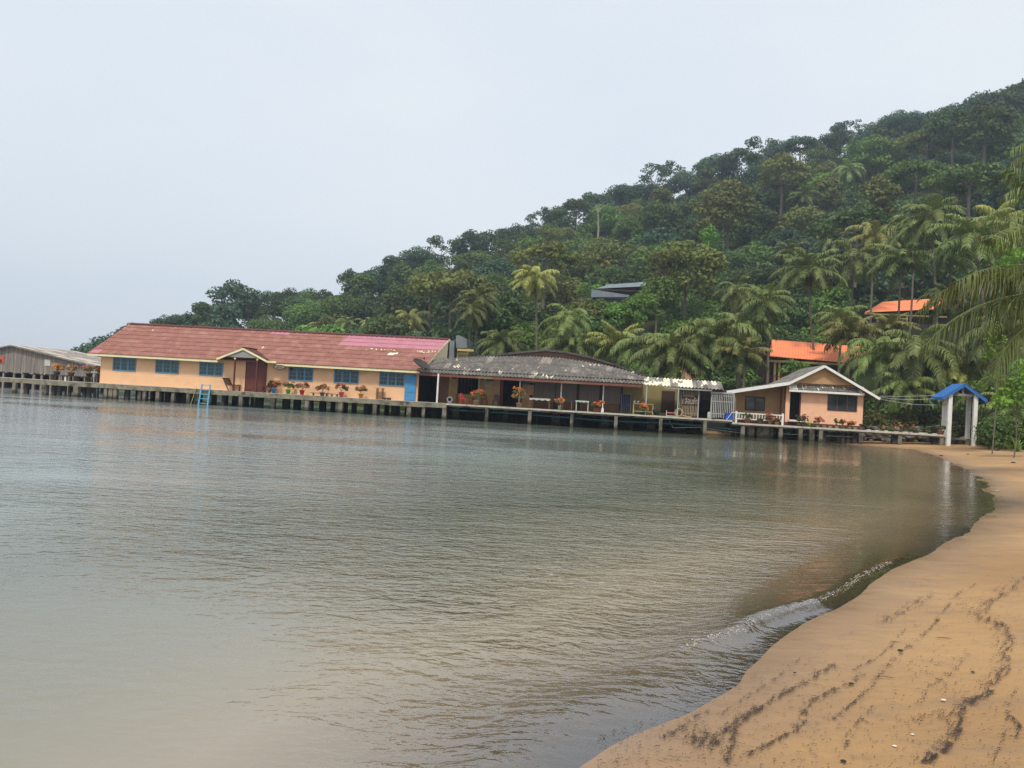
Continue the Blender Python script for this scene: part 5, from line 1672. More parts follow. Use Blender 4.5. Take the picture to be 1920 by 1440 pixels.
# blue ladder
ld = thing('ladder', 'turquoise wooden ladder climbing from the water onto the walkway', 'ladder')
la, lz = P(371.5, 759, -.35); lb_, _ = P(389, 760, -.35)
ta_, tz = P(379.5, 720, .0); tb__, _ = P(395, 720.5, .0)
for (x0, x1) in ((la, ta_), (lb_, tb__)):
    mb = MB(); mb.bar((x0, -.42, -.5), (x1, -.04, tz), .11, .07); mb.build('rail', M['ladder'], ld)
for k in range(5):
    q = (.5 + .12 + k * .36) / (tz + .5)
    xa, xb = la + (ta_ - la) * q, lb_ + (tb__ - lb_) * q
    yy = -.42 + .38 * q
    mb = MB(); mb.box(xa + .03, xb - .03, yy - .07, yy + .07, -.5 + (tz + .5) * q - .02, -.5 + (tz + .5) * q + .03); mb.build('rung', M['ladder'], ld)
mb = MB(); mb.bar((pu(354, 765, -.1), -.12, -.6), (pu(368.5, 722, -.1), -.06, DZ + .2), .035); o = mb.build('pole', M['yellow']); o.location = W(0, 0, 0); o.rotation_euler = (0, 0, ALPHA); tag(o, 'thin yellowish pole stuck in the water beside the turquoise ladder', 'pole')

# ------------------------------------------------------------------ pavilion
pav = thing('pavilion', 'open gate shelter with a blue gabled roof on four white posts at the beach', 'pavilion')
f0 = -0.2
def gp_(px, py, v):
    a_, z_ = P(px, py, v)
    return (a_, v, z_)
dpt = 1.35
for px, py, v in ((1779.5, 836, f0), (1827.3, 837, f0), (1770, 828, f0 + dpt), (1815, 828, f0 + dpt)):
    a_ = pu(px, 790, v)
    zt = pz(px, 741, v) + .12
    w_ = W(a_, v, 0); zb = gz(w_.x, w_.y) - .15
    mb = MB(); mb.box(a_ - .13, a_ + .13, v - .11, v + .11, zb, zt)
    mb.build('post', M['white'], pav)
pk = P(1809, 720, f0 - .25); le = P(1768, 745.5, f0 - .25); re = P(1850, 750.5, f0 - .25)
b0, b1 = f0 - .25, f0 + dpt + .35
mb = MB()
mb.prism([(le[0] - .05, le[1] - .01), (pk[0], pk[1] - .01), (re[0] + .05, re[1] - .01), (re[0] + .05, re[1] + .04), (pk[0], pk[1] + .05), (le[0] - .05, le[1] + .04)], b0 - .04, b1 + .04)
mb.build('roof', M['blue_roof'], pav)
mb = MB()
for y in (b0, b1):
    mb.bar((le[0] - .03, y, le[1] - .09), (pk[0], y, pk[1] - .09), .05, .17); mb.bar((re[0] + .03, y, re[1] - .09), (pk[0], y, pk[1] - .09), .05, .17)
mb.box(le[0] - .04, le[0] + .02, b0, b1, le[1] - .17, le[1] - .03); mb.box(re[0] - .02, re[0] + .04, b0, b1, re[1] - .17, re[1] - .03)
mb.build('rake_board', M['blue_roof'], pav)
mb = MB()
for y in (f0, f0 + dpt):
    za_ = pz(1806, 741, y)
    mb.box(pu(1785, 740, y), pu(1826, 740, y), y - .06, y + .06, za_ - .07, za_ + .1)
    mb.box(pk[0] - .07, pk[0] + .07, y - .05, y + .05, za_ + .1, pk[1] - .2)
    for e in (le, re): mb.bar((e[0] * .35 + pk[0] * .65, y, za_ + .1), (e[0] * .5 + pk[0] * .5, y, (e[1] + pk[1]) / 2 - .12), .06)
mb.build('roof_frame', M['grey_wood'], pav)
# small notice on the back post and boardwalk with a second low bridge
bw = thing('boardwalk', 'narrow concrete boardwalk passing through the blue roofed shelter towards the garden', 'boardwalk')
mb = MB(); zb_ = pz(1820, 823, 1.0)
mb.box(pu(1768, 820, 1.0), pu(1842, 824, 1.0), .75, 1.75, zb_ - .12, zb_); mb.build('deck', M['pile'], bw)
for px in (1800, 1838):
    a_ = pu(px, 826, 1.1); mb = MB(); mb.box(a_ - .12, a_ + .12, 1.0, 1.5, -.2, zb_ - .121); mb.build('pier_block', M['pile'], bw)
sl = thing('slab_bridge', 'old concrete slab path lying over a dark gap on the sand beyond the shelter', 'slab')
mb = MB(); zs_ = pz(1865, 824, 1.6)
mb.prism([(pu(1843, 824, 1.6), zs_ + .05), (pu(1893, 824, 1.6), zs_ + .1), (pu(1893, 824, 1.6), zs_ - .18), (pu(1843, 824, 1.6), zs_ - .2)], 1.6, 3.4); mb.build('slab', M['concrete'], sl)
mb = MB()
for px in (1845, 1890): mb.box(pu(px, 828, 1.9), pu(px + 5, 828, 1.9), 1.9, 3.3, -.1, zs_ - .17)
mb.build('support', M['stone'], sl)
# dark motor under a thatched cap beside the front post
mo = thing('water_barrel', 'dark barrel under a brown thatched cap beside the white post of the shelter', 'barrel', (pu(1840, 815, .9), .9, pz(1840, 826, .9)))
mb = MB(); mb.lathe([(.001, 0), (.24, 0), (.26, .2), (.25, .5), (.22, .55), (.001, .55)], 14); mb.build('body', M['black'], mo, True)
mb = MB(); mb.lathe([(.36, .52), (.30, .66), (.12, .78), (.001, .8)], 12); mb.build('cap', M['drift'], mo)

# stones behind the footbridge
def rock_mesh(seed, r):
    rs = np.random.RandomState(seed)
    mb = MB(); n, k = 10, 6
    sc_ = rs.uniform(.7, 1.3, 3)
    rows = []
    for i in range(k + 1):
        th = math.pi * i / k
        for j in range(n):
            ph = 2 * math.pi * j / n
            q = r * (1 + rs.uniform(-.16, .16)) * (1 if 0 < i < k else .9)
            mb.v.append((q * math.sin(th) * math.cos(ph) * sc_[0], q * math.sin(th) * math.sin(ph) * sc_[1], q * math.cos(th) * .75))
    for i in range(k):
        for j in range(n):
            a_, b_ = i * n + j, i * n + (j + 1) % n
            mb.f.append((a_ + n, b_ + n, b_, a_)); mb.mi.append(0)
    return mb.mesh('rock', M['stone'])
rocks = [rock_mesh(i, .3) for i in range(5)]
GR = 'dark stones piled behind the footbridge'
rr = random.Random(8)
for i in range(150):
    px = rr.uniform(1612, 1845); v = rr.uniform(2.0, 3.2)
    a_ = pu(px, 822, v); w_ = W(a_, v, 0)
    g = gz(w_.x, w_.y)
    q = rr.random()
    if px > 1770: q *= .45; v += .8
    o = link('rock', rocks[i % 5]); s_ = rr.uniform(.5, 1.25)
    o.location = W(a_, v + q * .5, g + q * (1.0 if px < 1765 else .5)); o.scale = (s_, s_, s_ * .9); o.rotation_euler = (rr.uniform(-.4, .4), rr.uniform(-.4, .4), rr.uniform(0, 6))
    tag(o, 'dark rough stone in the retaining pile behind the low footbridge', 'rock', GR)
mb = MB()                                    # earth bank held by the stones
a0_, a1_ = pu(1600, 820, 3.2), pu(1775, 820, 3.2)
mb.box(a0_, a1_, 3.0, 6.5, -.6, 1.0); o = mb.build('garden_bank', M['soil']); o.location = W(0, 0, 0); o.rotation_euler = (0, 0, ALPHA); tag(o, kind='structure')

# ------------------------------------------------------------------ far shed
vs = 15.0
shed = thing('plank_shed', 'weathered grey plank shed on stilts with a low pale sheet roof beyond the walkway', 'shed')
spk, sr, sl_ = P(24.5, 647, vs), P(183, 686.5, vs), P(-75, 668, vs)
zb1 = pz(90, 702, vs)
mb = MB(); k = 0; x = sl_[0] + .2
rs2 = random.Random(2)
def shz(x):
    return (spk[1] + (sr[1] - spk[1]) * (x - spk[0]) / (sr[0] - spk[0])) if x > spk[0] else (spk[1] + (sl_[1] - spk[1]) * (spk[0] - x) / (spk[0] - sl_[0]))
sx1 = pu(174, 700, vs)
while x < sx1:
    w = rs2.uniform(.16, .24); zz = shz(x + w / 2) - .06
    mb.box(x, x + w - .012, vs + rs2.uniform(0, .02), vs + .04, zb1 + rs2.uniform(-.12, .08), zz); x += w
mb.build('wall', M['grey_wood'], shed)
mb = MB(); mb.box(sx1 - .06, sx1, vs + .05, vs + 9, zb1, shz(sx1) - .1); mb.box(sl_[0] + .3, sx1, vs + 8.9, vs + 9, zb1, sr[1]); mb.build('side_wall', M['grey_wood'], shed)
mb = MB()
for e in (sr, sl_):
    corr(mb, line((e[0], vs + 9.6, e[1]), (e[0], vs - .35, e[1])), line((spk[0], vs + 9.6, spk[1]), (spk[0], vs - .35, spk[1])), period=.24, amp=.02, rows=4, matf=lambda s, t, r: 1 if random.Random(int(s * 9) * 7 + r).random() < .35 else 0)
mb.build('roof', [M['pale_roof'], mat('warm_pale_roof', (.50, .44, .37), (.38, .32, .27))], shed)
mb = MB()
for e in (sr, sl_): mb.bar((e[0], vs - .36, e[1] - .07), (spk[0], vs - .36, spk[1] - .07), .04, .12)
mb.build('rake_board', M['grey_wood'], shed)
x = sl_[0] + .8
while x < sx1:
    pile(x, vs + .2, rs2.uniform(.16, .26), zb1 + .02, rs2.uniform(-.1, .1), 'grey_wood', shed); pile(x + .5, vs + 3.5, .24, zb1 + .02, 0, 'dark_pile', shed); x += rs2.uniform(.75, 1.3)
mb = MB(); mb.box(sl_[0] + .3, sx1, vs + .06, vs + 8.9, zb1 - .05, zb1 + .02); mb.build('floor', M['dark_wood'], shed)
mb = MB(); mb.box(sl_[0] + .3, sx1 - 4, vs + 4, vs + 4.1, -1, zb1 - .05); mb.build('rear_boarding', M['dark_pile'], shed)
notice(84, 674, 94, 686, 'table_white', 'blank white panel nailed to the grey plank shed', 'panel', 'panel', v=vs - .03)
notice(-1, 668, 7, 681, 'orange_sign', 'orange and white notice on the grey plank shed', 'notice', 'notice', v=vs - .03, marks=[(.0, .45, .6, .95)])

# ------------------------------------------------------------------ houses behind
def rect_house(name, label, v, eave, ridge, wall_px, zfloor_py, m_roof, m_wall, back=6.0, rows=3, posts=(), extra=None, cat='house'):
    """eave: two pixels, ridge: two pixels on the plane v + back/2"""
    h = thing(name, label, cat)
    (ax, ay), (bx, by) = eave
    (cx, cy_), (dx, dy) = ridge
    e0, e1 = P(ax, ay, v), P(bx, by, v)
    r0, r1 = P(cx, cy_, v + back / 2), P(dx, dy, v + back / 2)
    mb = MB()
    corr(mb, line((e0[0], v, e0[1]), (e1[0], v, e1[1])), line((r0[0], v + back / 2, r0[1]), (r1[0], v + back / 2, r1[1])), period=.3, amp=.018, rows=rows, step=.008)
    corr(mb, line((e0[0], v + back, e0[1]), (e1[0], v + back, e1[1])), line((r0[0], v + back / 2, r0[1]), (r1[0], v + back / 2, r1[1])), period=.3, amp=.018, rows=rows, step=.008)
    mb.build('roof', M[m_roof], h)
    mb = MB(); mb.box(e0[0], e1[0], v + .02, v + .08, min(e0[1], e1[1]) - .25, min(e0[1], e1[1]) - .03); mb.build('fascia', M['olive_wall'] if m_roof == 'orange_roof' else M['dark_wood'], h)
    w0, w1 = pu(wall_px[0], ay + 20, v + 1.2), pu(wall_px[1], by + 20, v + 1.2)
    zf = pz(wall_px[0], zfloor_py, v + 1.2)
    gx_, gy_ = W((w0 + w1) / 2, v + 3, 0).x, W((w0 + w1) / 2, v + 3, 0).y
    zg_ = gz(gx_, gy_) - 1.0
    zt = min(e0[1], e1[1]) + .1
    mb = MB(); mb.box(w0, w1, v + 1.2, v + back - .6, zf, zt); mb.build('wall', M[m_wall], h)
    mb = MB(); mb.box(w0 - .5, w1 + .5, v + .4, v + back - .4, min(zg_, zf - .5), zf - .02); mb.build('base', M['dark_pile'], h)
    for px in posts:
        a_ = pu(px, ay + 20, v + .6); mb = MB(); mb.box(a_ - .1, a_ + .1, v + .5, v + .7, zf, zt - .3); mb.build('post', M['yellow'], h)
    return h, w0, w1, zf, zt
h1, w0, w1, zf, zt = rect_house('orange_roof_house', 'house with a broad bright orange sheet roof behind the cottage gable', 24, ((1443, 668), (1625, 683)), ((1447, 636.5), (1620, 650)), (1440, 1600), 716, 'orange_roof', 'dark_wood', 9, 4, posts=(1453, 1461, 1500, 1540))
mb = MB()
vv = 24.5
a0_, a1_ = pu(1428, 700, vv), pu(1490, 700, vv)
zr_ = pz(1460, 706, vv)
for k in range(16): mb.box(a0_ + (a1_ - a0_) * k / 16, a0_ + (a1_ - a0_) * k / 16 + .05, vv, vv + .05, zf, zr_)
mb.box(a0_, a1_, vv - .03, vv + .08, zr_, zr_ + .07); mb.build('railing', M['plastic_dark_red'], h1)
mb = MB(); mb.box(pu(1478, 688, 25.0), pu(1494, 700, 25.0), 25.0, 25.05, pz(1486, 701, 25), pz(1486, 683, 25)); mb.build('shutter', M['metal'], h1)
mb = MB(); mb.box(pu(1463, 688, 25.0), pu(1476, 700, 25.0), 25.0, 25.05, pz(1470, 700, 25), pz(1470, 690, 25)); mb.build('wall_panel', M['tan_wall'], h1)
rect_house('orange_roof_house', 'long house on the slope with a thin orange roof above the coconut palms', 52, ((1621, 586), (1790, 578)), ((1655, 566), (1812, 556)), (1628, 1785), 604, 'orange_roof', 'dark_wood', 7, 3, posts=(1645, 1700, 1750))
rect_house('hill_house', 'dark house with pale grey sheet roof half hidden on the hillside', 66, ((1117, 541), (1205, 537)), ((1142, 533.5), (1224, 527.5)), (1120, 1190), 556, 'steel_blue', 'black', 7, 2)
hs = thing('lower_shed', 'low shed with a slanting grey blue roof below the dark hillside house', 'shed')
mb = MB(); v_ = 58
q = [P(1110, 542.5, v_), P(1180, 557, v_), P(1108, 557, v_)]
mb.prism([q[0], (q[1][0], q[1][1] + .3), (q[1][0], q[1][1]), (q[2][0], q[2][1])], v_, v_ + .5); mb.build('roof', M['steel_blue'], hs)
mb = MB(); mb.box(q[2][0] + .3, q[1][0] - .3, v_ + .3, v_ + 3.8, q[2][1] - 3.5, q[2][1] - .05); mb.build('wall', M['black'], hs)
gh = thing('grey_shed', 'pale grey metal shed peeping over the end gable of the peach house', 'shed')
v_ = 20
a0_, a1_, a2_ = pu(812, 655, v_), pu(853, 655, v_), pu(882, 655, v_)
mb = MB(); mb.prism([(a0_, .8), P(811, 631, v_), P(852, 639.5, v_), (a1_, .8)], v_, v_ + 3); mb.prism([(a1_ + .02, pz(855, 652, v_)), P(853.5, 629, v_), P(858, 627.5, v_), P(874, 635, v_), (pu(874, 650, v_), pz(874, 652, v_))], v_ + .4, v_ + 4); mb.build('roof', M['tin'], gh)
mb = MB(); mb.box(a1_ + .1, a2_ - .3, v_ + .7, v_ + 3.8, .8, pz(868, 651.8, v_)); mb.build('wall', M['olive_wall'], gh)
mb = MB(); mb.box(a1_ + .2, a2_ + .3, v_ + .2, v_ + .39, pz(868, 658, v_), pz(868, 654, v_)); mb.build('lower_wall', M['yellow'], gh)
ph_ = thing('pink_house', 'pinkish house glimpsed between palms above the patchy lean-to roof', 'house')
v_ = 19
mb = MB(); mb.box(pu(1286, 690, v_), pu(1306, 690, v_), v_, v_ + 4, .8, pz(1300, 686, v_)); mb.build('wall', M['pink_peach'], ph_)
mb = MB(); mb.box(pu(1284, 690, v_), pu(1309, 690, v_), v_ - .4, v_ + 4.4, pz(1300, 686, v_) + .003, pz(1300, 682, v_)); mb.build('roof', M['orange_roof'], ph_)
mb = MB(); mb.box(pu(1288, 692, v_), pu(1293, 692, v_), v_ - .03, v_, pz(1290, 698, v_), pz(1290, 688, v_)); mb.build('window', M['dark'], ph_)

# wires between cottage and shelter
GW = 'wires between cottage and shelter'
for k, (y0, y1, px1) in enumerate(((743, 741, 1765), (745, 746, 1766), (748, 756, 1800))):
    pts = []
    for i in range(17):
        t_ = i / 16; px = 1649 + (px1 - 1649) * t_
        a_, z_ = P(px, y0 + (y1 - y0) * t_ + 3 * math.sin(math.pi * t_) * (k + .3), .8)
        pts.append(W(a_, .8, z_))
    mb = MB(); mb.tube(pts, .014, 5)
    tag(mb.build('wire', M['metal']), ('topmost grey wire sagging from the cottage eave to the shelter', 'middle grey wire sagging from the cottage eave to the shelter', 'lowest and longest grey wire sagging from the cottage eave to the shelter')[k], 'wire', GW)

# ------------------------------------------------------------------ palms
def frond(rs, L, az, el, droop, nl=26, lw=0.055, ll=0.75, tone=0.5, hang=0.55, twist=0.0, vee=0.9, start=0.14):
    """one feather frond: rachis plus two ranks of leaflets; returns arrays"""
    V, Fc, T = [], [], []
    n = 14
    p = np.zeros(3); pts = [p.copy()]; dirs = []
    e = el
    h = np.array([math.cos(az), math.sin(az), 0.0])
    for i in range(n):
        d = h * math.cos(e) + np.array([0, 0, 1]) * math.sin(e)
        p = p + d * L / n
        pts.append(p.copy()); dirs.append(d)
        e -= droop / n * (0.55 + 0.9 * i / n)
    dirs.append(dirs[-1])
    side = np.array([-math.sin(az), math.cos(az), 0.0])
    pts = np.array(pts)
    for i in range(n):                       # rachis as a narrow three sided strip
        w0, w1 = 0.045 * (1 - i / n) + 0.008, 0.045 * (1 - (i + 1) / n) + 0.008
        u0_ = np.cross(side, dirs[i]) * w0
        k = len(V)
        V += [pts[i] - side * w0, pts[i] + side * w0, pts[i] - u0_, pts[i + 1] - side * w1, pts[i + 1] + side * w1, pts[i + 1] - u0_]
        T += [0.95] * 6
        Fc += [(k, k + 1, k + 4, k + 3), (k + 1, k + 2, k + 5, k + 4), (k + 2, k, k + 3, k + 5)]
    for j in range(nl):
        q = start + (1 - start) * (j + rs.uniform(-.3, .3)) / nl
        q = min(max(q, 0.02), 0.995)
        x = q * n; i = int(x); f_ = x - i
        base = pts[i] * (1 - f_) + pts[i + 1] * f_
        d = dirs[i]
        upv = np.cross(side, d) * -1.0
        ln = ll * (0.45 + 0.75 * math.sin(math.pi * min(1, (q * 0.92 + 0.08)) ** 0.8)) * rs.uniform(.85, 1.1)
        for sg_ in (-1, 1):
            if rs.random() < 0.04: continue
            out = side * sg_ * vee + d * 0.55 - upv * (-0.12) + rs.uniform(-.08, .08, 3)
            out /= np.linalg.norm(out)
            hg = hang * rs.uniform(.7, 1.3)
            m1 = base + out * ln * 0.5 + np.array([0, 0, -1]) * ln * hg * 0.16
            m2 = base + out * ln * (0.92 - .3 * hg) + np.array([0, 0, -1]) * ln * hg * 0.85
            w = d * lw * 0.5
            k = len(V); tn = min(1, max(0, tone + rs.uniform(-.28, .28)))
            V += [base - w * .7, base + w * .7, m1 + w, m1 - w, m2 + w * .2, m2 - w * .2]
            T += [tn] * 6
            Fc += [(k, k + 1, k + 2, k + 3), (k + 3, k + 2, k + 4, k + 5)]
    return V, Fc, T

def palm_crown(seed, L=3.6, nf=23, m='palm', nl=28, lo=-0.95, hi=1.35, lw=.105, ll=.85, hang=.6, droop=1.7):
    rs = np.random.RandomState(seed)
    V, Fc, T = [], [], []
    for i in range(nf):
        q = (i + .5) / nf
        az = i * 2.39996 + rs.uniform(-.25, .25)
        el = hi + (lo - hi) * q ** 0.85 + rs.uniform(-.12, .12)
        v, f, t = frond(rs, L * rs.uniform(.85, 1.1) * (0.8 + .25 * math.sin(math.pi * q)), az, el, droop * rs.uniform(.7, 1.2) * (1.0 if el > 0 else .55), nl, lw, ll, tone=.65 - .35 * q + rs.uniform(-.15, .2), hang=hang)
        k = len(V); V += v; T += t; Fc += [tuple(a + k for a in x) for x in f]
    return np_mesh('crown', np.array(V), np.array(Fc), LM[m], False, {'tone': ('POINT', np.array(T))})

def skirt_mesh(seed, nf=7, L=1.7):
    rs = np.random.RandomState(seed)
    V, Fc, T = [], [], []
    for i in range(nf):
        v, f, t = frond(rs, L * rs.uniform(.7, 1.1), i * 2.4, -1.25, .3, 12, .06, .4, tone=.3, hang=.9)
        k = len(V); V += v; T += t; Fc += [tuple(a + k for a in x) for x in f]
    return np_mesh('dead_frond', np.array(V), np.array(Fc), M['dead'], False, {'tone': ('POINT', np.array(T))})

def nuts_mesh(seed, m):
    rs = random.Random(seed); mb = MB()
    for i in range(16):
        a = rs.uniform(0, 6.28); r_ = rs.uniform(.12, .34)
        mb.lathe([(.01, -.14), (.11, -.07), (.13, .02), (.08, .12), (.01, .15)], 8, (math.cos(a) * r_, math.sin(a) * r_, rs.uniform(-.5, -.05)))
    return mb.mesh('coconut_cluster', M[m])

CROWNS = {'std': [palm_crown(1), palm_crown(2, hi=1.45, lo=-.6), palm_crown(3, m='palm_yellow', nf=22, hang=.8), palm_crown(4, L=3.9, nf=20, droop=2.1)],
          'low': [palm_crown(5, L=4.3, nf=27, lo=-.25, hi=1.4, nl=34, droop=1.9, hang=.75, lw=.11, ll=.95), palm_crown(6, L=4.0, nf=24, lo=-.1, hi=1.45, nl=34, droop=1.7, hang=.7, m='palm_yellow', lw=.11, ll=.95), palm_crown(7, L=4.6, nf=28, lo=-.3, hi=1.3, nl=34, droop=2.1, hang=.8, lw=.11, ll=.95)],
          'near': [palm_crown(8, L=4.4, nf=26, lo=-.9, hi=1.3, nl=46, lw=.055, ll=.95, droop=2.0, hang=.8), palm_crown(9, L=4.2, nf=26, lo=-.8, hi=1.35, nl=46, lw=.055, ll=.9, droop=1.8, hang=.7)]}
NUTS = [nuts_mesh(1, 'coconut'), nuts_mesh(2, 'orange_nut')]
SKIRT = [skirt_mesh(1), skirt_mesh(2)]

def find_depth(px, py, length, dmin=60, dmax=300, dstep=1.0):
    """distance at which a point on this sight line hangs LENGTH above the ground"""
    d = np.arange(dmin, dmax, dstep)
    r = ray(px, py)
    x = r.x / r.y * d; z = CAM_H + r.z / r.y * d
    c = z - ground(x, d)
    ok = np.nonzero(c <= length)[0]
    return float(d[ok[0]]) if len(ok) else None

PALM_GROUP = 'coconut palms'
prs = random.Random(77)
def palm(px, py, label, length=None, d=None, kind='std', scale=1.0, base_px=None, trunk=(.10, .16), nuts=None, skirt=False, idx=None, tm='palm_trunk', rotz=None, bend=0.0, dmin=62):
    if d is None:
        d = find_depth(px, py, length or 8, dmin) or 120
    c = at_depth(px, py, d)
    bx = c.x if base_px is None else (base_px - 960 - 0.057 * 60) / F_PX * d
    g = gz(bx, d)
    base = Vector((bx, d, g - 0.2))
    if c.z - g < 0.4: base.z = c.z - 0.6
    t = thing('palm_tree', label, 'palm tree', world=base, group=PALM_GROUP)
    top = c - base
    pts = []
    for i in range(9):
        q = i / 8
        p = Vector((top.x * q ** 1.3 + bend * math.sin(math.pi * q), 0.0, top.z * q))
        pts.append(p)
    rad = [trunk[1] * (1.35 if i == 0 else 1) * (1 - q / 8 * (1 - trunk[0] / trunk[1])) for i, q in enumerate(range(9))]
    MB_ = MB(); MB_.tube(pts, rad, 8); MB_.build('trunk', M[tm], t, True)
    ms = CROWNS[kind]
    k = prs.randrange(len(ms)) if idx is None else idx
    scale *= 1.3 if kind == 'low' else 1.05
    o = link('crown', ms[k], t); o.location = top; o.scale = (scale,) * 3; o.rotation_euler = (prs.uniform(-.06, .06), prs.uniform(-.06, .06), prs.uniform(0, 6.28) if rotz is None else rotz)
    if nuts is not None:
        o = link('coconut_cluster', NUTS[nuts], t); o.location = top + Vector((0, -.1, 0)); o.scale = (scale,) * 3
    if skirt:
        o = link('dead_frond', SKIRT[prs.randrange(2)], t); o.location = top + Vector((0, 0, -.2)); o.scale = (scale,) * 3
    return t
palm(1004, 520, 'tall lone palm with a straight pale brown trunk rising behind the grey roof peak', d=80, scale=.82, base_px=1012, idx=2, skirt=True, dmin=78)
palm(957, 492, 'palm with drooping fronds tucked behind the tall lone palm', length=7, scale=.95, dmin=88)
palm(1040, 490, 'ragged palm half merged with the round tree past the tall lone palm', length=6, scale=.9, dmin=95)
palm(1129, 494, 'yellowish palm standing before the dark hillside house', length=5.5, scale=1.0, idx=2, dmin=90)
palm(1108, 490, 'slim darker palm just seaward of the yellowish hillside palm', length=5.5, scale=.8, idx=0, dmin=98)
palm(1195, 474, 'small palm on a slim trunk beside the white pole on the hill', length=6.5, scale=.95, idx=1, dmin=98)
palm(1068, 598, 'shaggy palm with a skirt of dead brown fronds behind the grey roof peak', d=78, scale=.85, idx=3, skirt=True)
palm(771, 598, 'big fluffy palm right above the large pink roof patch', length=6, scale=1.15, idx=2, dmin=97)
palm(762, 562, 'darker palm directly behind the big fluffy palm', length=6, scale=.9, idx=0, dmin=108)
palm(897, 560, 'thin trunked tall palm above the grey metal shed, the higher of two', d=90, scale=.8, idx=0, trunk=(.09, .12))
palm(883, 582, 'thin trunked palm above the grey metal shed, the lower of two', d=88, scale=.7, idx=3, trunk=(.09, .12))
palm(652, 606, 'small palm peeping over the red roof seaward of the pink patch', length=5, scale=.9, dmin=112)
palm(703, 610, 'small palm peeping over the red roof right at the pink patch edge', length=5, scale=.95, idx=2, dmin=102)
palm(606, 612, 'half hidden palm crown peeping over the small pink roof patch', length=4, scale=.95, idx=2, dmin=116)
palm(1505, 368, 'lone palm standing high on the dark slope above the cottage', length=8.5, scale=1.15, idx=1, dmin=110)
palm(1592, 318, 'drooping palm among the highest trees above the shelter wires', length=9, scale=1.3, idx=3, dmin=140)
palm(1517, 505, 'tall leaning palm with a brown skirt right above the cottage ridge', d=82, base_px=1545, scale=1.1, idx=1, skirt=True, bend=-.5)
palm(1436, 562, 'tall slim palm with coconuts rising beside the orange roof end', d=76, base_px=1441, scale=.85, idx=0, nuts=1, bend=.2)
palm(1601, 486, 'palm with arching fronds in the row above the orange roof', d=92, scale=1.15, idx=3)
palm(1690, 486, 'palm with wide spread fronds in the middle of the palm row', d=86, scale=1.15, idx=1)
palm(1746, 405, 'very tall palm with an upright spear above the hillside orange roof', d=84, base_px=1760, scale=1.15, idx=0, nuts=0, trunk=(.12, .17))
palm(1826, 446, 'tall palm with a bright orange cluster of coconuts', d=70, base_px=1848, scale=1.15, idx=1, nuts=1, trunk=(.11, .16), bend=.5)
palm(1640, 440, 'yellowish palm behind the palm row with withered tips', d=104, scale=1.15, idx=2)
palm(1668, 618, 'palm with stiff upright fronds before the hillside orange roof', d=76, kind='low', scale=.55, idx=1)
palm(1596, 632, 'yellowing palm whose fronds hang over the orange roof', d=70, kind='low', scale=.62, idx=1)
palm(1722, 655, 'large palm with long bare stalks and dark nuts beside the shelter roof', d=63, base_px=1741, scale=1.15, idx=3, nuts=0, kind='std')
palm(1650, 668, 'broad low palm between the cottage and the large nut bearing palm', d=66, kind='low', scale=.7, idx=2)
palm(1578, 596, 'dense palm over the middle of the orange roof', d=78, scale=.8, idx=0)
palm(1335, 640, 'large low palm with upright fronds behind the slat gate roof end', d=70, kind='low', scale=.9, idx=0)
palm(1262, 664, 'low palm with arching fronds behind the patchy white roof', d=69, kind='low', scale=.75, idx=2)
palm(1205, 655, 'low palm behind the hipped corner of the grey roof', d=73, kind='low', scale=.7, idx=0)
palm(1158, 648, 'withered low palm with pale tips behind the grey roof', d=76, kind='low', scale=.7, idx=1)
palm(1385, 668, 'low palm with a hanging yellow frond beside the veranda roof', d=68, kind='low', scale=.6, idx=1)
palm(1400, 615, 'dark low palm seaward of the slim coconut palm', d=77, kind='low', scale=.6, idx=2)
palm(940, 645, 'small bushy palm just above the grey corrugated roof', d=82, kind='low', scale=.6, idx=0)
palm(1072, 648, 'small palm behind the grey gable with narrow fronds', d=78, kind='low', scale=.6, idx=2)
palm(1705, 735, 'young palm at ground level behind the footbridge', d=62, kind='low', scale=.6, idx=0)
palm(1790, 700, 'young palm with stiff fronds right behind the blue roof', d=63, kind='low', scale=.7, idx=1)
palm(1885, 745, 'young spreading palm between the shelter and the beach path', d=58, kind='low', scale=.65, idx=2)
palm(1890, 640, 'palm with grey green fronds under the big overhanging fronds', d=60, kind='low', scale=.8, idx=0)
palm(1780, 560, 'slim palm before the landward end of the hillside orange roof', d=78, scale=.9, idx=0)
palm(1880, 520, 'dense palm behind the overhanging fronds at the forest edge', d=74, scale=1.1, idx=3)
palm(1905, 770, 'small palm drooping beside the big lime leaves', d=54, kind='low', scale=.45, idx=2)

palm(1560, 448, 'slim palm standing apart on the slope behind the leaning tall palm', length=8.5, scale=1.0, idx=0, dmin=92)
palm(1712, 425, 'tall slender palm just seaward of the palm with the upright spear', d=96, scale=1.05, idx=3, trunk=(.10, .15), bend=.3)
palm(1782, 480, 'tall slender palm between the spear palm and the orange coconut palm', d=88, base_px=1790, scale=1.0, idx=1, trunk=(.10, .15), bend=-.3)
palm(1870, 415, 'tall palm with yellowish fronds landward of the orange coconut palm', d=80, scale=1.1, idx=2, trunk=(.11, .16))
palm(1480, 470, 'slim palm rising out of the dark forest above the veranda', length=8, scale=.95, idx=1, dmin=95)
palm(1385, 545, 'slender palm seaward of the slim coconut palm above the slat gate', d=82, base_px=1392, scale=.8, idx=3, trunk=(.09, .13))

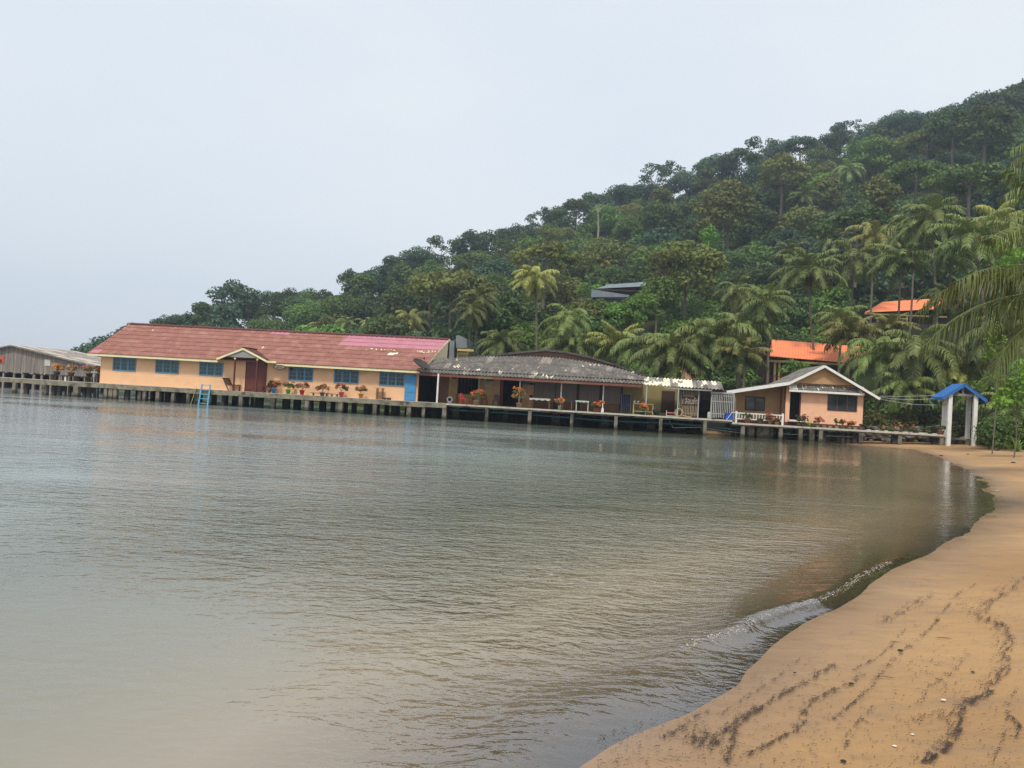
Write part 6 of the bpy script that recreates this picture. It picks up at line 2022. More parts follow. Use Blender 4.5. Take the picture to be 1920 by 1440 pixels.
# near palms leaning in from the side, with fronds placed one by one
def near_palm(px, py, d, label, fronds, seed, base_dx=.8, kindlen=4.3, nl=58, lw=.034, ll=1.0, hang=.85, m='palm'):
    c = at_depth(px, py, d)
    bx = c.x + base_dx
    base = Vector((bx, d, gz(bx, d) - .2))
    t = thing('palm_tree', label, 'palm tree', world=base, group=PALM_GROUP)
    top = c - base
    mb = MB(); mb.tube([(top.x * (i / 8) ** 1.3, 0, top.z * i / 8) for i in range(9)], [.17 - .006 * i for i in range(9)], 10); mb.build('trunk', M['palm_trunk'], t, True)
    rs = np.random.RandomState(seed)
    for (az, el, dr, L, tone) in fronds:
        if d > 20: L *= .82
        v, f, tt = frond(rs, L, R(az), R(el), dr, nl, lw, ll, tone=tone, hang=hang)
        me = np_mesh('frond', np.array(v), np.array(f), LM[m], False, {'tone': ('POINT', np.array(tt))})
        o = link('frond', me, t); o.location = top
    return t
near_palm(2085, 560, 17, 'nearest palm whose big feathery frond arches in above the blue shelter roof',
          [(184, 27, 1.15, 3.75, .55), (176, -8, 1.45, 3.4, .6), (200, 45, 1.5, 4.2, .5), (165, 10, 1.3, 4.1, .35), (215, 20, 1.4, 4.1, .5), (150, 30, 1.5, 4.0, .4), (100, 20, 1.4, 4, .4), (60, 30, 1.5, 4, .5), (20, 25, 1.5, 4, .5), (330, 25, 1.5, 4, .5), (290, 30, 1.5, 4, .5), (250, 55, 1.5, 4, .5), (180, 75, 1.2, 3.8, .6)], 4)
near_palm(2075, 395, 27, 'tall near palm with dark fronds reaching in at mid slope height',
          [(182, 18, 1.3, 4.6, .45), (172, 40, 1.5, 4.5, .5), (192, -5, 1.2, 4.2, .5), (165, 5, 1.2, 4.3, .35), (205, 30, 1.5, 4.4, .5), (185, 62, 1.5, 4.3, .6), (100, 20, 1.4, 4, .4), (40, 30, 1.5, 4, .5), (330, 25, 1.5, 4, .5), (280, 30, 1.5, 4, .5)], 5)
near_palm(2010, 285, 42, 'tall palm at the frame side whose frond tips show against the upper slope',
          [(182, 5, .9, 4.4, .45), (175, 30, 1.5, 4.3, .5), (190, -15, .9, 4.0, .45), (165, 5, 1.2, 4.3, .4), (205, 30, 1.5, 4.4, .5), (185, 62, 1.5, 4.3, .6), (40, 30, 1.5, 4, .5), (330, 25, 1.5, 4, .5), (280, 30, 1.5, 4, .5)], 6, nl=44, lw=.05)

# ------------------------------------------------------------------ forest trees
def tree_crown(seed, style):
    rs = np.random.RandomState(seed)
    lumps = []
    if style == 'round':
        for i in range(34):
            a, q = rs.uniform(0, 6.28), rs.uniform(-.7, 1)
            r_ = 3.9 * math.sqrt(max(0.02, 1 - q * q)) * rs.uniform(.65, 1.0)
            s = rs.uniform(.8, 1.7)
            lumps.append((math.cos(a) * r_, math.sin(a) * r_, 3.0 + q * 2.9, s, s, s * rs.uniform(.65, .9)))
        dens, size = 6.0, .25
    elif style == 'dome':
        w_, h_ = rs.uniform(3.2, 4.6), rs.uniform(2.4, 3.6)
        for i in range(26):
            a, q = rs.uniform(0, 6.28), rs.uniform(-.6, 1)
            r_ = w_ * math.sqrt(max(0.02, 1 - q * q)) * rs.uniform(.6, .95)
            s = rs.uniform(1.1, 2.3)
            lumps.append((math.cos(a) * r_, math.sin(a) * r_, 3.0 + q * h_, s, s, s * rs.uniform(.6, .85)))
        dens, size = 8.5, .19
    elif style == 'umbrella':
        for i in range(36):
            a, r_ = rs.uniform(0, 6.28), math.sqrt(rs.uniform(0, 1)) * 4.8
            s = rs.uniform(.8, 1.5)
            lumps.append((math.cos(a) * r_, math.sin(a) * r_, 4.4 - (r_ / 4.8) ** 2 * 1.8 - abs(rs.normal()) * .9, s, s, s * .55))
        dens, size = 6.5, .24
    elif style == 'tall':
        for i in range(32):
            a, q = rs.uniform(0, 6.28), rs.uniform(-.1, 1)
            r_ = 2.9 * (1 - abs(q - .45)) * rs.uniform(.4, 1.0)
            s = rs.uniform(.8, 1.5)
            lumps.append((math.cos(a) * r_, math.sin(a) * r_, 1.4 + q * 6.2, s, s, s * rs.uniform(.6, .9)))
        dens, size = 7, .25
    else:  # airy
        for i in range(20):
            a, q = rs.uniform(0, 6.28), rs.uniform(0, 1)
            r_ = 3.6 * math.sqrt(max(.05, 1 - (q - .3) ** 2)) * rs.uniform(.5, 1.0)
            s = rs.uniform(.6, 1.15)
            lumps.append((math.cos(a) * r_, math.sin(a) * r_, 2.2 + q * 3.8, s, s, s * .55))
        for i in range(8): lumps.append((rs.uniform(-3, 3), rs.uniform(-3, 3), rs.uniform(.3, 1.4), 1.2, 1.2, 1.0))
        dens, size = 8, .2
    v, f, t = blob_leaves(lumps, dens, size, rs, .3, .2)
    return lumps, (v, f, t)

def tree_trunk(seed, lumps, style):
    rs = random.Random(seed); mb = MB()
    zt = 3.6 if style != 'tall' else 6
    j = Vector((rs.uniform(-.3, .3), rs.uniform(-.3, .3), zt * .55))
    mb.tube([(0, 0, -6), (0, 0, 0), j * .6, j], [.26, .22, .18, .15], 7)
    for l in rs.sample(lumps, 9):
        e = Vector(l[:3]); m_ = (j + e) / 2 + Vector((0, 0, -.3))
        mb.tube([j, m_, e], [.10, .06, .02], 5)
    return mb
STY = ['round', 'dome', 'round', 'umbrella', 'tall', 'airy', 'dome', 'umbrella', 'tall', 'airy', 'dome', 'round', 'dome', 'dome']
TREES = []
for i, s in enumerate(STY):
    lumps, (v, f, t) = tree_crown(100 + i, s)
    TREES.append((s, leaf_object_mesh('crown', v, f, t, LM['dark green']), tree_trunk(200 + i, lumps, s).mesh('trunk', M['trunk']), lumps))
HT = {'round': 6.9, 'dome': 7.2, 'umbrella': 5.2, 'tall': 8.6, 'airy': 6.6}

SECT = [(0, 'beyond the plank shed'), (255, 'beyond the plank shed'), (400, 'above the red roof end'), (520, 'above the porch gable'),
        (650, 'above the plain red roof'), (770, 'above the pink roof patch'), (860, 'above the cream gable'), (960, 'seaward of the lone palm'), (1060, 'above the grey gable'), (1150, 'above the hillside house'),
        (1250, 'above the patchy roof'), (1350, 'above the slat gate'), (1450, 'above the veranda'), (1550, 'above the cottage gable'), (1650, 'above the cottage corner'),
        (1750, 'above the wires'), (1830, 'above the blue roof'), (99999, 'past the blue roof')]
TR = []
def tree(x, y, sc, style=None, tone=None, dz=0.0, idx=None, base_z=None, note=None, sink=0.0):
    cand = [i for i, s in enumerate(STY) if style is None or s == style]
    i = prs.choice(cand) if idx is None else idx
    s, cm, tm, lumps = TREES[i]
    g = gz(x, y) if base_z is None else base_z
    tone = tone or prs.choice(['dark green', 'dark green', 'mid green', 'mid green', 'olive', 'bluish green', 'bright green'])
    t = thing('forest_tree', 'x', 'tree', world=Vector((x, y, g + dz - sink)), group='forest trees on the hill')
    a = prs.uniform(0, 6.28)
    for nm, me in (('crown', cm), ('trunk', tm)):
        o = link(nm, me, t); o.scale = (sc * 1.0, sc * 1.0, sc); o.rotation_euler = (0, 0, a)
        if nm == 'crown':
            o.material_slots[0].link = 'OBJECT'; o.material_slots[0].material = LM[tone]
    px, py = project((x, y, g + dz + HT[s] * sc * .6))
    TR.append((t, px, py, s, tone, note, x, y))
    return t
def tree_top(px, py, d, sc, style=None, tone=None, note=None, idx=None):
    """a tree whose top is seen at this pixel"""
    cand = [i for i, s in enumerate(STY) if style is None or s == style]
    i = prs.choice(cand) if idx is None else idx
    c = at_depth(px, py, d)
    g = gz(c.x, d)
    h = HT[STY[i]] * sc
    return tree(c.x, d, sc, None, tone, base_z=c.z - h, idx=i, note=note)

# skyline trees, each top following the ridge of the photograph
sky_pts = [(165, 650, 1.0, 'airy'), (185, 634, .95, 'umbrella'), (215, 628, .8, 'umbrella'), (243, 613, .75, 'umbrella'), (262, 604, .75, 'umbrella'), (300, 597, .8, 'tall'), (330, 590, .8, 'round'), (352, 586, .8, 'round'),
           (380, 566, .9, 'tall'), (405, 570, .9, 'round'), (445, 527, 1.25, 'round'), (478, 566, .9, 'round'), (515, 545, 1.0, 'round'), (545, 541, 1.0, 'round'), (580, 541, 1.15, 'umbrella'), (605, 543, 1.0, 'round'), (632, 552, .9, 'round'),
           (660, 500, 1.0, 'tall'), (690, 507, 1.0, 'round'), (715, 498, 1.1, 'round'), (738, 480, 1.1, 'tall'), (765, 484, .9, 'umbrella'), (790, 462, 1.2, 'umbrella'), (832, 442, 1.2, 'airy'), (862, 448, .8, 'tall'), (885, 434, 1.2, 'round'), (915, 432, 1.1, 'umbrella'),
           (945, 428, 1.0, 'tall'), (975, 418, 1.2, 'umbrella'), (1010, 398, 1.1, 'airy'), (1030, 388, 1.2, 'airy'), (1052, 388, 1.1, 'umbrella'), (1082, 373, 1.1, 'umbrella'), (1108, 362, 1.2, 'tall'), (1130, 360, 1.2, 'tall'), (1165, 343, 1.3, 'umbrella'), (1195, 345, 1.3, 'round'),
           (1228, 308, 1.4, 'airy'), (1255, 303, 1.4, 'airy'), (1290, 322, 1.2, 'umbrella'), (1322, 292, 1.2, 'tall'), (1350, 290, 1.3, 'round'), (1385, 280, 1.3, 'umbrella'), (1428, 257, 1.35, 'airy'), (1460, 268, 1.2, 'round'), (1502, 254, 1.2, 'umbrella'), (1548, 250, 1.1, 'round'),
           (1572, 232, 1.1, 'tall'), (1600, 225, 1.15, 'airy'), (1635, 232, 1.3, 'umbrella'), (1668, 226, 1.2, 'round'), (1690, 204, 1.15, 'umbrella'), (1708, 214, 1.2, 'round'), (1738, 212, 1.1, 'round'), (1765, 206, 1.3, 'round'), (1795, 196, 1.3, 'round'), (1830, 168, 1.3, 'tall'), (1855, 172, 1.3, 'umbrella'), (1885, 170, 1.3, 'round'), (1908, 156, 1.4, 'tall'), (1945, 140, 1.5, 'round')]
for px, py, sc, st in sky_pts:
    if st in ('umbrella', 'round') and prs.random() < .6: st = prs.choice(['round', 'dome'])
    d = np.interp(px, K_PX, K_D1) * prs.uniform(.95, 1.0)
    tree_top(px, py, d, sc * (1.0 if px < 700 else 1.05), st, prs.choice(['bluish green', 'dark green', 'dark green', 'bluish green']))
# named trees inside the forest
tree_top(1370, 335, 165, 1.35, 'round', 'olive'); tree_top(1345, 360, 160, 1.2, 'round', 'olive')
tree_top(1235, 378, 190, 1.2, 'round', 'dark green'); tree_top(1140, 385, 215, 1.1, 'round', 'bright green'); tree_top(1120, 440, 190, 1.3, 'umbrella', 'dark green')
tree_top(850, 500, 135, 1.35, 'umbrella', 'olive'); tree_top(880, 510, 132, 1.0, 'umbrella', 'olive'); tree_top(810, 512, 138, .9, 'umbrella', 'olive')
tree_top(1025, 450, 125, 1.0, 'umbrella', 'olive'); tree_top(1290, 450, 115, 1.25, 'round', 'olive'); tree_top(1250, 465, 112, .9, 'airy', 'olive')
tree_top(1655, 320, 135, 1.1, 'tall', 'olive'); tree_top(1470, 290, 185, 1.4, 'round', 'olive'); tree_top(1740, 240, 190, 1.5, 'umbrella', 'olive'); tree_top(1650, 255, 200, 1.4, 'round', 'bright green')
tree_top(1820, 300, 130, 1.3, 'umbrella', 'mid green'); tree_top(1720, 295, 150, 1.3, 'umbrella', 'mid green'); tree_top(1610, 385, 120, 1.15, 'umbrella', 'dark green')
tree_top(960, 545, 98, 1.05, 'round', 'dark green'); tree_top(925, 565, 95, .8, 'round', 'dark green'); tree_top(1090, 560, 100, .7, 'round', 'olive')
tree_top(1850, 195, 170, 1.5, 'round', 'mid green'); tree_top(1790, 205, 180, 1.3, 'round', 'dark green')
# the body of the forest
placed = [(a[6], a[7]) for a in TR]
total = 0
d = 90.0
while d < 250:
    step_px = 9.6 / d * F_PX
    px = -20 + prs.uniform(0, step_px)
    while px < 2020:
        q = px + prs.uniform(-.3, .3) * step_px
        dd = d + prs.uniform(-4, 4)
        d0, d1 = np.interp(q, K_PX, K_D0), np.interp(q, K_PX, K_D1)
        x = (q - 960) / F_PX * dd
        if d0 + 9 < dd < d1 - 4 and q > 150 and min(math.hypot(x - a, dd - b) for a, b in placed) > 6.2:
            # leave clearings for the hillside houses
            clear = (1095 < q < 1235 and 90 < dd < 128) or (1590 < q < 1840 and 74 < dd < 116)
            if not clear:
                sc = prs.uniform(.9, 1.5) * (0.85 if dd < 130 else 1.0)
                near_g = gz(x, dd)
                tree(x, dd, sc, sink=prs.uniform(0.2, 1.4))
                placed.append((x, dd)); total += 1
        px += step_px
    d += 9.0
print('forest trees', len(TR))

def tree_labels():
    rows = {}
    for t, px, py, s, tone, note, x, y in TR:
        sky_y = np.interp(px, K_PX, K_SKY)
        hz = horizon(px)
        q = (py - sky_y) / max(20, hz - sky_y)
        band = 'on the ridge' if q < .12 else ('high on the slope' if q < .35 else ('on the mid slope' if q < .6 else 'low on the slope'))
        sec = next(b for a, b in SECT if px < a)
        shape = {'round': 'rounded', 'umbrella': 'flat-topped', 'tall': 'narrow', 'airy': 'sparse', 'dome': 'domed'}[s]
        rows.setdefault((tone, shape, band, sec), []).append((px, py, t))
    ordw = ['first', 'second', 'third', 'fourth', 'fifth', 'sixth', 'seventh', 'eighth', 'ninth']
    for (tone, shape, band, sec), L in rows.items():
        L.sort(key=lambda a: a[0])
        for i, (px, py, t) in enumerate(L):
            lab = f'{tone} {shape} tree {band} {sec}'
            if len(L) > 1:
                lab += ', ' + ordw[min(i, 8)] + ' from sea'
            t['label'] = lab

for q_, y_, d_, s_ in ((1120, 562, 100, .5), (1150, 566, 100, .55), (1178, 560, 100, .55), (1205, 545, 102, .6), (1235, 520, 108, .7)):
    tree_top(q_, y_, d_, s_, 'round', 'bright green')
tree_labels()

# a bare pale trunk and a vine wrapped one
for px, y0, y1, m, lb, L in ((1121, 392, 430, 'pale_trunk', 'bare pale trunk sticking up through the high forest', 5), (1331, 470, 500, 'orange_trunk', 'vine covered tree on a reddish bare trunk above the slat gate', 8)):
    if m == 'orange_trunk': M[m] = mat('reddish_trunk', (.33, .18, .09), (.24, .13, .07))
    d = 190 if L == 5 else 118
    c = at_depth(px, y0 if L == 5 else 470, d); b_ = at_depth(px + 1, y1, d)
    if L == 8: b_.z = min(b_.z, c.z - 2.6)
    t = thing('bare_tree' if L == 5 else 'vine_tree', lb, 'tree', world=b_)
    mb = MB(); mb.tube([(0, 0, -3), (0, 0, 0), tuple(c - b_)], [.22, .2, .13], 7)
    if L == 5:
        for k in range(5): mb.tube([tuple((c - b_) * .8), tuple(c - b_ + Vector((math.cos(k * 1.3) * .9, 0, .8 + .2 * k)))], [.07, .02], 5)
    mb.build('trunk', M[m], t)
    if L == 8:
        rs = np.random.RandomState(5)
        top = c - b_
        lumps = [(top.x + rs.uniform(-1.2, 1.0), rs.uniform(-.8, .8), top.z + rs.uniform(-.5, 3.6), .7, .7, .8) for _ in range(12)] + [(top.x + 1.9, 0, top.z + q, .28, .28, .6) for q in (-2, -1, 0, 1)]
        v, f, tt = blob_leaves(lumps, 14, .16, rs, .1, .2)
        link('crown', leaf_object_mesh('crown', v, f, tt, LM['bright green']), t)

# ------------------------------------------------------------------ undergrowth
def scatter(name, pts, rad, dens, size, m, seed, flat=.75):
    rs = np.random.RandomState(seed)
    lumps = [(x, y, z_, r_, r_, r_ * flat) for (x, y, z_), r_ in zip(pts, rad)]
    v, f, t = blob_leaves(lumps, dens, size, rs, .5, .12)
    return tag(link(name, leaf_object_mesh(name, v, f, t, m)), kind='stuff')
rs = np.random.RandomState(12)
def hill_points(n, dmin, dmax, pmin=120, pmax=2000, lift=(.2, 1.2)):
    out = []
    while len(out) < n:
        px = rs.uniform(pmin, pmax, n); dd = rs.uniform(dmin, dmax, n)
        d0 = np.interp(px, K_PX, K_D0); d1 = np.interp(px, K_PX, K_D1)
        x = (px - 960) / F_PX * dd
        ok = (dd > d0 - 2) & (dd < d1 + 6) & (shore_sd(x, dd) > 1)
        ok &= ~((px > 1600) & (px < 1830) & (dd > 84) & (dd < 106)) & ~((px > 1095) & (px < 1240) & (dd > 100) & (dd < 128)) & ~((px > 1425) & (px < 1640) & (dd < 88))
        g = ground(x, dd)
        for a, b, c in zip(x[ok], dd[ok], g[ok]): out.append((a, b, c + rs.uniform(*lift)))
    return out[:n]
p_ = hill_points(900, 130, 262, lift=(.3, 2.4))
scatter('undergrowth', p_, rs.uniform(1.2, 2.6, len(p_)), 2.4, .34, LM['under'], 1)
p_ = hill_points(420, 82, 150, lift=(.2, 1.6))
scatter('undergrowth', p_, rs.uniform(1.0, 2.2, len(p_)), 4.5, .26, LM['under'], 2)
p_ = hill_points(260, 86, 128, 1180, 1560, lift=(.6, 2.2))
scatter('undergrowth', p_, rs.uniform(1.2, 2.4, len(p_)), 5.0, .24, LM['bright green'], 3)
p_ = hill_points(360, 66, 92, 820, 1960, lift=(.2, 1.8))
scatter('undergrowth', p_, rs.uniform(.7, 1.6, len(p_)), 9, .17, LM['mid green'], 4)
# garden edge along the beach and behind the shelter
out, rad = [], []
for i in range(240):
    px = rs.uniform(1600, 1990); dd = rs.uniform(60, 70)
    x = (px - 960) / F_PX * dd
    r_ = rs.uniform(.35, 1.0); out.append((x, dd, gz(x, dd) + r_ * rs.uniform(.4, 1.6))); rad.append(r_)
scatter('undergrowth', out, rad, 26, .10, LM['olive'], 5)
out, rad = [], []
for i in range(110):
    px = rs.uniform(1850, 2060); dd = rs.uniform(50, 60)
    x = (px - 960) / F_PX * dd
    r_ = rs.uniform(.4, 1.1); out.append((x, dd, gz(x, dd) + r_ * rs.uniform(.4, 1.8))); rad.append(r_)
scatter('undergrowth', out, rad, 26, .10, LM['mid green'], 6)

# broad leaved lime bushes at the edge of the sand
def bush(px, py, d, w, h, m, label, seed, size=.11, name='leafy_bush', dens=26):
    rs = np.random.RandomState(seed)
    c = at_depth(px, py, d); g = gz(c.x, d)
    t = thing(name, label, 'bush', world=Vector((c.x, d, g)))
    top = c.z - g
    lumps = [(rs.uniform(-w, w) * .5, rs.uniform(-w, w) * .35, top + rs.uniform(-h, .2 * h), rs.uniform(.25, .5) * w * .6, rs.uniform(.25, .5) * w * .6, rs.uniform(.2, .35) * h) for _ in range(12)]
    v, f, tt = blob_leaves(lumps, dens, size, rs, .3, .1)
    link('foliage', leaf_object_mesh('foliage', v, f, tt, m), t)
    mb = MB()
    hm = top - h * 1.1
    mb.tube([(0, 0, -.1), (.1, 0, max(hm, .1) * .5), (0, 0, max(hm, .1))], [.04, .035, .025], 6)
    for l in lumps: mb.tube([(0, 0, max(hm, .1)), l[:3]], [.015, .007], 4)
    mb.build('stem', M['trunk'], t)
bush(1870, 640, 46, 1.3, 1.0, LM['lime'], 'lime green broad leaved sprig beside the hanging frond', 1, .15, dens=14)
bush(1908, 705, 42, 2.0, 1.8, LM['lime'], 'large lime green broad leaved bush at the edge of the sand', 2, .13, dens=18)
bush(1895, 475, 62, 2.4, 1.8, LM['lime'], 'bright green tree top above the big overhanging frond', 3, .16, dens=14)
bush(1850, 712, 57, 1.8, 1.6, LM['bright green'], 'dark leafy bush just past the blue roof', 4, .12)
bush(1500, 690, 74, 2.6, 1.6, LM['bright green'], 'leafy green bush in front of the orange roofed house', 5, .14)
bush(860, 655, 85, 2.6, 2.0, LM['bright green'], 'green bush between the cream gable and the grey shed', 6, .16)
bush(1300, 640, 88, 3.5, 2.2, LM['bright green'], 'bright bush up behind the palms above the patchy roof', 7, .17)
# crotons along the footbridge and small sand plants
for k, (px, v, lb, fl, w) in enumerate(((1668, 2.3, 'salmon blossomed shrub behind the footbridge beside the grey palm trunk', 'flower', .9), (1705, 2.4, 'pale blossomed low shrub behind the footbridge', 'flower', .8), (1738, 2.2, 'yellow green low shrub behind the footbridge end', 'lime', .8))):
    uu = pu(px, 800, v)
    t = thing('flowering_shrub', lb, 'shrub', (uu, v, ZL - .2))
    link('foliage', rosette_mesh(70 + k, w * 1.5, .7, LM['potleaf'], 500, .06), t)
    link('blossom', rosette_mesh(80 + k, w * 1.5, .95, LM[fl], 90, .05), t)
t = pot(1764, 822, 'terracotta', 'small orange clay pot at the landward end of the footbridge', v=.3, r=(.14, .2), h=.3, w=.5, ph=.35, fl=None, z0=ZL, seed=55)
p0 = on_level(1906, 848, .35)
fern(0, 0, 0, 1.7, 1.6, LM['bright green'], 'young coconut seedling sprouting on the sand at the far end of the beach', 'palm_seedling', 'seedling', 9, 16, world=Vector((p0.x, p0.y, gz(p0.x, p0.y))))
p0 = on_level(1893, 843, .35)
fern(0, 0, 0, 1.0, .7, LM['potleaf'], 'small yellowish plant on the sand beside the coconut seedling', 'sand_plant', 'plant', 10, 26, world=Vector((p0.x, p0.y, gz(p0.x, p0.y))))

# ------------------------------------------------------------------ beach litter
def on_sand(px, py):
    """ground point seen at a pixel"""
    r = ray(px, py)
    t = (0 - CAM_H) / r.z
    for _ in range(12):
        p = CAM + r * t
        z_ = gz(p.x, p.y)
        t = (z_ - CAM_H) / r.z
    p = CAM + r * t
    return p
wr = np.random.RandomState(3)
lines = [  # (points, spread px, density, dark)
 ([(1918, 1084), (1909, 1100), (1890, 1113), (1862, 1128), (1841, 1154), (1868, 1170), (1889, 1180), (1897, 1205), (1887, 1237), (1889, 1258), (1862, 1286), (1857, 1308), (1822, 1319), (1803, 1342), (1799, 1374), (1777, 1410), (1735, 1436)], 6, 8.0, 26),
 ([(1800, 1130), (1830, 1140), (1850, 1160), (1880, 1185)], 16, 3.0, 10),
 ([(1750, 1119), (1722, 1133), (1695, 1148), (1668, 1163), (1650, 1168)], 9, 5.0, 12),
 ([(1842, 1089), (1825, 1101), (1797, 1117), (1781, 1134), (1760, 1166), (1732, 1196), (1706, 1216), (1678, 1241), (1651, 1268), (1633, 1295), (1597, 1326), (1566, 1353)], 2.5, 2.4, 8),
 ([(1568, 1250), (1508, 1286), (1463, 1310), (1418, 1340), (1391, 1357), (1368, 1366), (1340, 1400)], 4, 4.0, 14),
 ([(1290, 1388), (1320, 1396), (1345, 1400), (1300, 1372)], 16, 5.0, 16),
 ([(1420, 1330), (1396, 1345), (1382, 1370), (1374, 1395), (1364, 1436)], 6, 4.0, 12),
 ([(1326, 1340), (1296, 1355), (1270, 1376), (1240, 1392)], 4, 2.2, 8),
 ([(1624, 1268), (1593, 1286), (1530, 1313), (1508, 1340), (1512, 1355), (1490, 1375), (1432, 1407), (1395, 1425)], 4, 2.6, 9),
 ([(1893, 1348), (1905, 1356), (1915, 1371), (1905, 1385), (1898, 1388)], 2, 3.0, 6),
 ([(1790, 1352), (1760, 1340), (1746, 1346), (1700, 1362)], 10, 1.6, 10),
 ([(1780, 1240), (1740, 1235), (1700, 1245), (1800, 1300), (1750, 1290)], 18, .7, 10),
 ([(1560, 1290), (1540, 1330), (1530, 1400), (1500, 1430)], 22, .5, 8),
 ([(1770, 1070), (1750, 1090), (1700, 1100)], 14, .8, 8),
 ([(1910, 1290), (1895, 1315), (1880, 1400), (1860, 1436)], 3, 1.1, 6), ([(1700, 1180), (1672, 1215), (1640, 1240), (1600, 1262)], 2, 1.3, 6), ([(1500, 1240), (1460, 1275), (1400, 1312), (1352, 1345)], 2, 1.0, 6),
 ([(1640, 1330), (1600, 1370), (1585, 1410)], 3, 1.2, 6), ([(1820, 1225), (1790, 1262), (1745, 1290), (1720, 1330)], 3, 1.2, 8)]
V, Fc = [], []
for pts, spread, dens, ext in lines:
    dens *= 1.25; spread *= 1.3
    for (x0, y0), (x1, y1) in zip(pts, pts[1:]):
        ln = math.hypot(x1 - x0, y1 - y0); n = int(ln * dens)
        for _ in range(n):
            q = wr.uniform()
            x = x0 + (x1 - x0) * q + wr.normal() * spread * .5 - abs(wr.normal()) * ext * .55 * (wr.uniform() < .5)
            y = y0 + (y1 - y0) * q + wr.normal() * spread * .35 + 1.3 * math.sin(x * .35)
            if not (1000 < x < 2000 and 1040 < y < 1450): continue
            V.append((x, y))
for _ in range(2600):
    q = wr.uniform(1120, 2000); V.append((q, wr.uniform(1060 + (1900 - q) * .42, 1450)))
V = np.array(V)
keepn = value_noise(V[:, 0], V[:, 1] * 2.5, 22, 9) + wr.uniform(-.25, .25, len(V)) > -.08
V = V[keepn]
GP = np.array([tuple(on_level(a, b, .25)) for a, b in V])
for _ in range(4):
    gzz = ground(GP[:, 0], GP[:, 1])
    GP = np.array([tuple(on_level(a, b, c)) for (a, b), c in zip(V, gzz)])
fv, ff = [], []
for (x, y, z_), g in zip(GP, gzz):
    L = abs(wr.normal()) * .009 + .003; w = wr.uniform(.001, .003); a = wr.normal() * .5
    cx, cy2 = math.cos(a), math.sin(a)
    k = len(fv); zz = g + .006 + wr.uniform(0, .004) + .012
    fv += [(x - cx * L, y - cy2 * L, zz - .006), (x + cy2 * w, y - cx * w, zz + .003), (x + cx * L, y + cy2 * L, zz - .004), (x - cy2 * w, y + cx * w, zz + .004)]
    ff.append((k, k + 1, k + 2, k + 3))
M['weed'] = mat('dark_seaweed_litter', (.035, .026, .022), (.085, .055, .04), scale=12, rough=.9)
tag(link('seaweed_litter', np_mesh('seaweed_litter', np.array(fv), np.array(ff), M['weed'])), kind='stuff')
# foam on the front of the wavelet
fp = [tuple(on_level(a, b)) for a, b in WAVELET[1:-1]]
fv, ff = [], []
fr_ = np.random.RandomState(4)
for (a, b) in zip(fp, fp[1:]):
    a, b = np.array(a), np.array(b); n = int(np.linalg.norm(b - a) / .004)
    for i in range(n):
        if fr_.uniform() < .62: continue
        c = a + (b - a) * fr_.uniform() + np.array([fr_.normal() * .018 + .02, fr_.normal() * .018 - .01, 0])
        r_ = fr_.uniform(.0015, .004); k = len(fv); z_ = .05 + fr_.uniform(0, .05)
        fv += [(c[0] - r_ * 2, c[1], z_), (c[0], c[1] - r_, z_), (c[0] + r_ * 2, c[1], z_), (c[0], c[1] + r_, z_ + .004)]; ff.append((k, k + 1, k + 2, k + 3))
M['foam'] = mat('sea_foam', (.55, .50, .43), (.45, .40, .33), rough=.7)
tag(link('sea_foam', np_mesh('sea_foam', np.array(fv), np.array(ff), M['foam'])), kind='stuff')
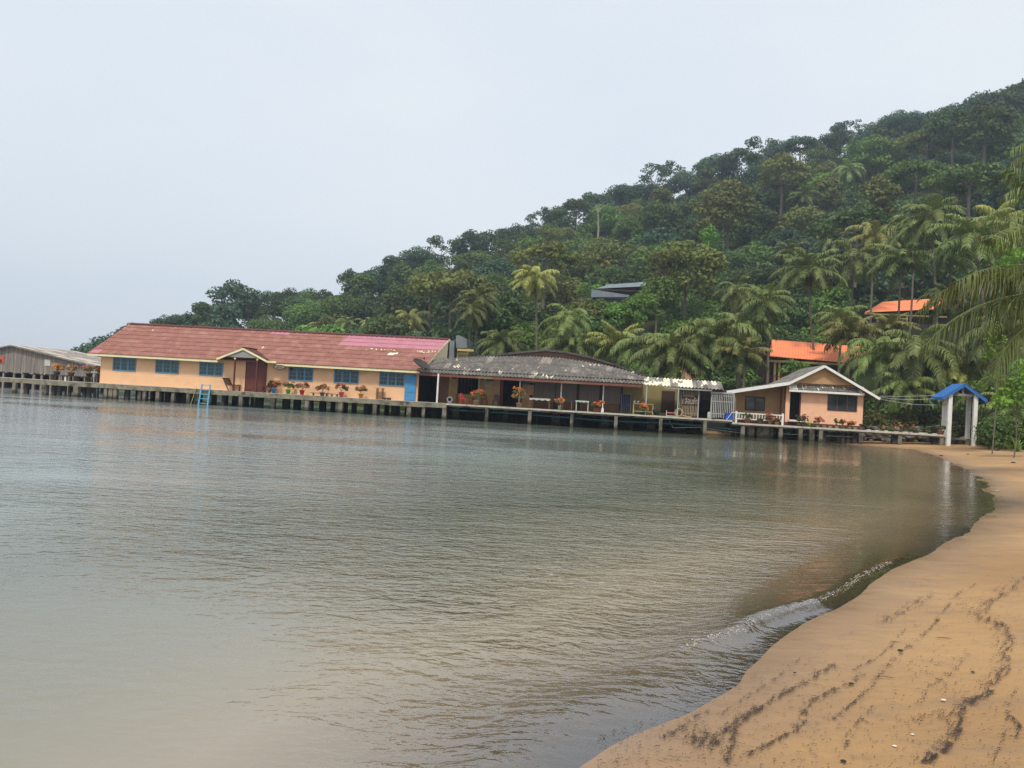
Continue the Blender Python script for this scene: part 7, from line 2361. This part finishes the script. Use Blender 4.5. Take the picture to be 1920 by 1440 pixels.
# countable bits
def small(px, py, kind, label, s=.03):
    p = on_sand(px, py)
    mb = MB()
    if kind == 'stone': mb.lathe([(.001, -.3), (.7, -.2), (1, .1), (.6, .5), (.001, .6)], 9)
    elif kind == 'shell': mb.lathe([(.001, 0), (.6, .1), (1, .35), (.9, .45), (.001, .5)], 9)
    else: mb.tube([(-3.5, 0, .2), (-1, .4, .5), (1.2, 0, .3), (3.8, -.3, .2)], [.12, .3, .3, .08], 6)
    me = mb.mesh(kind, M['black'] if kind == 'stone' else M['shell'] if kind == 'shell' else M['drift'])
    o = link({'stone': 'pebble', 'shell': 'seashell', 'stick': 'driftwood'}[kind], me)
    o.location = (p.x, p.y, gz(p.x, p.y) + .012); o.scale = (s, s * .8, s * .6); o.rotation_euler = (0, 0, wr.uniform(-.3, .3))
    tag(o, label, {'stone': 'pebble', 'shell': 'seashell', 'stick': 'driftwood'}[kind])
small(1596, 1285, 'stone', 'black pebble between two faint litter lines in the middle of the sand', .022)
small(1688, 1222, 'stone', 'black pebble beside a thin litter line higher up the sand', .024)
small(1757, 1165, 'stone', 'tiny dark pebble beside the branching litter line', .018)
small(1490, 1264, 'stone', 'tiny black pebble near the wet edge of the sand', .014)
small(1581, 1431, 'stone', 'small black pebble at the very bottom of the sand', .018)
small(1824, 1263, 'stone', 'tiny dark pebble just seaward of the thick litter line', .016)
small(1663, 1273, 'stick', 'reddish brown twig lying across the litter lines', .016)
small(1678, 1206, 'stick', 'short brown twig beside the black pebble high on the sand', .014)
small(1769, 1199, 'stick', 'long reddish twig lying between the litter lines', .02)
small(1757, 1250, 'stick', 'small brown bark chip on open sand', .009)
small(1530, 1287, 'stick', 'short brown bark chip near the wet sand', .010)
small(1769, 1316, 'shell', 'white shell fragment on open sand seaward of the thick litter line', .017)
small(1677, 1403, 'shell', 'small white shell fragment low on the sand', .014)
small(1711, 1381, 'shell', 'tiny pale shell fragment between the litter lines', .012)
small(1870, 921, 'shell', 'whitish shell speck on the sand bulge by the far water edge', .06)
for k, (px, py) in enumerate(((1870, 845), (1815, 852), (1900, 868), (1765, 855))):
    small(px, py, 'stone', ('dark coconut husk on the sand nearest the seedling', 'small husk lying before the white shelter posts', 'dark husk on open sand below the seedling', 'brown husk lump near where water meets the footbridge')[k], .13 if k != 1 else .08)

# ------------------------------------------------------------------ air
hz_ = MB(); hz_.box(-1600, 1000, -70, 1250, -4.2, 150)
m = bpy.data.materials.new('haze'); m.use_nodes = True
t = m.node_tree
for n in list(t.nodes): t.nodes.remove(n)
vo = N(t, 'ShaderNodeVolumePrincipled'); vo.inputs['Density'].default_value = 0.0005; vo.inputs['Color'].default_value = (0.72, 0.84, 1.0, 1); vo.inputs['Anisotropy'].default_value = 0.2
oo = N(t, 'ShaderNodeOutputMaterial'); t.links.new(vo.outputs[0], oo.inputs['Volume'])
tag(hz_.build('haze', m), kind='stuff')
